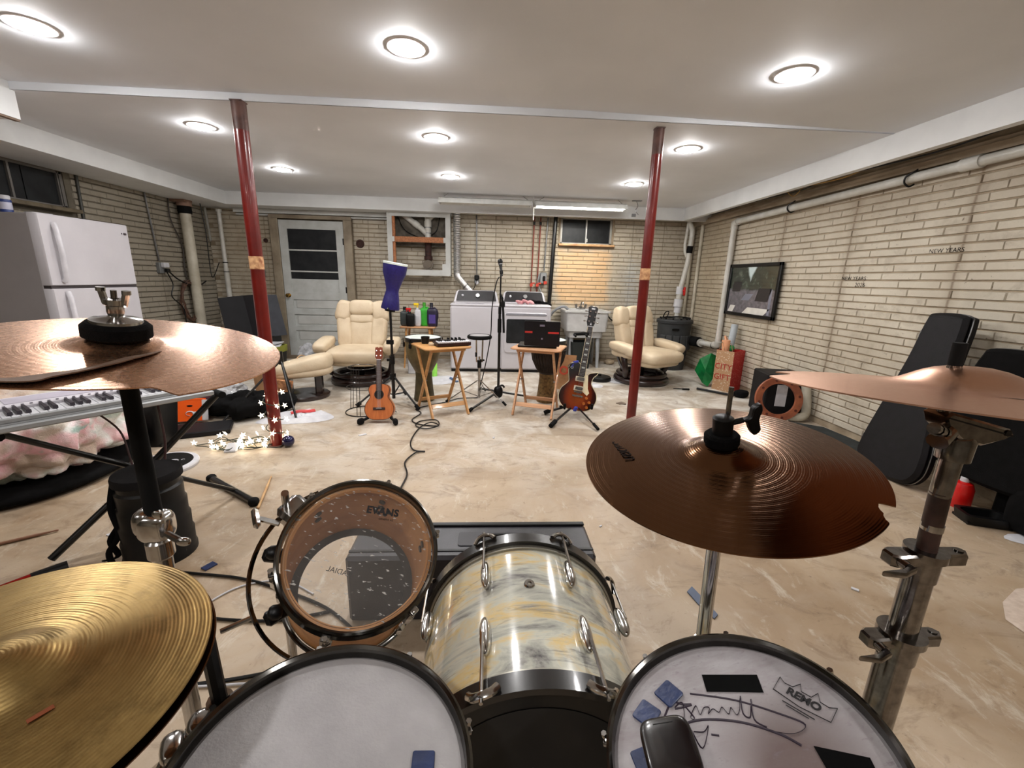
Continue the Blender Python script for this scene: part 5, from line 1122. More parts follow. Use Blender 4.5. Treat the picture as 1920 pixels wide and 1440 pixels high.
m = MB(); m.tube([(.009 * math.cos(a) - .088, .009 * math.sin(a) - .012, 0) for a in [2 * math.pi * i / 16 for i in range(16)]], .003, 5, True, flat=.3); part('small_seal', m, SILV, t, M=WM[t].inverted() @ PT)
# bins, boxes, bags
m = MB(); ring_box(m, .20, .20, 0, .27, .27, .40, .05); ring_box(m, .27, .27, .4, .25, .25, .4, .05); ring_box(m, .25, .25, .4, .19, .19, .02, .05); m.box((0, 0, .01), (.19, .19, .02)); o = part('waste_bin', m, BLACK); o.location = (-2.50, 3.17, 0); tag(o, 'dark waste bin behind the right end of the long keyboard', 'bin')
m = MB(); m.se((0, 0, .13), (.26, .16, .13), .5, .6, nu=24, nv=14); o = part('bag', m, M_('plum_fabric', hexc(74, 14, 34), .8, 0, hexc(50, 8, 24), 12, .3, 120), angle=80); o.location = (-2.72, 3.80, 0); tag(o, 'plum red fabric bag behind the orange box', 'bag')
t = thing('orange_box', 'bright orange box with white edge leaning behind the keyboard stand', 'box', (-2.60, 3.54, .04), rad(14))
Tt = Matrix.Rotation(rad(-16), 4, 'X')
m = MB(); m.box((0, 0, .085), (.38, .07, .18), bev=.004, M=Tt); part('body', m, ORANGE, t)
m = MB(); m.box((.196, .004, .085), (.022, .08, .175), bev=.003, M=Tt); part('side_panel', m, PAPER, t)
m = MB(); m.box((0, .006, .178), (.385, .085, .018), bev=.003, M=Tt); part('lid', m, ORANGE, t)
m = MB(); m.tube([(.03 * math.cos(a) + .10, -.0365, .06 + .020 * math.sin(a)) for a in [math.pi * i / 10 * 1.5 for i in range(11)]], .007, 6, flat=.3); m.se((.135, -.036, .058), (.016, .003, .018), .9, .9, nu=12, nv=8)
part('white_mark', m, PAPER, t, M=Tt)
m = MB(); m.se((.10, -.036, .125), (.022, .002, .008), .9, .9, nu=12, nv=6); part('dark_mark', m, BLACK, t, M=Tt)
m = MB(); m.box((0, 0, .022), (.50, .26, .044), bev=.008); o = part('black_slab', m, TOLEX); o.location = (-2.36, 3.38, 0); o.rotation_euler = (0, 0, rad(24)); tag(o, 'flat black rectangular case lying on the floor beside the string lights', 'case')
def heap(name, label, cat, loc, abc, mat, seed, amp=.05, fr_=5, rz=0, e=.8):
    r = random.Random(seed); off = Vector((r.random() * 9, r.random() * 9, r.random() * 9))
    def fn(p):
        v = Vector(p); k = noise.fractal(v * fr_ + off, 1, 2, 4) * amp; q = v + v.normalized() * k; 
        return (q.x, q.y, max(q.z, -abc[2] * .98))
    m = MB(); m.se((0, 0, abc[2]), abc, e, .9, nu=56, nv=32, fn=fn); o = part(name, m, mat, angle=60); o.location = loc; o.rotation_euler = (0, 0, rz); return tag(o, label, cat)
heap('clothes_pile', 'pile of black clothes on the floor left of the lit red post', 'clothes', (-2.20, 3.88, 0), (.34, .22, .10), FABB, 2, .09, 6, .2)
CLEARB = M_('clear_bag', hexc(206, 208, 212), .15, 0, hexc(150, 152, 158), 24); CLEARB.node_tree.nodes['Principled BSDF'].inputs['Alpha'].default_value = .55
heap('plastic_bag', 'crumpled clear plastic bag on top of the black clothes', 'bag', (-2.42, 3.95, .17), (.15, .11, .05), CLEARB, 5, .06, 12)
m = MB(); m.prism([(-.10, -.005), (.10, -.005), (.12, .14), (-.08, .15)], 0, .10, F); o = part('cardboard_box', m, M_('printed_card', hexc(190, 134, 88), .8, 0, hexc(110, 66, 42), 22)); o.location = (-2.05, 4.22, .10); o.rotation_euler = (rad(-10), 0, rad(-14)); tag(o, 'small patterned cardboard piece leaning above the black clothes', 'cardboard')
m = MB(); ring_box(m, .16, .28, 0, .18, .30, .28, .004); m.box((0, 0, .005), (.16, .28, .01)); o = part('cardboard_box', m, CARD); o.location = (-2.30, 4.55, 0); o.rotation_euler = (0, 0, rad(-30)); tag(o, 'open brown cardboard box on the floor beside the ottoman', 'box')
t = thing('storage_bin', 'black bin with yellow-green rim and white papers by the back door', 'bin', (-2.80, 5.62, 0))
m = MB(); ring_box(m, .22, .26, 0, .27, .30, .34, .04); part('bin_body', m, BLACK, t)
m = MB(); ring_box(m, .275, .31, .28, .28, .32, .36, .04); ring_box(m, .28, .32, .36, .24, .28, .36, .04); part('bin_rim', m, M_('olive_rim', hexc(146, 148, 52), .5), t)
m = MB(); m.box((0, 0, .37), (.22, .24, .03), (.1, .05, .3), bev=.005); m.box((.03, 0, .39), (.16, .18, .012), (.05, -.1, -.2)); part('papers', m, PAPER, t)
heap('plastic_bag', 'clear crumpled plastic bag standing beside the black bin', 'bag', (-2.30, 5.50, 0), (.11, .10, .20), CLEARB, 8, .05, 10)
t = thing('leaning_panels', 'folded dark grey acoustic panel boards leaning near the back door', 'panel', (-3.25, 5.95, 0))
for (a, b, h0, h1, mt) in (((-3.60, 5.95), (-3.36, 6.12), .93, .965, hexc(30, 30, 33)), ((-3.36, 6.12), (-3.10, 6.02), .965, .99, hexc(40, 38, 43)), ((-3.10, 6.02), (-2.92, 6.14), .99, .985, hexc(62, 64, 70))):
    q = Vector((b[0] - a[0], b[1] - a[1], 0)); nrm = Vector((q.y, -q.x, 0)).normalized() * .02
    z0 = .42
    vs = [(a[0] + .06, a[1], z0), (b[0] + .09, b[1], z0 + .01), (b[0], b[1], h1), (a[0], a[1], h0)]; vs += [(x - nrm.x, y - nrm.y, z) for x, y, z in vs]
    m = MB(); m.add(vs, [(0, 1, 2, 3), (7, 6, 5, 4), (0, 4, 5, 1), (1, 5, 6, 2), (2, 6, 7, 3), (3, 7, 4, 0)]); part('board', m, M_('board_%d' % int(h1 * 1000 + a[0] * -10), mt, .85, 0, None, 10, .2, 200), t, True)
m = MB(); m.box((-3.28, 6.12, .21), (.62, .3, .42), bev=.01); part('crate_below', m, BLACK, t, True)
flatrag('plastic_bag', 'flat white plastic shopping bag with red print right of the lit red post', 'bag', [(-2.02, 3.62), (-1.75, 3.60), (-1.50, 3.66), (-1.40, 3.78), (-1.52, 3.93), (-1.75, 3.98), (-1.95, 3.80)], PAPER, .03)
m = MB(); m.tube(crv([(-1.78, 3.78, .045), (-1.72, 3.82, .05), (-1.64, 3.83, .048), (-1.60, 3.87, .045)], 5), .016, 6, flat=.3); o = part('red_print', m, M_('red_cap', hexc(200, 30, 30), .4)); o.parent = [x for x in bpy.data.objects if x.get('label', '').startswith('flat white plastic shopping')][0]
t = thing('folding_stand', 'thin black folding stand with spread legs behind the lit red post', 'stand', (-2.0, 3.9, 0))
for a, b in (((-1.90, 3.95, .50), (-1.70, 3.70, .02)), ((-1.90, 3.95, .50), (-2.28, 3.62, .02)), ((-1.90, 3.95, .50), (-1.95, 4.25, .02))): wtube('leg', [a, b], .010, BLACKM, t)
m = MB(); m.cyl((-1.90, 3.95, .46), (-1.90, 3.95, .58), .02, n=12); part('hub', m, BLACKM, t, True)
# string lights round the left post
t = thing('star_string_lights', 'lit star-shaped string lights wound round the left red post and heaped on the floor', 'string lights', (-1.60, 3.13, 0))
pts = [(-1.60 + .06 * math.cos(a * 1.0), 3.13 + .06 * math.sin(a), .42 - a * .017) for a in [i * .5 for i in range(46)]]
rnd = random.Random(11); fl_ = []
for i in range(60): a = i * .85; r_ = .07 + .09 * rnd.random(); fl_.append((-1.63 - (i / 60) * .42 + r_ * math.cos(a), 3.12 - .02 + r_ * .9 * math.sin(a), .008 + .02 * rnd.random()))
m = MB(); m.tube(crv(pts, 2), .0035, 5); m.tube(crv(fl_, 4), .0035, 5); part('wire', m, M_('dark_green_wire', hexc(44, 50, 40), .6), t, True)
STAR = M_emit('star_glow', (1.0, .84, .58, 1), 1.3)
def star_mb():
    m = MB(); o = []
    for i in range(10): r_ = .023 if i % 2 == 0 else .009; a = math.pi * i / 5; o.append((r_ * math.cos(a), r_ * math.sin(a)))
    vs = [(x, y, 0) for x, y in o] + [(0, 0, .006), (0, 0, -.006)]; n = 10
    return m.add(vs, [(i, (i + 1) % n, n) for i in range(n)] + [((i + 1) % n, i, n + 1) for i in range(n)])
s0 = None
sp2 = [pts[i] for i in range(2, 46, 3)] + [fl_[i] for i in range(0, 60, 2)]
for i, p in enumerate(sp2):
    q = Vector(p) + Vector(((rnd.random() - .5) * .06, (rnd.random() - .5) * .05, .012 + rnd.random() * .02)) if i > 14 else Vector((-1.60, 3.13, p[2])) + (Vector(p) - Vector((-1.60, 3.13, p[2]))) * 1.35
    Mx = WM[t].inverted() @ Matrix.Translation(q) @ Euler((rad(90) + rnd.random() - .5, rnd.random() * 2, rnd.random() - .5)).to_matrix().to_4x4()
    if s0 is None: s0 = part('star_bulb', star_mb(), STAR, t, M=Mx, angle=10)
    else: inst(s0, t, Mx)
m = MB(); m.box((0, 0, .016), (.085, .10, .032), bev=.006); o = part('battery_box', m, PAPER); o.location = (-1.87, 3.03, 0); o.rotation_euler = (rad(20), 0, rad(8)); tag(o, 'small white battery box lying by the heap of star lights', 'battery box')
t = thing('ornament_ball', 'shiny dark blue glitter ball right of the base of the lit red post', 'ornament', (-1.50, 3.10, .044))
m = MB(); m.se((0, 0, 0), (.044, .044, .044), 1, 1, nu=28, nv=18); part('ball', m, M_('blue_glitter', hexc(28, 28, 84), .2, .3, hexc(12, 12, 40), 160, coat=.6), t, angle=80)
# drumsticks and small things on the floor
def stick(label, a, b, mat, grp=None, r=.0075):
    a, b = Vector(a), Vector(b); d = (b - a); m = MB(); m.tube([a, a + d * .02, a + d * .7, a + d * .93, a + d * .96, a + d * .985, b], [r * .6, r, r, r * .5, r * .7, r * .7, r * .3], 10); return tag(part('drumstick', m, mat), label, 'drumstick', grp)
STICK = M_('hickory', hexc(206, 168, 120), .5, 0, hexc(180, 140, 94), 10)
stick('wooden drumstick on the floor between the keyboard stand foot and the rack tom', (-1.262, 2.19, .0085), (-1.378, 2.58, .0085), STICK, 'drumsticks')
stick('brown drumstick on the floor at the left edge near the bean bag', (-2.33, 1.84, .0085), (-2.12, 1.99, .0085), M_('stick_brown', hexc(150, 108, 84), .5), 'drumsticks')
m = MB(); m.tube([(-1.97, 1.53, .02), (-1.90, 1.60, .02)], .022, 12); m.tube([(-1.90, 1.60, .02), (-1.87, 1.64, .02)], .023, 12); 
t = thing('red_handle_tool', 'shiny red and black tube on the floor at the left edge above the gold cymbal', 'marker', (-1.97, 1.53, 0))
m = MB(); m.tube([(-1.99, 1.47, .024), (-1.87, 1.61, .024)], [.016, .022], 14); part('red_body', m, M_('metal_red', hexc(176, 22, 14), .25, .5), t, True)
m = MB(); m.tube([(-1.87, 1.61, .024), (-1.80, 1.69, .024)], [.024, .024], 14); part('black_cap', m, BLACK, t, True)
m = MB(); m.box((-1.225, 1.705, .004), (.035, .05, .006), (0, 0, -.5)); tag(part('blue_pick', m, BLUEG), 'small blue plastic chip on the floor left of the rack tom', 'plastic chip')
m = MB(); m.prism([(.865, 1.50), (.90, 1.53), (.915, 1.46), (.93, 1.37), (.905, 1.35), (.88, 1.42)], .001, .006); tag(part('blue_film_scrap', m, M_('slate_blue', hexc(84, 96, 120), .5)), 'grey-blue plastic scrap on the floor left of the chrome cymbal pole', 'plastic scrap')
rnd = random.Random(21)
for (x, y, s_, lab) in ((-2.05, 2.30, .05, 'pale paint fleck on the floor in front of the bean bag'), (.06, 3.3, .02, 'pale fleck on the open floor below the microphone stand'), (1.62, 1.50, .022, 'pale oval fleck on the floor right of the tall worn chrome stand'), (1.62, 1.30, .014, 'small pale crumb on the floor at the lower right beside the tall worn stand'),
                        (.62, 2.0, .012, 'tiny white crumb on the floor left of the dark brown cymbal'), (-1.85, 1.96, .03, 'pale scrap on the floor below the keyboard stand'), (-.98, 4.6, .03, 'pale scrap on the floor behind the wire cone frame'), (-1.02, 3.35, .035, 'pale scrap on the floor in front of the ukulele')):
    m = MB(); m.box((x, y, .003), (s_ * (1 + rnd.random()), s_ * .7, .004), (0, 0, rnd.random() * 3)); tag(part('floor_fleck', m, PAPER), lab, 'debris', 'pale flecks on the floor')
pipe('floor_cable', 'black cable crossing the floor beneath the rack tom, farther one', 'cable', [(-1.50, 1.70, .008), (-1.3, 1.66, .007), (-1.05, 1.62, .007), (-.85, 1.55, .007), (-.62, 1.44, .007), (-.45, 1.30, .007)], .006, BLACK, 6, 7)
pipe('floor_cable', 'black cable crossing the floor beneath the rack tom, middle one', 'cable', [(-1.25, 1.44, .008), (-1.05, 1.40, .007), (-.8, 1.38, .007), (-.6, 1.42, .007)], .006, BLACK, 6, 7)
pipe('floor_cable', 'black cable crossing the floor beside the gold cymbal, nearest one', 'cable', [(-1.05, 1.10, .008), (-.95, 1.12, .007), (-.8, 1.14, .007), (-.6, 1.18, .007), (-.4, 1.2, .007)], .006, BLACK, 6, 7)
pipe('charging_cable', 'thin white charging cable curving on the floor left of the rack tom', 'cable', [(-1.12, 1.38, .006), (-1.08, 1.50, .005), (-1.0, 1.58, .005), (-.85, 1.60, .005), (-.7, 1.52, .005)], .0035, PAPER, 7, 6)
t = thing('charging_cable', 'thin white charging cable with plug end beside the snare drum rim', 'cable', (-.85, 1.0, 0))
m = MB(); m.tube(crv([(-1.05, 1.14, .006), (-.95, 1.12, .006), (-.84, 1.12, .006), (-.74, 1.12, .006), (-.70, 1.07, .006)], 7), .0035, 6); part('cord', m, PAPER, t, True)
m = MB(); m.box((-.695, 1.05, .009), (.014, .04, .011), (0, 0, .3), bev=.003); part('plug', m, PAPER, t, True)

# ================================================================ RIGHT SIDE
# gift bags
t = thing('gift_bag', 'tall red and kraft spotted gift bag with rolls sticking out by the right wall', 'gift bag', (3.02, 5.05, 0), rad(33))
def mk_dots(name, base, dot, sc=46, th=.26):
    m, nt, b = _new(name); v = nt.nodes.new('ShaderNodeTexVoronoi'); v.inputs['Scale'].default_value = sc; tc = nt.nodes.new('ShaderNodeTexCoord'); nt.links.new(tc.outputs['Object'], v.inputs['Vector'])
    nt.links.new(_mix(nt, _math(nt, 'LESS_THAN', v.outputs['Distance'], th), base, dot), b.inputs['Base Color']); b.inputs['Roughness'].default_value = .55; return m
KR = mk_dots('kraft_dots', hexc(168, 130, 96), hexc(206, 192, 172)); RD = mk_dots('red_dots', hexc(166, 20, 16), hexc(224, 150, 130), 60, .2)
gw, gd, gh = .26, .22, .50
m = MB(); m.box((-gw / 2, 0, gh / 2), (.006, gd, gh)); m.box((0, gd / 2, gh / 2), (gw, .006, gh)); m.box((gw / 2, 0, gh / 2), (.006, gd, gh)); m.box((0, 0, .004), (gw, gd, .008)); part('bag_sides', m, RD, t)
m = MB(); m.box((0, -gd / 2, gh / 2), (gw, .006, gh)); part('bag_front', m, RD, t)
m = MB(); m.box((-gw / 2 - .004, 0, gh / 2), (.004, gd, gh)); fp = part('kraft_face', m, KR, t)
Tm = Matrix(((0, 0, -1, -gw / 2 - .008), (-1, 0, 0, 0), (0, 1, 0, .30), (0, 0, 0, 1)))
text_mesh('red_lettering', 'CITY', .10, WM[t] @ Tm, M_('print_red', hexc(170, 44, 36), .5), t, .0006); Tm2 = Tm.copy(); Tm2.translation.z = .17
text_mesh('red_lettering', 'GIFT', .10, WM[t] @ Tm2, M_('print_red', hexc(170, 44, 36), .5), t, .0006)
for sy in (-.05, .05): m = MB(); m.tube(crv([(-gw / 2 + .01, sy - .03, gh), (-gw / 2 - .01, sy, gh + .10), (-gw / 2 + .01, sy + .04, gh)], 6), .003, 5); part('rope_handle', m, CARD, t)
m = MB(); m.tube([(.02, .05, .2), (.16, .08, .80)], .042, 14); tag(part('paper_roll', m, M_('blue_grey_roll', hexc(176, 184, 190), .5), None, M=WM[t]), 'pale blue-grey paper roll sticking out of the red gift bag', 'paper roll')
m = MB(); m.tube([(-.05, .03, .25), (-.06, .05, .62)], [.03, .05], 12); m.tube(crv([(-.05, .05, .6), (-.02, .09, .66), (.03, .07, .6)], 5), .012, 6); tag(part('wrapped_item', m, M_('peach_print', hexc(232, 168, 128), .6), None, M=WM[t]), 'peach coloured wrapped item sticking out of the red gift bag', 'wrapped item')
m = MB(); m.se((.0, .02, .52), (.05, .05, .04), .8, .8, nu=12, nv=8); tag(part('tissue', m, M_('green_tissue', hexc(50, 150, 84), .6), None, M=WM[t]), 'green tissue paper peeking out of the red gift bag', 'tissue paper')
t = thing('gift_bag', 'crumpled shiny green gift bag lying against the red gift bag', 'gift bag', (2.82, 5.22, 0), rad(-30))
m = MB(); r = random.Random(4); P8 = [(-.13, 0, .19), (-.08, -.06, .36), (.04, -.05, .44), (.11, 0, .40), (.10, -.07, .12), (.05, -.08, .01), (-.02, -.07, .05), (.02, .08, .30), (.08, .09, .05), (-.06, .03, .10), (.0, -.1, .22)]
m.add(P8, [(0, 10, 1), (1, 10, 2), (2, 10, 4), (2, 4, 3), (10, 6, 5), (10, 5, 4), (0, 6, 10), (0, 9, 6), (1, 2, 7), (0, 1, 7), (0, 7, 9), (2, 3, 7), (3, 4, 8), (3, 8, 7), (4, 5, 8), (5, 6, 9), (5, 9, 8), (7, 8, 9)])
part('foil_body', m, M_('foil_green', hexc(22, 132, 66), .3, .2, hexc(12, 92, 46), 8), t, angle=5)
t = thing('dustpan_brush', 'black hand brush with long handle on the floor before the gift bag', 'brush', (2.9, 4.75, 0))
wtube('handle', [(2.60, 4.96, .025), (2.90, 4.66, .02)], .014, BLACK, t)
m = MB(); m.se((3.0, 4.68, .04), (.09, .07, .04), .6, .7, (0, 0, .6), nu=18); part('brush_head', m, FABB, t, True)
# ring + black box + pipe
t = thing('wooden_ring', 'red-brown wooden ring with bolt holes leaning against a black box', 'ring', M=Matrix.Translation((2.84, 3.83, .215)) @ Matrix.Rotation(rad(-14), 4, 'Z') @ Matrix.Rotation(rad(78), 4, 'X'))
m = MB(); m.lathe([(.15, -.016), (.15, .016), (.21, .02), (.217, 0), (.21, -.02)], 48, closed=True); part('ring_body', m, WOODR, t)
for k in range(8): a = 2 * math.pi * k / 8 + .2; m = MB(); m.cyl((.182 * math.cos(a), .182 * math.sin(a), .019), (.182 * math.cos(a), .182 * math.sin(a), .0225), .012, n=12); part('bolt_hole', m, M_('hole_brown', hexc(84, 30, 16), .7), t)
t = thing('speaker_cabinet', 'small black box with a white label standing behind the wooden ring', 'speaker', (3.0, 4.10, 0), rad(-10))
m = MB(); m.box((0, 0, .215), (.36, .34, .43), bev=.012); part('cabinet', m, TOLEX, t)
m = MB(); m.box((-.03, -.173, .22), (.10, .004, .22)); part('white_label', m, PAPER, t)
pipe('floor_pipe', 'white pipe elbow between the black box and the right wall', 'pipe', [(3.12, 3.86, .34), (3.13, 3.83, .20), (3.12, 3.80, .08), (3.05, 3.78, .045), (2.95, 3.80, .045)], .04, CREAMP, 5, 12)
m = MB(); m.prism([(2.88, 3.72), (3.12, 3.55), (3.15, 3.0), (2.98, 2.92), (2.72, 3.1), (2.66, 3.5)], .002, .03, bev=.006); tag(part('floor_mat', m, M_('dark_mat', hexc(36, 42, 42), .9, 0, hexc(22, 26, 26), 14)), 'dark flat foam mat on the floor along the right wall', 'mat')
# guitar cases leaning on the right wall
def lean_case(label, yb, w_bot, w_top, length, xb, xt, thick, z0=0.0, mat=TOLEX, seed=0):
    up = Vector((xt - xb, 0, math.sqrt(max(length ** 2 - (xt - xb) ** 2, .01)))).normalized()
    # local x = along -Y (left to right seen from the room), y = up the case, z = toward the room
    Mx = face_M((xb, yb, z0), (0, -1, 0), tuple(up))
    t = thing('guitar_case', label, 'case', M=Mx, group='black cases leaning on the right wall')
    w1, w2 = w_bot / 2, w_top / 2; Lh = length
    o = crv([(-w1 * .55, 0, 0), (w1 * .6, 0, 0), (w1, .08, 0), (w1 * 1.02, .22, 0), (w1 * .86, .42, 0), (w2 * 1.15, Lh * .72, 0), (w2, Lh - .06, 0), (w2 * .72, Lh, 0), (-w2 * .72, Lh, 0), (-w2, Lh - .06, 0), (-w2 * 1.15, Lh * .72, 0), (-w1 * .9, .42, 0), (-w1 * 1.02, .22, 0), (-w1, .08, 0)], 5, True)
    o = [tuple(p[:2]) for p in o]
    m = MB(); m.prism(o, .0, thick * .5, bev=.01); part('back_half', m, mat, t); m = MB(); m.prism(o, thick * .5, thick, bev=.022); part('lid_half', m, mat, t)
    m = MB(); m.tube([(x * 1.004, y, thick * .5) for x, y in o], .005, 6, True); part('metal_valance', m, STEEL, t)
    for (x, y) in ((-w2 - .012, Lh - .14), (-w1 * .86, .46), (-w1 - .012, .2)): m = MB(); m.box((x, y, thick * .5), (.025, .05, .04), bev=.006); part('latch', m, STEEL, t)
    return t
lean_case('black hard guitar case leaning upright on the right wall behind the far right cymbal', 2.61, .46, .26, 1.14, 2.86, 3.06, .10)
lean_case('large black soft case at the right edge of the view beside the hard guitar case', 2.13, .60, .44, .78, 3.0, 3.06, .12, z0=.18, mat=FABB)
m = MB(); m.box((3.08, 1.99, .09), (.16, .26, .18), bev=.02); tag(part('pedal_case', m, FABB), 'black bag on the floor under the large soft case', 'bag')
t = thing('red_bottle', 'red plastic bottle with a white cap on the floor by the leaning cases', 'bottle', (2.90, 2.20, 0))
m = MB(); m.lathe([(0, 0), (.05, 0), (.056, .015), (.054, .12), (.042, .155), (.02, .165), (.02, .17), (0, .17)], 24); part('bottle_body', m, M_('bottle_red', hexc(206, 18, 14), .35, coat=.3), t)
m = MB(); m.lathe([(.021, .165), (.021, .19), (0, .192)], 16); part('cap', m, PAPER, t)
t = thing('black_caddy', 'small black plastic tray on the floor before the red bottle', 'tray', (2.84, 2.02, 0), rad(-20))
m = MB(); ring_box(m, .20, .13, 0, .22, .15, .055, .03); ring_box(m, .22, .15, .055, .18, .11, .055, .03); ring_box(m, .18, .11, .055, .17, .10, .015, .03); m.box((0, 0, .008), (.2, .13, .014)); part('tray_body', m, BLACK, t)
t = thing('equipment_bag', 'black equipment bag with small white tag at the right edge', 'bag', (3.0, 1.86, 0))
m = MB(); m.se((0, 0, .14), (.13, .14, .14), .45, .6, nu=26, nv=14); part('bag_body', m, FABB, t, angle=80)
m = MB(); m.box((-.128, -.05, .06), (.004, .035, .02)); m.box((-.125, -.08, .13), (.004, .03, .04)); part('white_tag', m, PAPER, t)
flatrag('paper_scrap', 'white paper on the floor at the right edge below the equipment bag', 'paper', [(2.78, 1.86), (2.86, 1.78), (2.98, 1.72), (3.02, 1.78), (2.90, 1.90)], PAPER, .008)
pipe('chain_cord', 'black and white cord lying along the foot of the guitar case', 'cord', [(2.95, 2.98, .012), (2.90, 2.85, .012), (2.82, 2.72, .012), (2.80, 2.6, .012), (2.84, 2.46, .012)], .009, M_('cord_bw', hexc(150, 146, 140), .6, 0, hexc(30, 30, 30), 18), 5, 6)
flatrag('pale_rug', 'corner of a pale rug at the right edge of the floor', 'rug', [(2.10, 1.32), (2.5, 1.5), (2.7, 1.1), (2.4, .7), (2.2, 1.0)], M_('pale_rug', hexc(206, 190, 176), .9, 0, hexc(186, 168, 152), 30), .008)
# ================================================================ DRUM KIT
def mk_bronze(name, c1, c2, rough, ring=0.5, ringscale=260, patch=5, metal=1.0, dull=None):
    """bronze with turned grooves: the rings follow the distance from the cymbal's own centre"""
    m, nt, b = _new(name); tc = nt.nodes.new('ShaderNodeTexCoord'); ln = nt.nodes.new('ShaderNodeVectorMath'); ln.operation = 'LENGTH'
    mp = nt.nodes.new('ShaderNodeMapping'); mp.inputs['Scale'].default_value = (1, 1, 0); nt.links.new(tc.outputs['Object'], mp.inputs[0]); nt.links.new(mp.outputs[0], ln.inputs[0])
    w = _math(nt, 'SINE', _math(nt, 'MULTIPLY', ln.outputs['Value'], ringscale * 6.283))
    w2 = _math(nt, 'SINE', _math(nt, 'MULTIPLY', ln.outputs['Value'], ringscale * .31 * 6.283))
    n1 = _noise(nt, patch, 3, .5); n2 = _noise(nt, 170, 2, .5)
    c = _ramp(nt, n1, [(.3, c2), (.7, c1)])
    if dull: c = _mix(nt, _ramp(nt, _noise(nt, patch * 2.3, 7, .7), [(.5, (0, 0, 0, 1)), (.7, (.7, .7, .7, 1))]), c, dull)
    nt.links.new(c, b.inputs['Base Color']); b.inputs['Metallic'].default_value = metal
    nt.links.new(_ramp(nt, n2, [(.3, (rough * .92,) * 3 + (1,)), (.7, (min(1, rough * 1.1),) * 3 + (1,))]), b.inputs['Roughness'])
    h = _math(nt, 'ADD', _math(nt, 'MULTIPLY', w, .35), _math(nt, 'ADD', _math(nt, 'MULTIPLY', w2, .5), _math(nt, 'MULTIPLY', n2, .15)))
    _bump(nt, b, h, ring * .35, .0004); return m
BZ_RIDE = mk_bronze('bronze_rose', hexc(210, 164, 132), hexc(198, 150, 118), .27, .35, 330)
BZ_HAT = mk_bronze('bronze_gold_dirty', hexc(190, 162, 106), hexc(152, 126, 78), .36, 1.1, 270, 9, dull=hexc(122, 102, 66))
BZ_DARK = mk_bronze('bronze_brown', hexc(120, 86, 60), hexc(100, 70, 48), .2, .8, 300, 4)
BZ_RIGHT = mk_bronze('bronze_pink', hexc(216, 170, 144), hexc(206, 158, 130), .34, .25, 330)
def cymbal(t, M, R, mat, bell_r=.055, bell_h=.02, bow=.016, cut=None, name='bronze_plate', nseg=120, top=True):
    """cut: function angle(deg) -> largest radius"""
    rings = [0.006, .02, .035, .045, .052, .060, .07, .09, .115, .14, .165, .18, .195, .205, .215, .225, R * .985, R]
    rings = sorted(set([r for r in rings if r < R * .99] + [R]))
    def zz(r):
        z = bow * (1 - (r / R) ** 1.6)
        if r < bell_r * 1.25: z += bell_h * (0.5 + .5 * math.cos(math.pi * min(1, (r / (bell_r * 1.25)) ** 1.5)))
        return z
    m = MB(); vs = []; n = nseg; K = len(rings)
    for sgn, off in ((1, .0009), (-1, -.0009)):
        for r in rings:
            for i in range(n):
                a = 2 * math.pi * i / n; rm = cut(math.degrees(a)) if cut else R; q = min(r, rm); vs.append((q * math.cos(a), q * math.sin(a), zz(q) + off))
    fs = []
    for k in range(K - 1):
        for i in range(n):
            a, b = k * n, (k + 1) * n; j = (i + 1) % n; fs.append((a + i, b + i, b + j, a + j)); A2 = K * n; fs.append((A2 + a + j, A2 + b + j, A2 + b + i, A2 + a + i))
    for i in range(n): j = (i + 1) % n; fs.append(((K - 1) * n + i, (2 * K - 1) * n + i, (2 * K - 1) * n + j, (K - 1) * n + j)); 
    m.add(vs, fs, None, True)
    o = part(name, m, mat, t, angle=35, M=None); return o, zz
# ---- left crash
ML = frame_uv((-.598, .716, 1.15), (.142, -.071, 1))
t = thing('crash_cymbal', 'large rose-bronze cymbal with a torn rim at the upper left of the drum kit', 'cymbal', M=ML)
def cutL(a):
    a = (a + 180) % 360 - 180
    k = [(-132, .229), (-118, .212), (-100, .200), (-85, .195), (-77, .191), (-70, .190), (-56, .190), (-47, .192), (-43, .1935), (-41.5, .197), (-39.3, .212), (-37.2, .229)]
    if -132 < a < -37.2:
        for (a0, r0), (a1, r1) in zip(k, k[1:]):
            if a0 <= a <= a1: return r0 + (r1 - r0) * (a - a0) / (a1 - a0)
    return .2290
_, zz = cymbal(t, ML, .229, BZ_RIDE, .055, .014, .012, cutL, nseg=360)
# bent flap: torn strip raised above the surface
out_ = [(.068, -.002), (.073, -.034), (.070, -.081), (.063, -.110), (.055, -.136), (.045, -.158), (.039, -.176), (.010, -.190), (-.05, -.20)]; in_ = [(.067, -.001), (.060, -.029), (.051, -.055), (.047, -.090), (.039, -.118), (.026, -.137), (.015, -.153), (-.006, -.172), (-.07, -.18)]
O, I_ = crv([(x, y, 0) for x, y in out_], 5), crv([(x, y, 0) for x, y in in_], 5); vs = []; n = len(O)
for k, (a, b) in enumerate(zip(O, I_)):
    f_ = min(1, k / 8); za, zb = zz(a.length), zz(b.length); vs += [(a.x, a.y, za + .001 + .006 * f_), (b.x, b.y, zb + .0012), (a.x, a.y, za + .0002 + .005 * f_)]
fs = []
for k in range(n - 1): a, b = 3 * k, 3 * k + 3; fs += [(a, b, b + 1, a + 1), (a + 2, b + 2, b, a), (a + 1, b + 1, b + 2, a + 2)]
m = MB(); m.add(vs, fs); part('torn_flap', m, M_('matte_bronze', hexc(128, 104, 88), .65, .7, hexc(104, 84, 70), 30), t)
m = MB(); m.lathe([(.0, .022), (.038, .022), (.044, .026), (.044, .042), (.038, .048), (0, .048)], 32); part('felt_washer', m, M_('black_felt', hexc(14, 12, 12), 1, 0, hexc(8, 8, 8), 90, .6, 500, spec=.1), t)
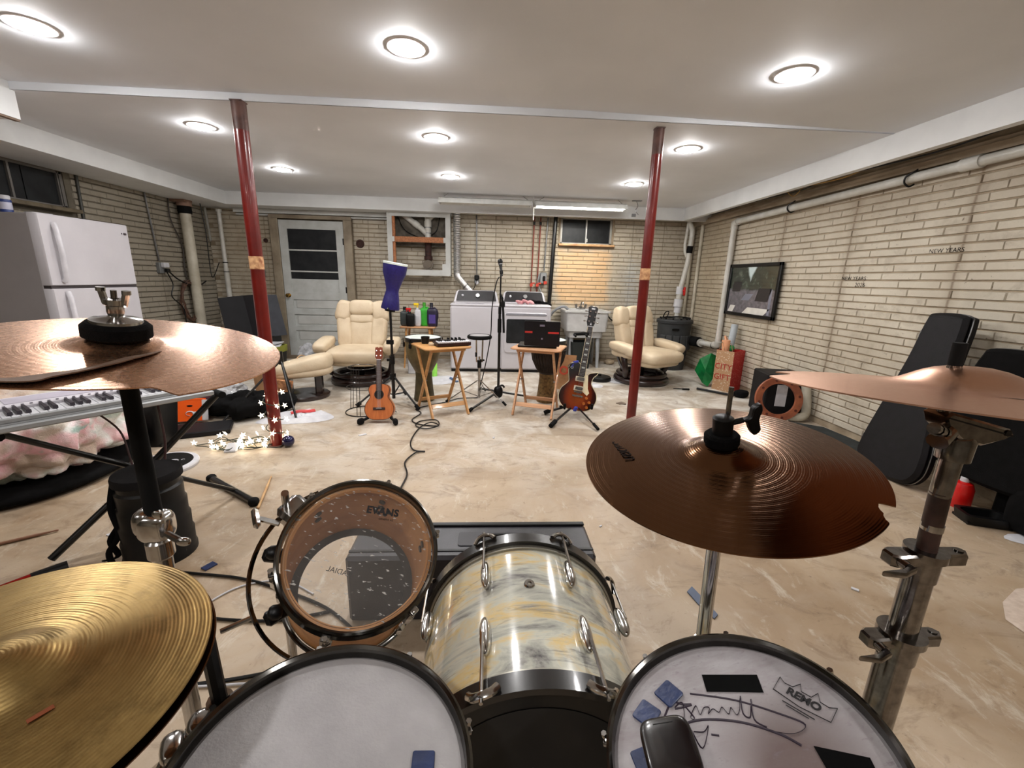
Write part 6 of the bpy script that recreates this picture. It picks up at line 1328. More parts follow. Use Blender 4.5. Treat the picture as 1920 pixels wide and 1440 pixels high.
m = MB(); m.lathe([(.034, .047), (.033, .052), (.012, .056), (.010, .058), (0, .058)], 28); part('metal_cup', m, CHROME, t)
m = MB(); m.lathe([(.009, .056), (.011, .064), (.011, .074), (.014, .076), (.014, .084), (.006, .085)], 18)
for s_ in (-1, 1): m.box((s_ * .016, 0, .086), (.009, .008, .026), (0, s_ * .25, 0), bev=.002); m.cyl((s_ * .019, 0, .094), (s_ * .019, 0, .100), .006, n=8)
part('wing_nut', m, CHROME, t); m = MB(); m.cyl((0, 0, .03), (0, 0, .098), .004, n=10); part('threaded_tip', m, OLDCHR, t)
t = thing('cymbal_stand', 'stand with black upper tube and chrome clamp under the left rose-bronze cymbal', 'stand', (-.595, .716, 0))
m = MB(); m.cyl((0, 0, .82), (0, 0, 1.12), .0135, .0125, n=16); m.lathe([(.0125, 1.10), (.03, 1.125), (.032, 1.14), (.01, 1.15)], 20); part('upper_tube', m, RUBBER, t)
m = MB(); m.cyl((0, 0, .03), (0, 0, .80), .0155, n=18); part('lower_tube', m, CHROME, t)
m = MB(); m.lathe([(.017, .765), (.021, .77), (.021, .80), (.017, .805)], 20); m.se((.0, 0, .83), (.028, .024, .028), .6, .7, nu=18); m.se((-.014, 0, .838), (.018, .022, .026), .7, .7, nu=14); m.cyl((.02, -.01, .822), (.055, -.02, .81), .006, n=8); m.se((.058, -.02, .81), (.012, .006, .008), .8, .8, nu=10); m.se((.014, -.01, .855), (.008, .006, .012), .7, .7, nu=10)
part('tilter_clamp', m, CHROME, t)
for k in range(3): a = rad(40 + 120 * k); m = MB(); m.tube([(.02 * math.cos(a), .02 * math.sin(a), .32), (.30 * math.cos(a), .30 * math.sin(a), .02)], .009, 8); part('leg', m, CHROME, t)
# ---- hi-hat
MH = frame_uv((-.491, .371, .866), (.063, -.063, 1))
t = thing('hi_hat_cymbal', 'dirty gold top hi-hat cymbal at the bottom left corner', 'cymbal', M=MH, group='hi-hat pair')
cymbal(t, MH, .178, BZ_HAT, .052, .020, .014)
m = MB(); m.box((.075, -.035, .0122), (.005, .018, .0005), (0, 0, -.6)); part('red_scuff', m, M_('scuff_red', hexc(150, 84, 56), .5, .6), t)
MH2 = frame_uv((-.488, .370, .857), (.063, -.063, 1))
t = thing('hi_hat_cymbal', 'dark bottom hi-hat cymbal showing only its rim under the gold one', 'cymbal', M=MH2 @ Matrix.Rotation(math.pi, 4, 'X'), group='hi-hat pair')
cymbal(t, MH2, .179, BZ_DARK, .052, .018, .012)
t = thing('hi_hat_stand', 'chrome hi-hat stand under the gold cymbals', 'stand', (-.49, .37, 0))
m = MB(); m.cyl((0, 0, .02), (0, 0, .83), .013, n=16); m.cyl((0, 0, .8), (.002, 0, .875), .004, n=8); part('tube', m, CHROME, t)
for k in range(3): a = rad(80 + 120 * k); m = MB(); m.tube([(.02 * math.cos(a), .02 * math.sin(a), .30), (.26 * math.cos(a), .26 * math.sin(a), .02)], .008, 8); part('leg', m, CHROME, t)
# ---- right crash
MR = frame_uv((.405, .66, .982), (-.133, -.098, 1))
t = thing('crash_cymbal', 'dark brown bronze crash cymbal with a chipped notch right of centre', 'cymbal', M=MR)
def cutR(a):
    a = (a + 180) % 360 - 180
    if -56.5 < a < -45.2:
        k = [(-56.5, .229), (-55.5, .2235), (-53.5, .219), (-52, .219), (-51.4, .215), (-49.5, .2115), (-46.5, .2105), (-45.9, .2125), (-45.2, .229)]
        for (a0, r0), (a1, r1) in zip(k, k[1:]):
            if a0 <= a <= a1: return r0 + (r1 - r0) * (a - a0) / (a1 - a0)
    return .2290
cymbal(t, MR, .229, BZ_DARK, .055, .020, .018, cutR, nseg=480)
SC_ = MR @ Matrix.Translation((-.148, .067, .0085)) @ Matrix.Rotation(rad(-88), 4, 'Z') @ Matrix.Rotation(rad(-4), 4, 'Y')
text_mesh('script_mark', 'Sabian', .036, SC_, M_('etched_ink', hexc(30, 18, 12), .9, spec=.1), t, .0003, shear=.4, space=.9)
m = MB(); m.lathe([(0, .036), (.026, .036), (.028, .04), (.028, .052), (.024, .056), (0, .056)], 28); part('felt_washer', m, M_('black_felt', hexc(14, 12, 12), 1), t)
m = MB(); m.lathe([(.016, .055), (.0165, .084), (.012, .087), (0, .087)], 20); part('clutch_sleeve', m, BLACK, t)
m = MB(); m.cyl((.014, .002, .072), (.034, .0, .076), .005, n=8); wg = [(.03, .0), (.046, .004), (.05, .02), (.062, .026), (.066, .014), (.062, -.002), (.066, -.022), (.056, -.03), (.048, -.02), (.042, -.006)]
m.prism([tuple(p[:2]) for p in crv([(x, y, 0) for x, y in wg], 4, True)], -.006, .006, Matrix.Translation((-.002, 0, .077)) @ Matrix.Rotation(rad(90), 4, 'X'), bev=.002); part('wing_screw', m, BLACK, t)
t = thing('cymbal_stand', 'chrome stand with a long thin rod through the dark brown crash cymbal', 'stand', (.43, .665, 0))
m = MB(); m.cyl((-.02, .0, .98), (-.022, 0, 1.115), .0042, n=12); part('top_rod', m, OLDCHR, t)
m = MB(); m.cyl((0, 0, .56), (-.012, 0, .93), .0125, n=18); m.cyl((-.012, 0, .9), (-.02, 0, .98), .007, n=12); part('upper_tube', m, CHROME, t)
m = MB(); m.lathe([(.014, .545), (.02, .55), (.022, .575), (.018, .60), (.0135, .60)], 20); m.cyl((.015, -.01, .57), (.05, -.02, .57), .006, n=8); m.box((.055, -.02, .57), (.012, .01, .03), bev=.003); part('height_clamp', m, CHROME, t)
m = MB(); m.cyl((0, 0, .03), (0, 0, .56), .016, n=18); part('lower_tube', m, CHROME, t)
for k in range(3): a = rad(15 + 120 * k); m = MB(); m.tube([(.02 * math.cos(a), .02 * math.sin(a), .28), (.28 * math.cos(a), .28 * math.sin(a), .02)], .009, 8); part('leg', m, CHROME, t)
# ---- far right cymbal and its stand
MF = frame_uv((.644, .518, 1.145), (.04, .089, 1))
t = thing('crash_cymbal', 'pinkish bronze cymbal seen nearly edge-on at the right edge', 'cymbal', M=MF)
def cutF(a):
    a = (a + 180) % 360 - 180
    if 128 < a < 152: return .229 - .030 * math.sin(math.pi * (a - 128) / 24)
    return .2290
_, zzf = cymbal(t, MF, .229, BZ_RIGHT, .07, .026, .012, cutF, nseg=160)
m = MB(); vs = []; fs = []
for k in range(24):
    a = rad(-128 + k * 2.8); w_ = .0035 * math.sin(math.pi * k / 23) * (1.3 if k % 7 else .3); r0 = .105
    vs += [((r0 - w_) * math.cos(a), (r0 - w_) * math.sin(a), zzf(r0) + .0012), ((r0 + w_) * math.cos(a), (r0 + w_) * math.sin(a), zzf(r0) + .0012)]
for k in range(23): fs.append((2 * k, 2 * k + 1, 2 * k + 3, 2 * k + 2))
m.add(vs, fs); part('worn_logo', m, M_('worn_ink', hexc(110, 92, 84), .5, .5), t)
t = thing('cymbal_stand', 'worn chrome stand with rusty rod under the far right cymbal', 'stand', (.655, .518, 0))
m = MB(); m.cyl((-.035, 0, 1.12), (-.037, 0, 1.185), .0075, n=14)
for k in range(4): m.cyl((-.0355, 0, 1.15 + k * .01), (-.0356, 0, 1.153 + k * .01), .0088, n=14)
part('top_rod', m, OLDCHR, t)
m = MB(); m.cyl((-.037, 0, 1.185), (-.0375, 0, 1.215), .0078, n=14); part('rubber_sleeve', m, RUBBER, t)
m = MB(); m.cyl((-.004, 0, .995), (-.002, 0, 1.07), .0125, .013, n=16); m.lathe([(.013, 1.05), (.019, 1.052), (.020, 1.082), (.017, 1.088), (0, 1.09)], 20, Matrix.Translation((-.002, 0, 0))); part('rod_socket', m, OLDCHR, t)
TI = Matrix.Translation((.0, 0, 1.102)) @ Matrix.Rotation(rad(14), 4, 'Y')
m = MB(); m.prism([(-.050, .004), (-.040, -.008), (-.012, -.020), (.022, -.020), (.05, -.004), (.058, .006), (.050, .012), (-.042, .012)], -.017, .017, TI @ F, bev=.003); part('tilter', m, OLDCHR, t)
m = MB(); m.box((.004, 0, .004), (.10, .036, .0022), M=TI); part('tilter_gap', m, BLACK, t)
m = MB(); m.cyl(TI @ Vector((.046, -.016, .006)), TI @ Vector((.046, -.0185, .006)), .0045, n=12); part('pin_hole', m, BLACK, t)
m = MB(); m.cyl((-.036, -.012, 1.096), (-.058, -.022, 1.086), .012, n=10); part('ratchet_knob', m, OLDCHR, t)
for k in range(4):
    q0 = Vector((-.050 - k * .010, -.020 - k * .005, 1.098 + k * .0035)); m = MB(); m.cyl(q0, q0 + Vector((-.007, -.003, .002)), .0085 - .0012 * (k % 2), n=10); part('wing_rib', m, OLDCHR, t)
m = MB(); m.cyl((0, 0, .90), (-.004, 0, 1.0), .0125, n=16); part('brown_rod', m, M_('brown_sleeve', hexc(66, 40, 32), .5, 0, hexc(46, 28, 22), 50), t)
m = MB(); m.cyl((-.001, 0, .940), (-.0012, 0, .950), .0132, n=16); part('shiny_band', m, CHROME, t)
for z0, z1, r_ in ((.74, .885, .0185), (.30, .74, .0225), (.03, .30, .024)):
    m = MB(); m.cyl((0, 0, z0), (0, 0, z1), r_, n=22); part('tube', m, OLDCHR, t)
for z_, r_ in ((.888, .021), (.742, .025)):
    m = MB(); m.lathe([(r_ * .72, z_ - .028), (r_, z_ - .028), (r_ * 1.02, z_ + .006), (r_ * 1.25, z_ + .008), (r_ * 1.25, z_ + .020), (r_ * .6, z_ + .020)], 28)
    m.prism([(-.06, -.008), (-.05, -.014), (.055, -.012), (.066, 0), (.055, .012), (-.05, .014), (-.06, .008)], z_ - .004, z_ + .016, bev=.003)
    m.cyl((.052, 0, z_ + .0165), (.052, 0, z_ + .018), .006, n=10); m.cyl((-.048, -.004, z_ + .006), (-.048, -.024, z_ + .006), .007, n=10)
    m.prism([(-.044, -.020), (-.066, -.030), (-.098, -.034), (-.070, -.042), (-.044, -.032)], z_ + .001, z_ + .010, bev=.002); part('height_clamp', m, OLDCHR, t)
for k in range(3): a = rad(-60 + 120 * k); m = MB(); m.tube([(.02 * math.cos(a), .02 * math.sin(a), .32), (.34 * math.cos(a), .34 * math.sin(a), .02)], .010, 8); part('leg', m, OLDCHR, t)

# ---- drums
def drum(name, label, M, R, depth, shellm, headm, hoopm, nl, inner=None, botm=None, hoop_r=.010, lugm=CHROME):
    """local z = out of the batter head, origin at the head centre, R = outer hoop radius"""
    t = thing(name, label, 'drum', M=M); r = R - .013
    m = MB(); m.lathe([(r, -.006), (r, -depth), (r - .006, -depth), (r - .006, -.006)], 72, closed=True); part('shell', m, shellm, t)
    if inner: m = MB(); m.lathe([(r - .0065, -.008), (r - .0065, -depth)], 72); m.lathe([(r - .0065, -.003), (r - .010, -.010), (r - .0065, -.014)], 72); part('shell_inside', m, inner, t)
    def hoop(z, s):
        m = MB(); m.lathe([(r + .003, z - s * .012), (r + .010, z - s * .012), (r + .013, z - s * .010), (r + .008, z - s * .006), (r + .0065, z + s * .012), (r + .010, z + s * .016), (r + .006, z + s * .018), (r + .002, z + s * .014), (r + .002, z - s * .004)], 96, closed=True); return m
    part('hoop', hoop(0, 1), hoopm, t); part('hoop', hoop(-depth, -1), hoopm, t)
    m = MB(); m.lathe([(r + .002, -.004), (r - .004, .0005), (r - .02, .0), (r * .5, 0), (0, 0)], 72); part('batter_head', m, headm, t)
    if botm: m = MB(); m.lathe([(r + .001, -depth), (r * .5, -depth), (0, -depth)], 64); part('resonant_head', m, botm, t)
    lug = rod = None
    for k in range(nl):
        a = 2 * math.pi * (k + .5) / nl; Mx = Matrix.Rotation(a, 4, 'Z')
        if lug is None:
            m = MB(); m.box((r + .010, 0, -.055), (.022, .022, .05), bev=.007); m.box((r + .006, 0, -depth + .055), (.02, .022, .05), bev=.007); lug = part('lug', m, lugm, t, M=Mx)
            m = MB(); m.cyl((r + .0165, 0, .006), (r + .0165, 0, -.05), .003, n=8); m.cyl((r + .0165, 0, .004), (r + .0165, 0, .011), .0045, n=6); m.box((r + .014, 0, -.004), (.014, .018, .008), bev=.002); rod = part('tension_rod', m, CHROME, t, M=Mx)
        else: inst(lug, t, Mx); inst(rod, t, Mx)
    return t
def mk_signed_head():
    m, nt, b = _new('worn_coated_head'); n1 = _noise(nt, 7, 7, .7, stretch=(1, 3, 1)); n2 = _noise(nt, 34, 5, .7, stretch=(1, 2.5, 1))
    tc = nt.nodes.new('ShaderNodeTexCoord'); mp = nt.nodes.new('ShaderNodeMapping'); mp.inputs['Location'].default_value = (-.06, .02, 0); nt.links.new(tc.outputs['Object'], mp.inputs[0])
    ln = nt.nodes.new('ShaderNodeVectorMath'); ln.operation = 'LENGTH'; nt.links.new(mp.outputs[0], ln.inputs[0])
    c = _ramp(nt, n1, [(.35, hexc(150, 142, 144)), (.6, hexc(172, 168, 170))])
    worn = _math(nt, 'SUBTRACT', _math(nt, 'ADD', .9, _math(nt, 'MULTIPLY', n1, .9)), _math(nt, 'MULTIPLY', ln.outputs['Value'], 12), True)
    c = _mix(nt, _math(nt, 'MULTIPLY', worn, .85), c, hexc(98, 78, 72))
    c = _mix(nt, _ramp(nt, n2, [(.58, (0, 0, 0, 1)), (.68, (.6, .6, .6, 1))]), c, hexc(120, 108, 114))
    nt.links.new(c, b.inputs['Base Color']); b.inputs['Roughness'].default_value = .55; _bump(nt, b, _noise(nt, 220, 2), .1, .001); return m
def mk_marble():
    m, nt, b = _new('swirled_marble_wrap'); n1 = _noise(nt, 4.0, 7, .62, dist=1.0, stretch=(1.0, 1.0, 2.8)); n2 = _noise(nt, 7, 8, .72, dist=1.3, stretch=(.7, .7, 5))
    c = _ramp(nt, n1, [(.30, hexc(70, 66, 74)), (.40, hexc(168, 168, 160)), (.5, hexc(206, 206, 192)), (.6, hexc(222, 196, 140)), (.72, hexc(188, 192, 186))])
    c = _mix(nt, _ramp(nt, n2, [(.54, (0, 0, 0, 1)), (.68, (.7, .7, .7, 1))]), c, hexc(96, 92, 102)); nt.links.new(c, b.inputs['Base Color'])
    b.inputs['Roughness'].default_value = .12; b.inputs['Coat Weight'].default_value = .7; return m
MARBLE = mk_marble()
def mk_clear(name, alpha, marks):
    m, nt, b = _new(name); out = nt.nodes['Material Output']; tr = nt.nodes.new('ShaderNodeBsdfTransparent'); mx = nt.nodes.new('ShaderNodeMixShader')
    b.inputs['Base Color'].default_value = hexc(200, 196, 190); b.inputs['Roughness'].default_value = .25
    if marks:
        v = _noise(nt, 58, 2, .5, stretch=(1, 2.8, 1)); v2 = _noise(nt, 5, 2, .5)
        f = _math(nt, 'ADD', _math(nt, 'MULTIPLY', _ramp(nt, v, [(.63, (0, 0, 0, 1)), (.70, (1, 1, 1, 1))]), _math(nt, 'MULTIPLY', v2, 1.3)), alpha, True)
        nt.links.new(f, mx.inputs[0])
    else: mx.inputs[0].default_value = alpha
    nt.links.new(tr.outputs[0], mx.inputs[1]); nt.links.new(b.outputs[0], mx.inputs[2]); nt.links.new(mx.outputs[0], out.inputs['Surface']); return m
BLKCHR = M_('black_chrome', hexc(112, 110, 106), .14, 1.0, hexc(84, 82, 80), 8)
MAPLE = M_('maple_inside', hexc(204, 146, 88), .5, 0, hexc(184, 126, 72), 4, stretch=(1, 1, 5))
# snare
MS = frame_uv((-.2, .413, .657), (.11, -.01, 1))
sn = drum('snare_drum', 'snare drum with plain pale grey head at the bottom of the view', MS, .191, .14, M_('steel_shell', hexc(150, 150, 156), .25, .9), DRUMH, BLKCHR, 8)
m = MB(); m.prism(rr(.030, .026, .003), .001, .004, Matrix.Translation((.121, .024, 0)) @ Matrix.Rotation(rad(3), 4, 'Z'), bev=.001); tag(part('damper_gel', m, BLUEG, None, M=MS), 'blue gel damper on the snare drum head near its right rim', 'gel damper', 'blue gel dampers')
st = thing('snare_stand', 'chrome clamp arm and stand holding the snare drum at its left side', 'stand', (-.30, .47, 0))
m = MB(); m.cyl((-.385, .52, .50), (-.395, .52, .80), .0105, .0105, n=8); part('black_rod', m, BLACK, st, True)
m = MB(); m.se((-.395, .50, .64), (.030, .022, .018), .6, .7, (0, .3, .4), nu=16); m.se((-.43, .475, .63), (.016, .024, .016), .7, .7, (0, 0, .6), nu=14); m.cyl((-.39, .52, .66), (-.40, .53, .62), .018, n=14); m.tube([(-.43, .47, .63), (-.435, .42, .60), (-.42, .38, .58)], .010, 8); part('clamp', m, CHROME, st, True)
m = MB(); m.cyl((-.2, .41, .03), (-.2, .41, .46), .013, n=14); m.tube([(-.2, .41, .44), (-.36, .45, .48), (-.39, .5, .60)], .009, 8); m.tube([(-.2, .41, .44), (-.04, .46, .49), (.0, .47, .505)], .008, 8); m.tube([(-.2, .41, .44), (-.2, .26, .49)], .008, 8); part('basket', m, CHROME, st, True)
for k in range(3): a = rad(90 + 120 * k); m = MB(); m.tube([(-.2, .41, .22), (-.2 + .22 * math.cos(a), .41 + .22 * math.sin(a), .02)], .008, 8); part('leg', m, CHROME, st, True)
# floor tom with the signature
MT = frame_uv((.363, .424, .645), (-.32, 0, 1))
ft = drum('floor_tom', 'drum with signed worn head, blue gels and black tape at the lower right', MT, .192, .30, MARBLE, mk_signed_head(), BLKCHR, 8)
for k in range(3): a = rad(75 + 120 * k); p = MT @ Vector((.19 * math.cos(a), .19 * math.sin(a), -.2)); m = MB(); m.tube([p + Vector((0, 0, .05)), (p.x, p.y, .02)], .008, 8); part('leg', m, CHROME, ft, True)
INK2 = M_('purple_black_ink', hexc(44, 28, 46), .5)
def onhead(pts, r, name='pen_stroke', k=5, flat=.25):
    m = MB(); m.tube(crv([(x, y, .0008) for x, y in pts], k), r * 1.35, 6, flat=flat); return part(name, m, INK2, ft)
# signature traced on the head plane (local metres)
onhead([(-.118, .048), (-.088, .075), (-.066, .098), (-.062, .103)], .0012)
onhead([(-.118, .048), (-.10, .055), (-.07, .062), (-.03, .062), (.02, .045), (.06, .018), (.078, -.002)], .0014)
onhead([(-.066, .106), (-.05, .092), (-.035, .087), (-.062, .088), (-.048, .094), (-.055, .072), (-.068, .070), (-.072, .076)], .0012)
onhead([(-.048, .094), (-.040, .068), (-.045, .070), (-.030, .084), (-.03, .070), (-.02, .078), (-.012, .076), (-.018, .068), (-.008, .073), (-.002, .066), (.006, .072), (.010, .060), (.018, .068), (.020, .056), (.028, .062), (.034, .072), (.040, .080)], .0009)
onhead([(.040, .080), (.030, .056), (.036, .048), (.046, .062)], .0009); onhead([(.052, .072), (.040, .044), (.050, .030)], .0009); onhead([(-.03, .104), (.03, .076), (.08, .040), (.10, .020), (.078, .014), (.05, .026)], .0010)
onhead([(-.052, .052), (-.048, .026), (-.026, .052), (-.036, .046), (-.05, .050)], .0009); onhead([(-.062, .040), (-.052, .046)], .001); onhead([(-.028, .040), (-.018, .036)], .001)
LG = face_M(tuple(MT @ Vector((.121, .052, .0009))), tuple((MT.to_3x3() @ Vector((.56, -.83, 0)))), tuple((MT.to_3x3() @ Vector((.83, .56, 0)))))
text_mesh('maker_lettering', 'REMO', .0165, LG, M_('print_black', hexc(30, 28, 30), .5), ft, .0003, bold=.0006)
m = MB(); q = [(-.046, -.013), (-.046, .018), (-.036, .011), (-.022, .012), (-.014, .026), (-.008, .012), (.008, .012), (.014, .026), (.022, .012), (.036, .011), (.046, .018), (.046, -.013), (0, -.018)]
m.tube([(x * .82, y * .82, 0) for x, y in q], .0009, 5, True, flat=.4); m.box((0, -.020, 0), (.042, .0012, .0006)); m.box((.0, -.0235, 0), (.03, .001, .0006)); part('crown_outline', m, M_('print_black', hexc(30, 28, 30), .5), ft, M=WM[ft].inverted() @ LG)
for (c_, rz_, lab, sh) in (((-.107, .091), 38, 'blue gel damper on the signed drum head, the middle of the three at its left', 0), ((-.062, .112), 28, 'blue gel damper on the signed drum head, the one highest up near the black tape', 0), ((-.132, .030), 6, 'blue gel damper on the signed drum head, the lowest one beside the black case', 1)):
    m = MB(); m.prism(rr(.034, .034, .004), .001, .0045, Matrix.Translation((c_[0], c_[1], 0)) @ Matrix.Rotation(rad(rz_), 4, 'Z'), bev=.001); tag(part('damper_gel', m, BLUEG, None, M=MT), lab, 'gel damper', 'blue gel dampers')
for pts, lab in (([(.002, .128), (.082, .104), (.075, .076), (-.004, .100)], 'strip of black tape near the far rim of the signed drum head'), ([(.092, -.006), (.146, -.034), (.138, -.062), (.088, -.04)], 'strip of black tape near the right rim of the signed drum head')):
    m = MB(); m.prism(pts, .0006, .0014); tag(part('tape_strip', m, M_('gaffer_tape', hexc(8, 8, 8), .9, 0, hexc(5, 5, 5), spec=.1), None, M=MT), lab, 'tape', 'black tape strips')
m = MB(); m.se((0, 0, .015), (.042, .040, .0145), .45, .45, nu=36, nv=18); m.lathe([(0, 0)] * 2, 3)
t = thing('earbud_case', 'small rounded black case lying on the signed drum head', 'case', M=MT @ Matrix.Translation((-.094, .022, .0)) @ Matrix.Rotation(rad(-6), 4, 'Z'))
m = MB(); m.se((0, 0, .016), (.038, .044, .0155), .4, .45, nu=36, nv=18); part('case_body', m, M_('gloss_black', hexc(20, 15, 16), .25, coat=.5), t, angle=80)
m = MB(); m.box((0, .03, .031), (.03, .001, .001)); part('engraved_line', m, BLACK, t)
# rack tom
MTm = frame_uv((-.257, .784, .724), (.345, -.676, 1))
tm = drum('rack_tom', 'tilted rack tom with clear head showing its tan inside', MTm, .160, .225, MAPLE, mk_clear('clear_head', .10, True), BLKCHR, 6, MAPLE, mk_clear('clear_reso', .05, False))
for (x, y) in ((-.09, .06), (-.088, .045), (.075, .05), (.078, .066)): pass
for k in range(6):
    a = 2 * math.pi * (k + .5) / 6
    for z in (-.05, -.078): m = MB(); m.cyl(((.1405) * math.cos(a), (.1405) * math.sin(a), z), ((.137) * math.cos(a), (.137) * math.sin(a), z), .0078, n=10); part('lug_bolt', m, M_('bolt_dark', hexc(60, 48, 40), .4, .5), tm)
for i, (da, z) in enumerate(((-.12, -.09), (0, -.08), (.12, -.09), (-.06, -.11), (.06, -.11))): a = rad(88) + da; m = MB(); m.cyl((.1405 * math.cos(a), .1405 * math.sin(a), z), (.137 * math.cos(a), .137 * math.sin(a), z), .005, n=8); part('bracket_bolt', m, BLACK, tm)
TX = MTm @ Matrix.Translation((.012, .094, .0012)) @ Matrix.Rotation(rad(9), 4, 'Z')
text_mesh('maker_lettering', 'EVANS', .0225, TX, M_('print_black', hexc(30, 28, 30), .5), tm, .0003, bold=.0009, space=1.05)
text_mesh('small_lettering', 'GENERA G2', .006, TX @ Matrix.Translation((.01, -.017, 0)), M_('print_black', hexc(30, 28, 30), .5), tm, .0003)
TX2 = MTm @ Matrix.Translation((-.045, .02, -.2245)) @ Matrix.Rotation(math.pi, 4, 'Y')
text_mesh('reso_lettering', 'RADIAL', .018, TX2, M_('print_black', hexc(30, 28, 30), .5), tm, .0003)
R22 = Matrix.Rotation(rad(22), 4, 'Z')
m = MB(); m.tube([(.188 * math.cos(a) - .018, .188 * math.sin(a) - .0, -.075) for a in [rad(112 + i * 5) for i in range(26)]], .0055, 8, flat=.5); part('mount_ring', m, BLKCHR, tm, M=R22); m = MB(); m.lathe([(.1405, -.223), (.122, -.2235)], 60); part('reso_collar', m, M_('collar_dark', hexc(50, 44, 40), .5), tm)
for a in (rad(128), rad(168), rad(208)): m = MB(); m.box((.168 * math.cos(a), .168 * math.sin(a), -.07), (.045, .028, .02), (0, 0, a), bev=.006); m.se((.170 * math.cos(a), .170 * math.sin(a), -.055), (.014, .014, .014), .8, .8, nu=10, nv=8); part('mount_tab', m, BLACK, tm, M=R22)
m = MB(); m.box((-.135, .120, -.05), (.05, .06, .05), (0, 0, rad(-42)), bev=.01); m.cyl((-.150, .125, -.06), (-.150, .125, .03), .0075, n=12); part('mount_bracket', m, CHROME, tm, M=R22)
m = MB(); m.cyl((-.16, .09, -.04), (-.20, .105, -.04), .006, n=8); m.box((-.205, .105, -.038), (.014, .045, .020), (0, 0, .25), bev=.006); m.cyl((-.19, -.085, -.05), (-.235, -.10, -.05), .005, n=8); part('wing_bolt', m, CHROME, tm, M=R22)
ts = thing('tom_stand', 'chrome stand post holding the rack tom from its left side', 'stand', (-.48, .90, 0))
p0 = MTm @ R22 @ Vector((-.150, .125, -.06)); m = MB(); m.tube([p0, p0 + Vector((-.01, .02, -.08)), (-.48, .90, .50), (-.48, .90, .03)], .010, 12); part('post', m, CHROME, ts, True)
for k in range(3): a = rad(30 + 120 * k); m = MB(); m.tube([(-.48, .90, .20), (-.48 + .2 * math.cos(a), .90 + .2 * math.sin(a), .02)], .009, 8); part('leg', m, CHROME, ts, True)
# bass drum: axis along Y
bc = Vector((.11, .62, .285)); R0_ = .285
MBd = face_M(tuple(bc), (1, 0, 0), (0, 0, 1))      # local z = toward the drummer (-Y)
bd = thing('bass_drum', 'bass drum with swirled grey and gold wrap and black hoops between the drums', 'drum', M=MBd)
r = R0_ - .018; dp = .44
m = MB(); m.lathe([(r, -.02), (r, -dp + .02), (r - .008, -dp + .02), (r - .008, -.02)], 96, closed=True); part('shell', m, MARBLE, bd)
for z0 in (.0, -dp): 
    m = MB(); m.lathe([(r + .004, z0 - .02), (R0_, z0 - .02), (R0_, z0 + .02), (r + .004, z0 + .02)], 96, closed=True); part('hoop', m, M_('hoop_black', hexc(20, 19, 20), .3, coat=.5), bd)
for z0 in (-.026, -dp + .026): m = MB(); m.lathe([(r + .001, z0 - .007), (r + .006, z0 - .007), (r + .006, z0 + .007), (r + .001, z0 + .007)], 96, closed=True); part('head_collar', m, M_('grey_collar', hexc(176, 172, 160), .35, .6), bd)
m = MB(); m.lathe([(r + .004, .004), (r - .015, .0), (r * .5, 0), (0, 0)], 72); part('batter_head', m, M_('black_head', hexc(16, 16, 17), .35, 0, hexc(12, 12, 12)), bd)
m = MB(); m.lathe([(r - .05, .0012), (r - .052, .0018), (r - .16, .0018), (0, .0018)], 64); part('damping_pad', m, M_('pad_black', hexc(26, 25, 25), .6), bd)
m = MB(); m.lathe([(r + .004, -dp), (0, -dp)], 64); part('front_head', m, M_('front_head', hexc(20, 20, 22), .3), bd)
prt = {}
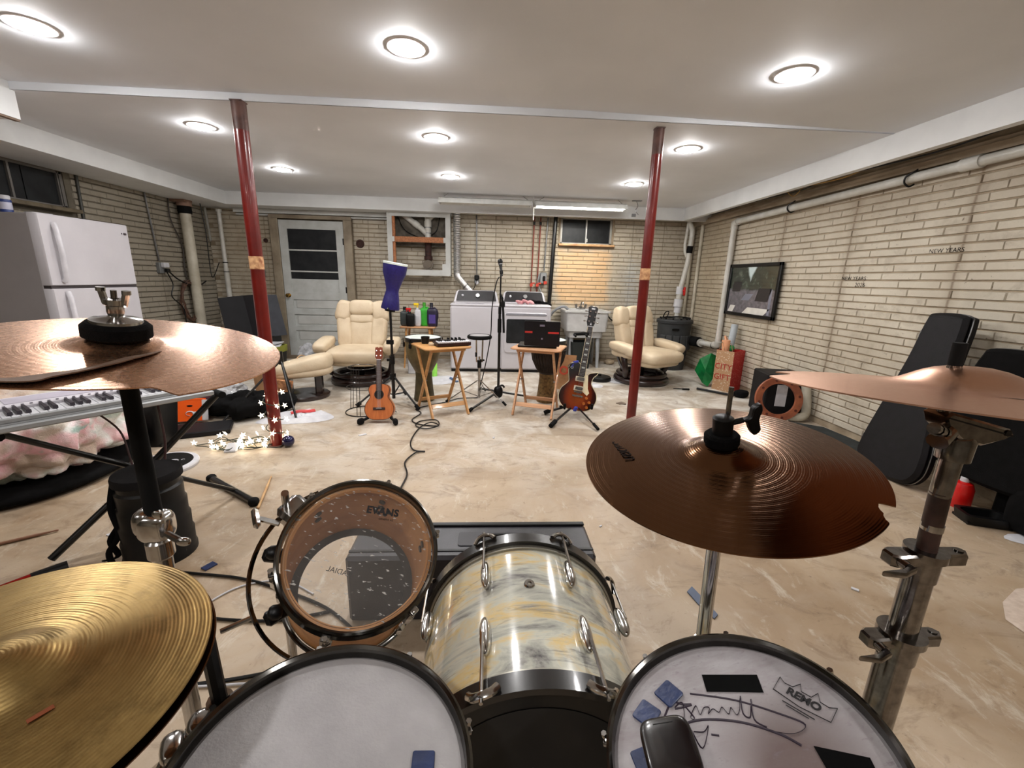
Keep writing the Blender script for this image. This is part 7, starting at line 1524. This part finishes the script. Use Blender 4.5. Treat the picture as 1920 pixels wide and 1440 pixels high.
for k in range(8):
    a = rad(90 + 22.5 + 45 * k); Mx = Matrix.Rotation(a, 4, 'Z')
    for z0, s_ in ((0, 1), (-dp, -1)):
        if s_ in prt:
            for q_ in prt[s_]: inst(q_, bd, Mx)
            continue
        m = MB(); m.tube(crv([(R0_ + .004, -.030, z0 + s_ * .006), (R0_ + .010, -.018, z0 + s_ * .018), (R0_ + .013, 0, z0 + s_ * .022), (R0_ + .010, .018, z0 + s_ * .018), (R0_ + .004, .030, z0 + s_ * .006)], 4), .008, 8, flat=.7); c1_ = part('claw_hook', m, CHROME, bd, M=Mx)
        m = MB(); m.cyl((R0_ + .012, 0, z0 + s_ * .036), (R0_ + .010, 0, z0 - s_ * .12), .0038, n=8); c2_ = part('tension_rod', m, CHROME, bd, M=Mx)
        m = MB(); m.se((r + .014, 0, z0 - s_ * .125), (.016, .012, .048), .9, .9, nu=14, nv=12); c3_ = part('teardrop_lug', m, CHROME, bd, M=Mx); prt[s_] = (c1_, c2_, c3_)
m = MB(); m.lathe([(.004, 0), (.006, .004), (.012, .004), (.014, 0)], 20, Matrix.Translation((0, r + .0005, -.27)) @ Matrix.Rotation(rad(-90), 4, 'X')); part('vent_grommet', m, CHROME, bd)
for sx in (-1, 1): m = MB(); m.tube([(sx * .22, -.16, -.36), (sx * .36, -.275, -.42)], .008, 8); part('spur', m, CHROME, bd)
# black hard case beyond the kit
t = thing('hard_case', 'black hard instrument case standing on the floor beyond the bass drum', 'case', (-.045, 1.48, 0))
m = MB(); m.box((0, 0, .14), (.93, .22, .28), bev=.012); part('case_shell', m, M_('case_dark', hexc(44, 42, 50), .42, 0, hexc(30, 29, 35), 7, .15, 200), t)
m = MB(); m.box((0, .098, .284), (.92, .024, .010), bev=.003); m.box((0, -.07, .281), (.92, .012, .004)); part('rim_piping', m, BLACK, t)
m = MB(); m.prism(rr(.30, .09, .012), .279, .2835, Matrix.Translation((.09, .0, 0)), bev=.001); part('embossed_panel', m, M_('case_dark2', hexc(40, 38, 45), .5), t)
m = MB(); m.tube(crv([(.02, .0, .283), (.04, 0, .296), (.12, 0, .298), (.16, 0, .296), (.18, 0, .283)], 5), .008, 8); part('carry_handle', m, BLACK, t)
m = MB(); m.box((-.468, -.02, .09), (.02, .04, .05), bev=.006); part('latch', m, BLACK, t)
# pedal behind the batter head
t = thing('bass_pedal', 'black bass drum pedal standing before the bass drum', 'pedal', (.11, .50, 0))
m = MB(); m.box((0, -.05, .012), (.11, .30, .012), bev=.003); m.box((0, -.06, .05), (.085, .26, .01), (rad(9), 0, 0), bev=.003); part('footboard', m, STEEL, t)
for sx in (-1, 1): m = MB(); m.cyl((sx * .055, .08, .01), (sx * .05, .08, .22), .008, n=8); part('post', m, STEEL, t)
m = MB(); m.cyl((-.055, .08, .215), (.055, .08, .215), .006, n=8); m.cyl((0, .08, .215), (0, .03, .35), .004, n=8); m.se((0, .028, .355), (.022, .02, .022), .7, .7, nu=12); part('beater', m, BLACK, t)
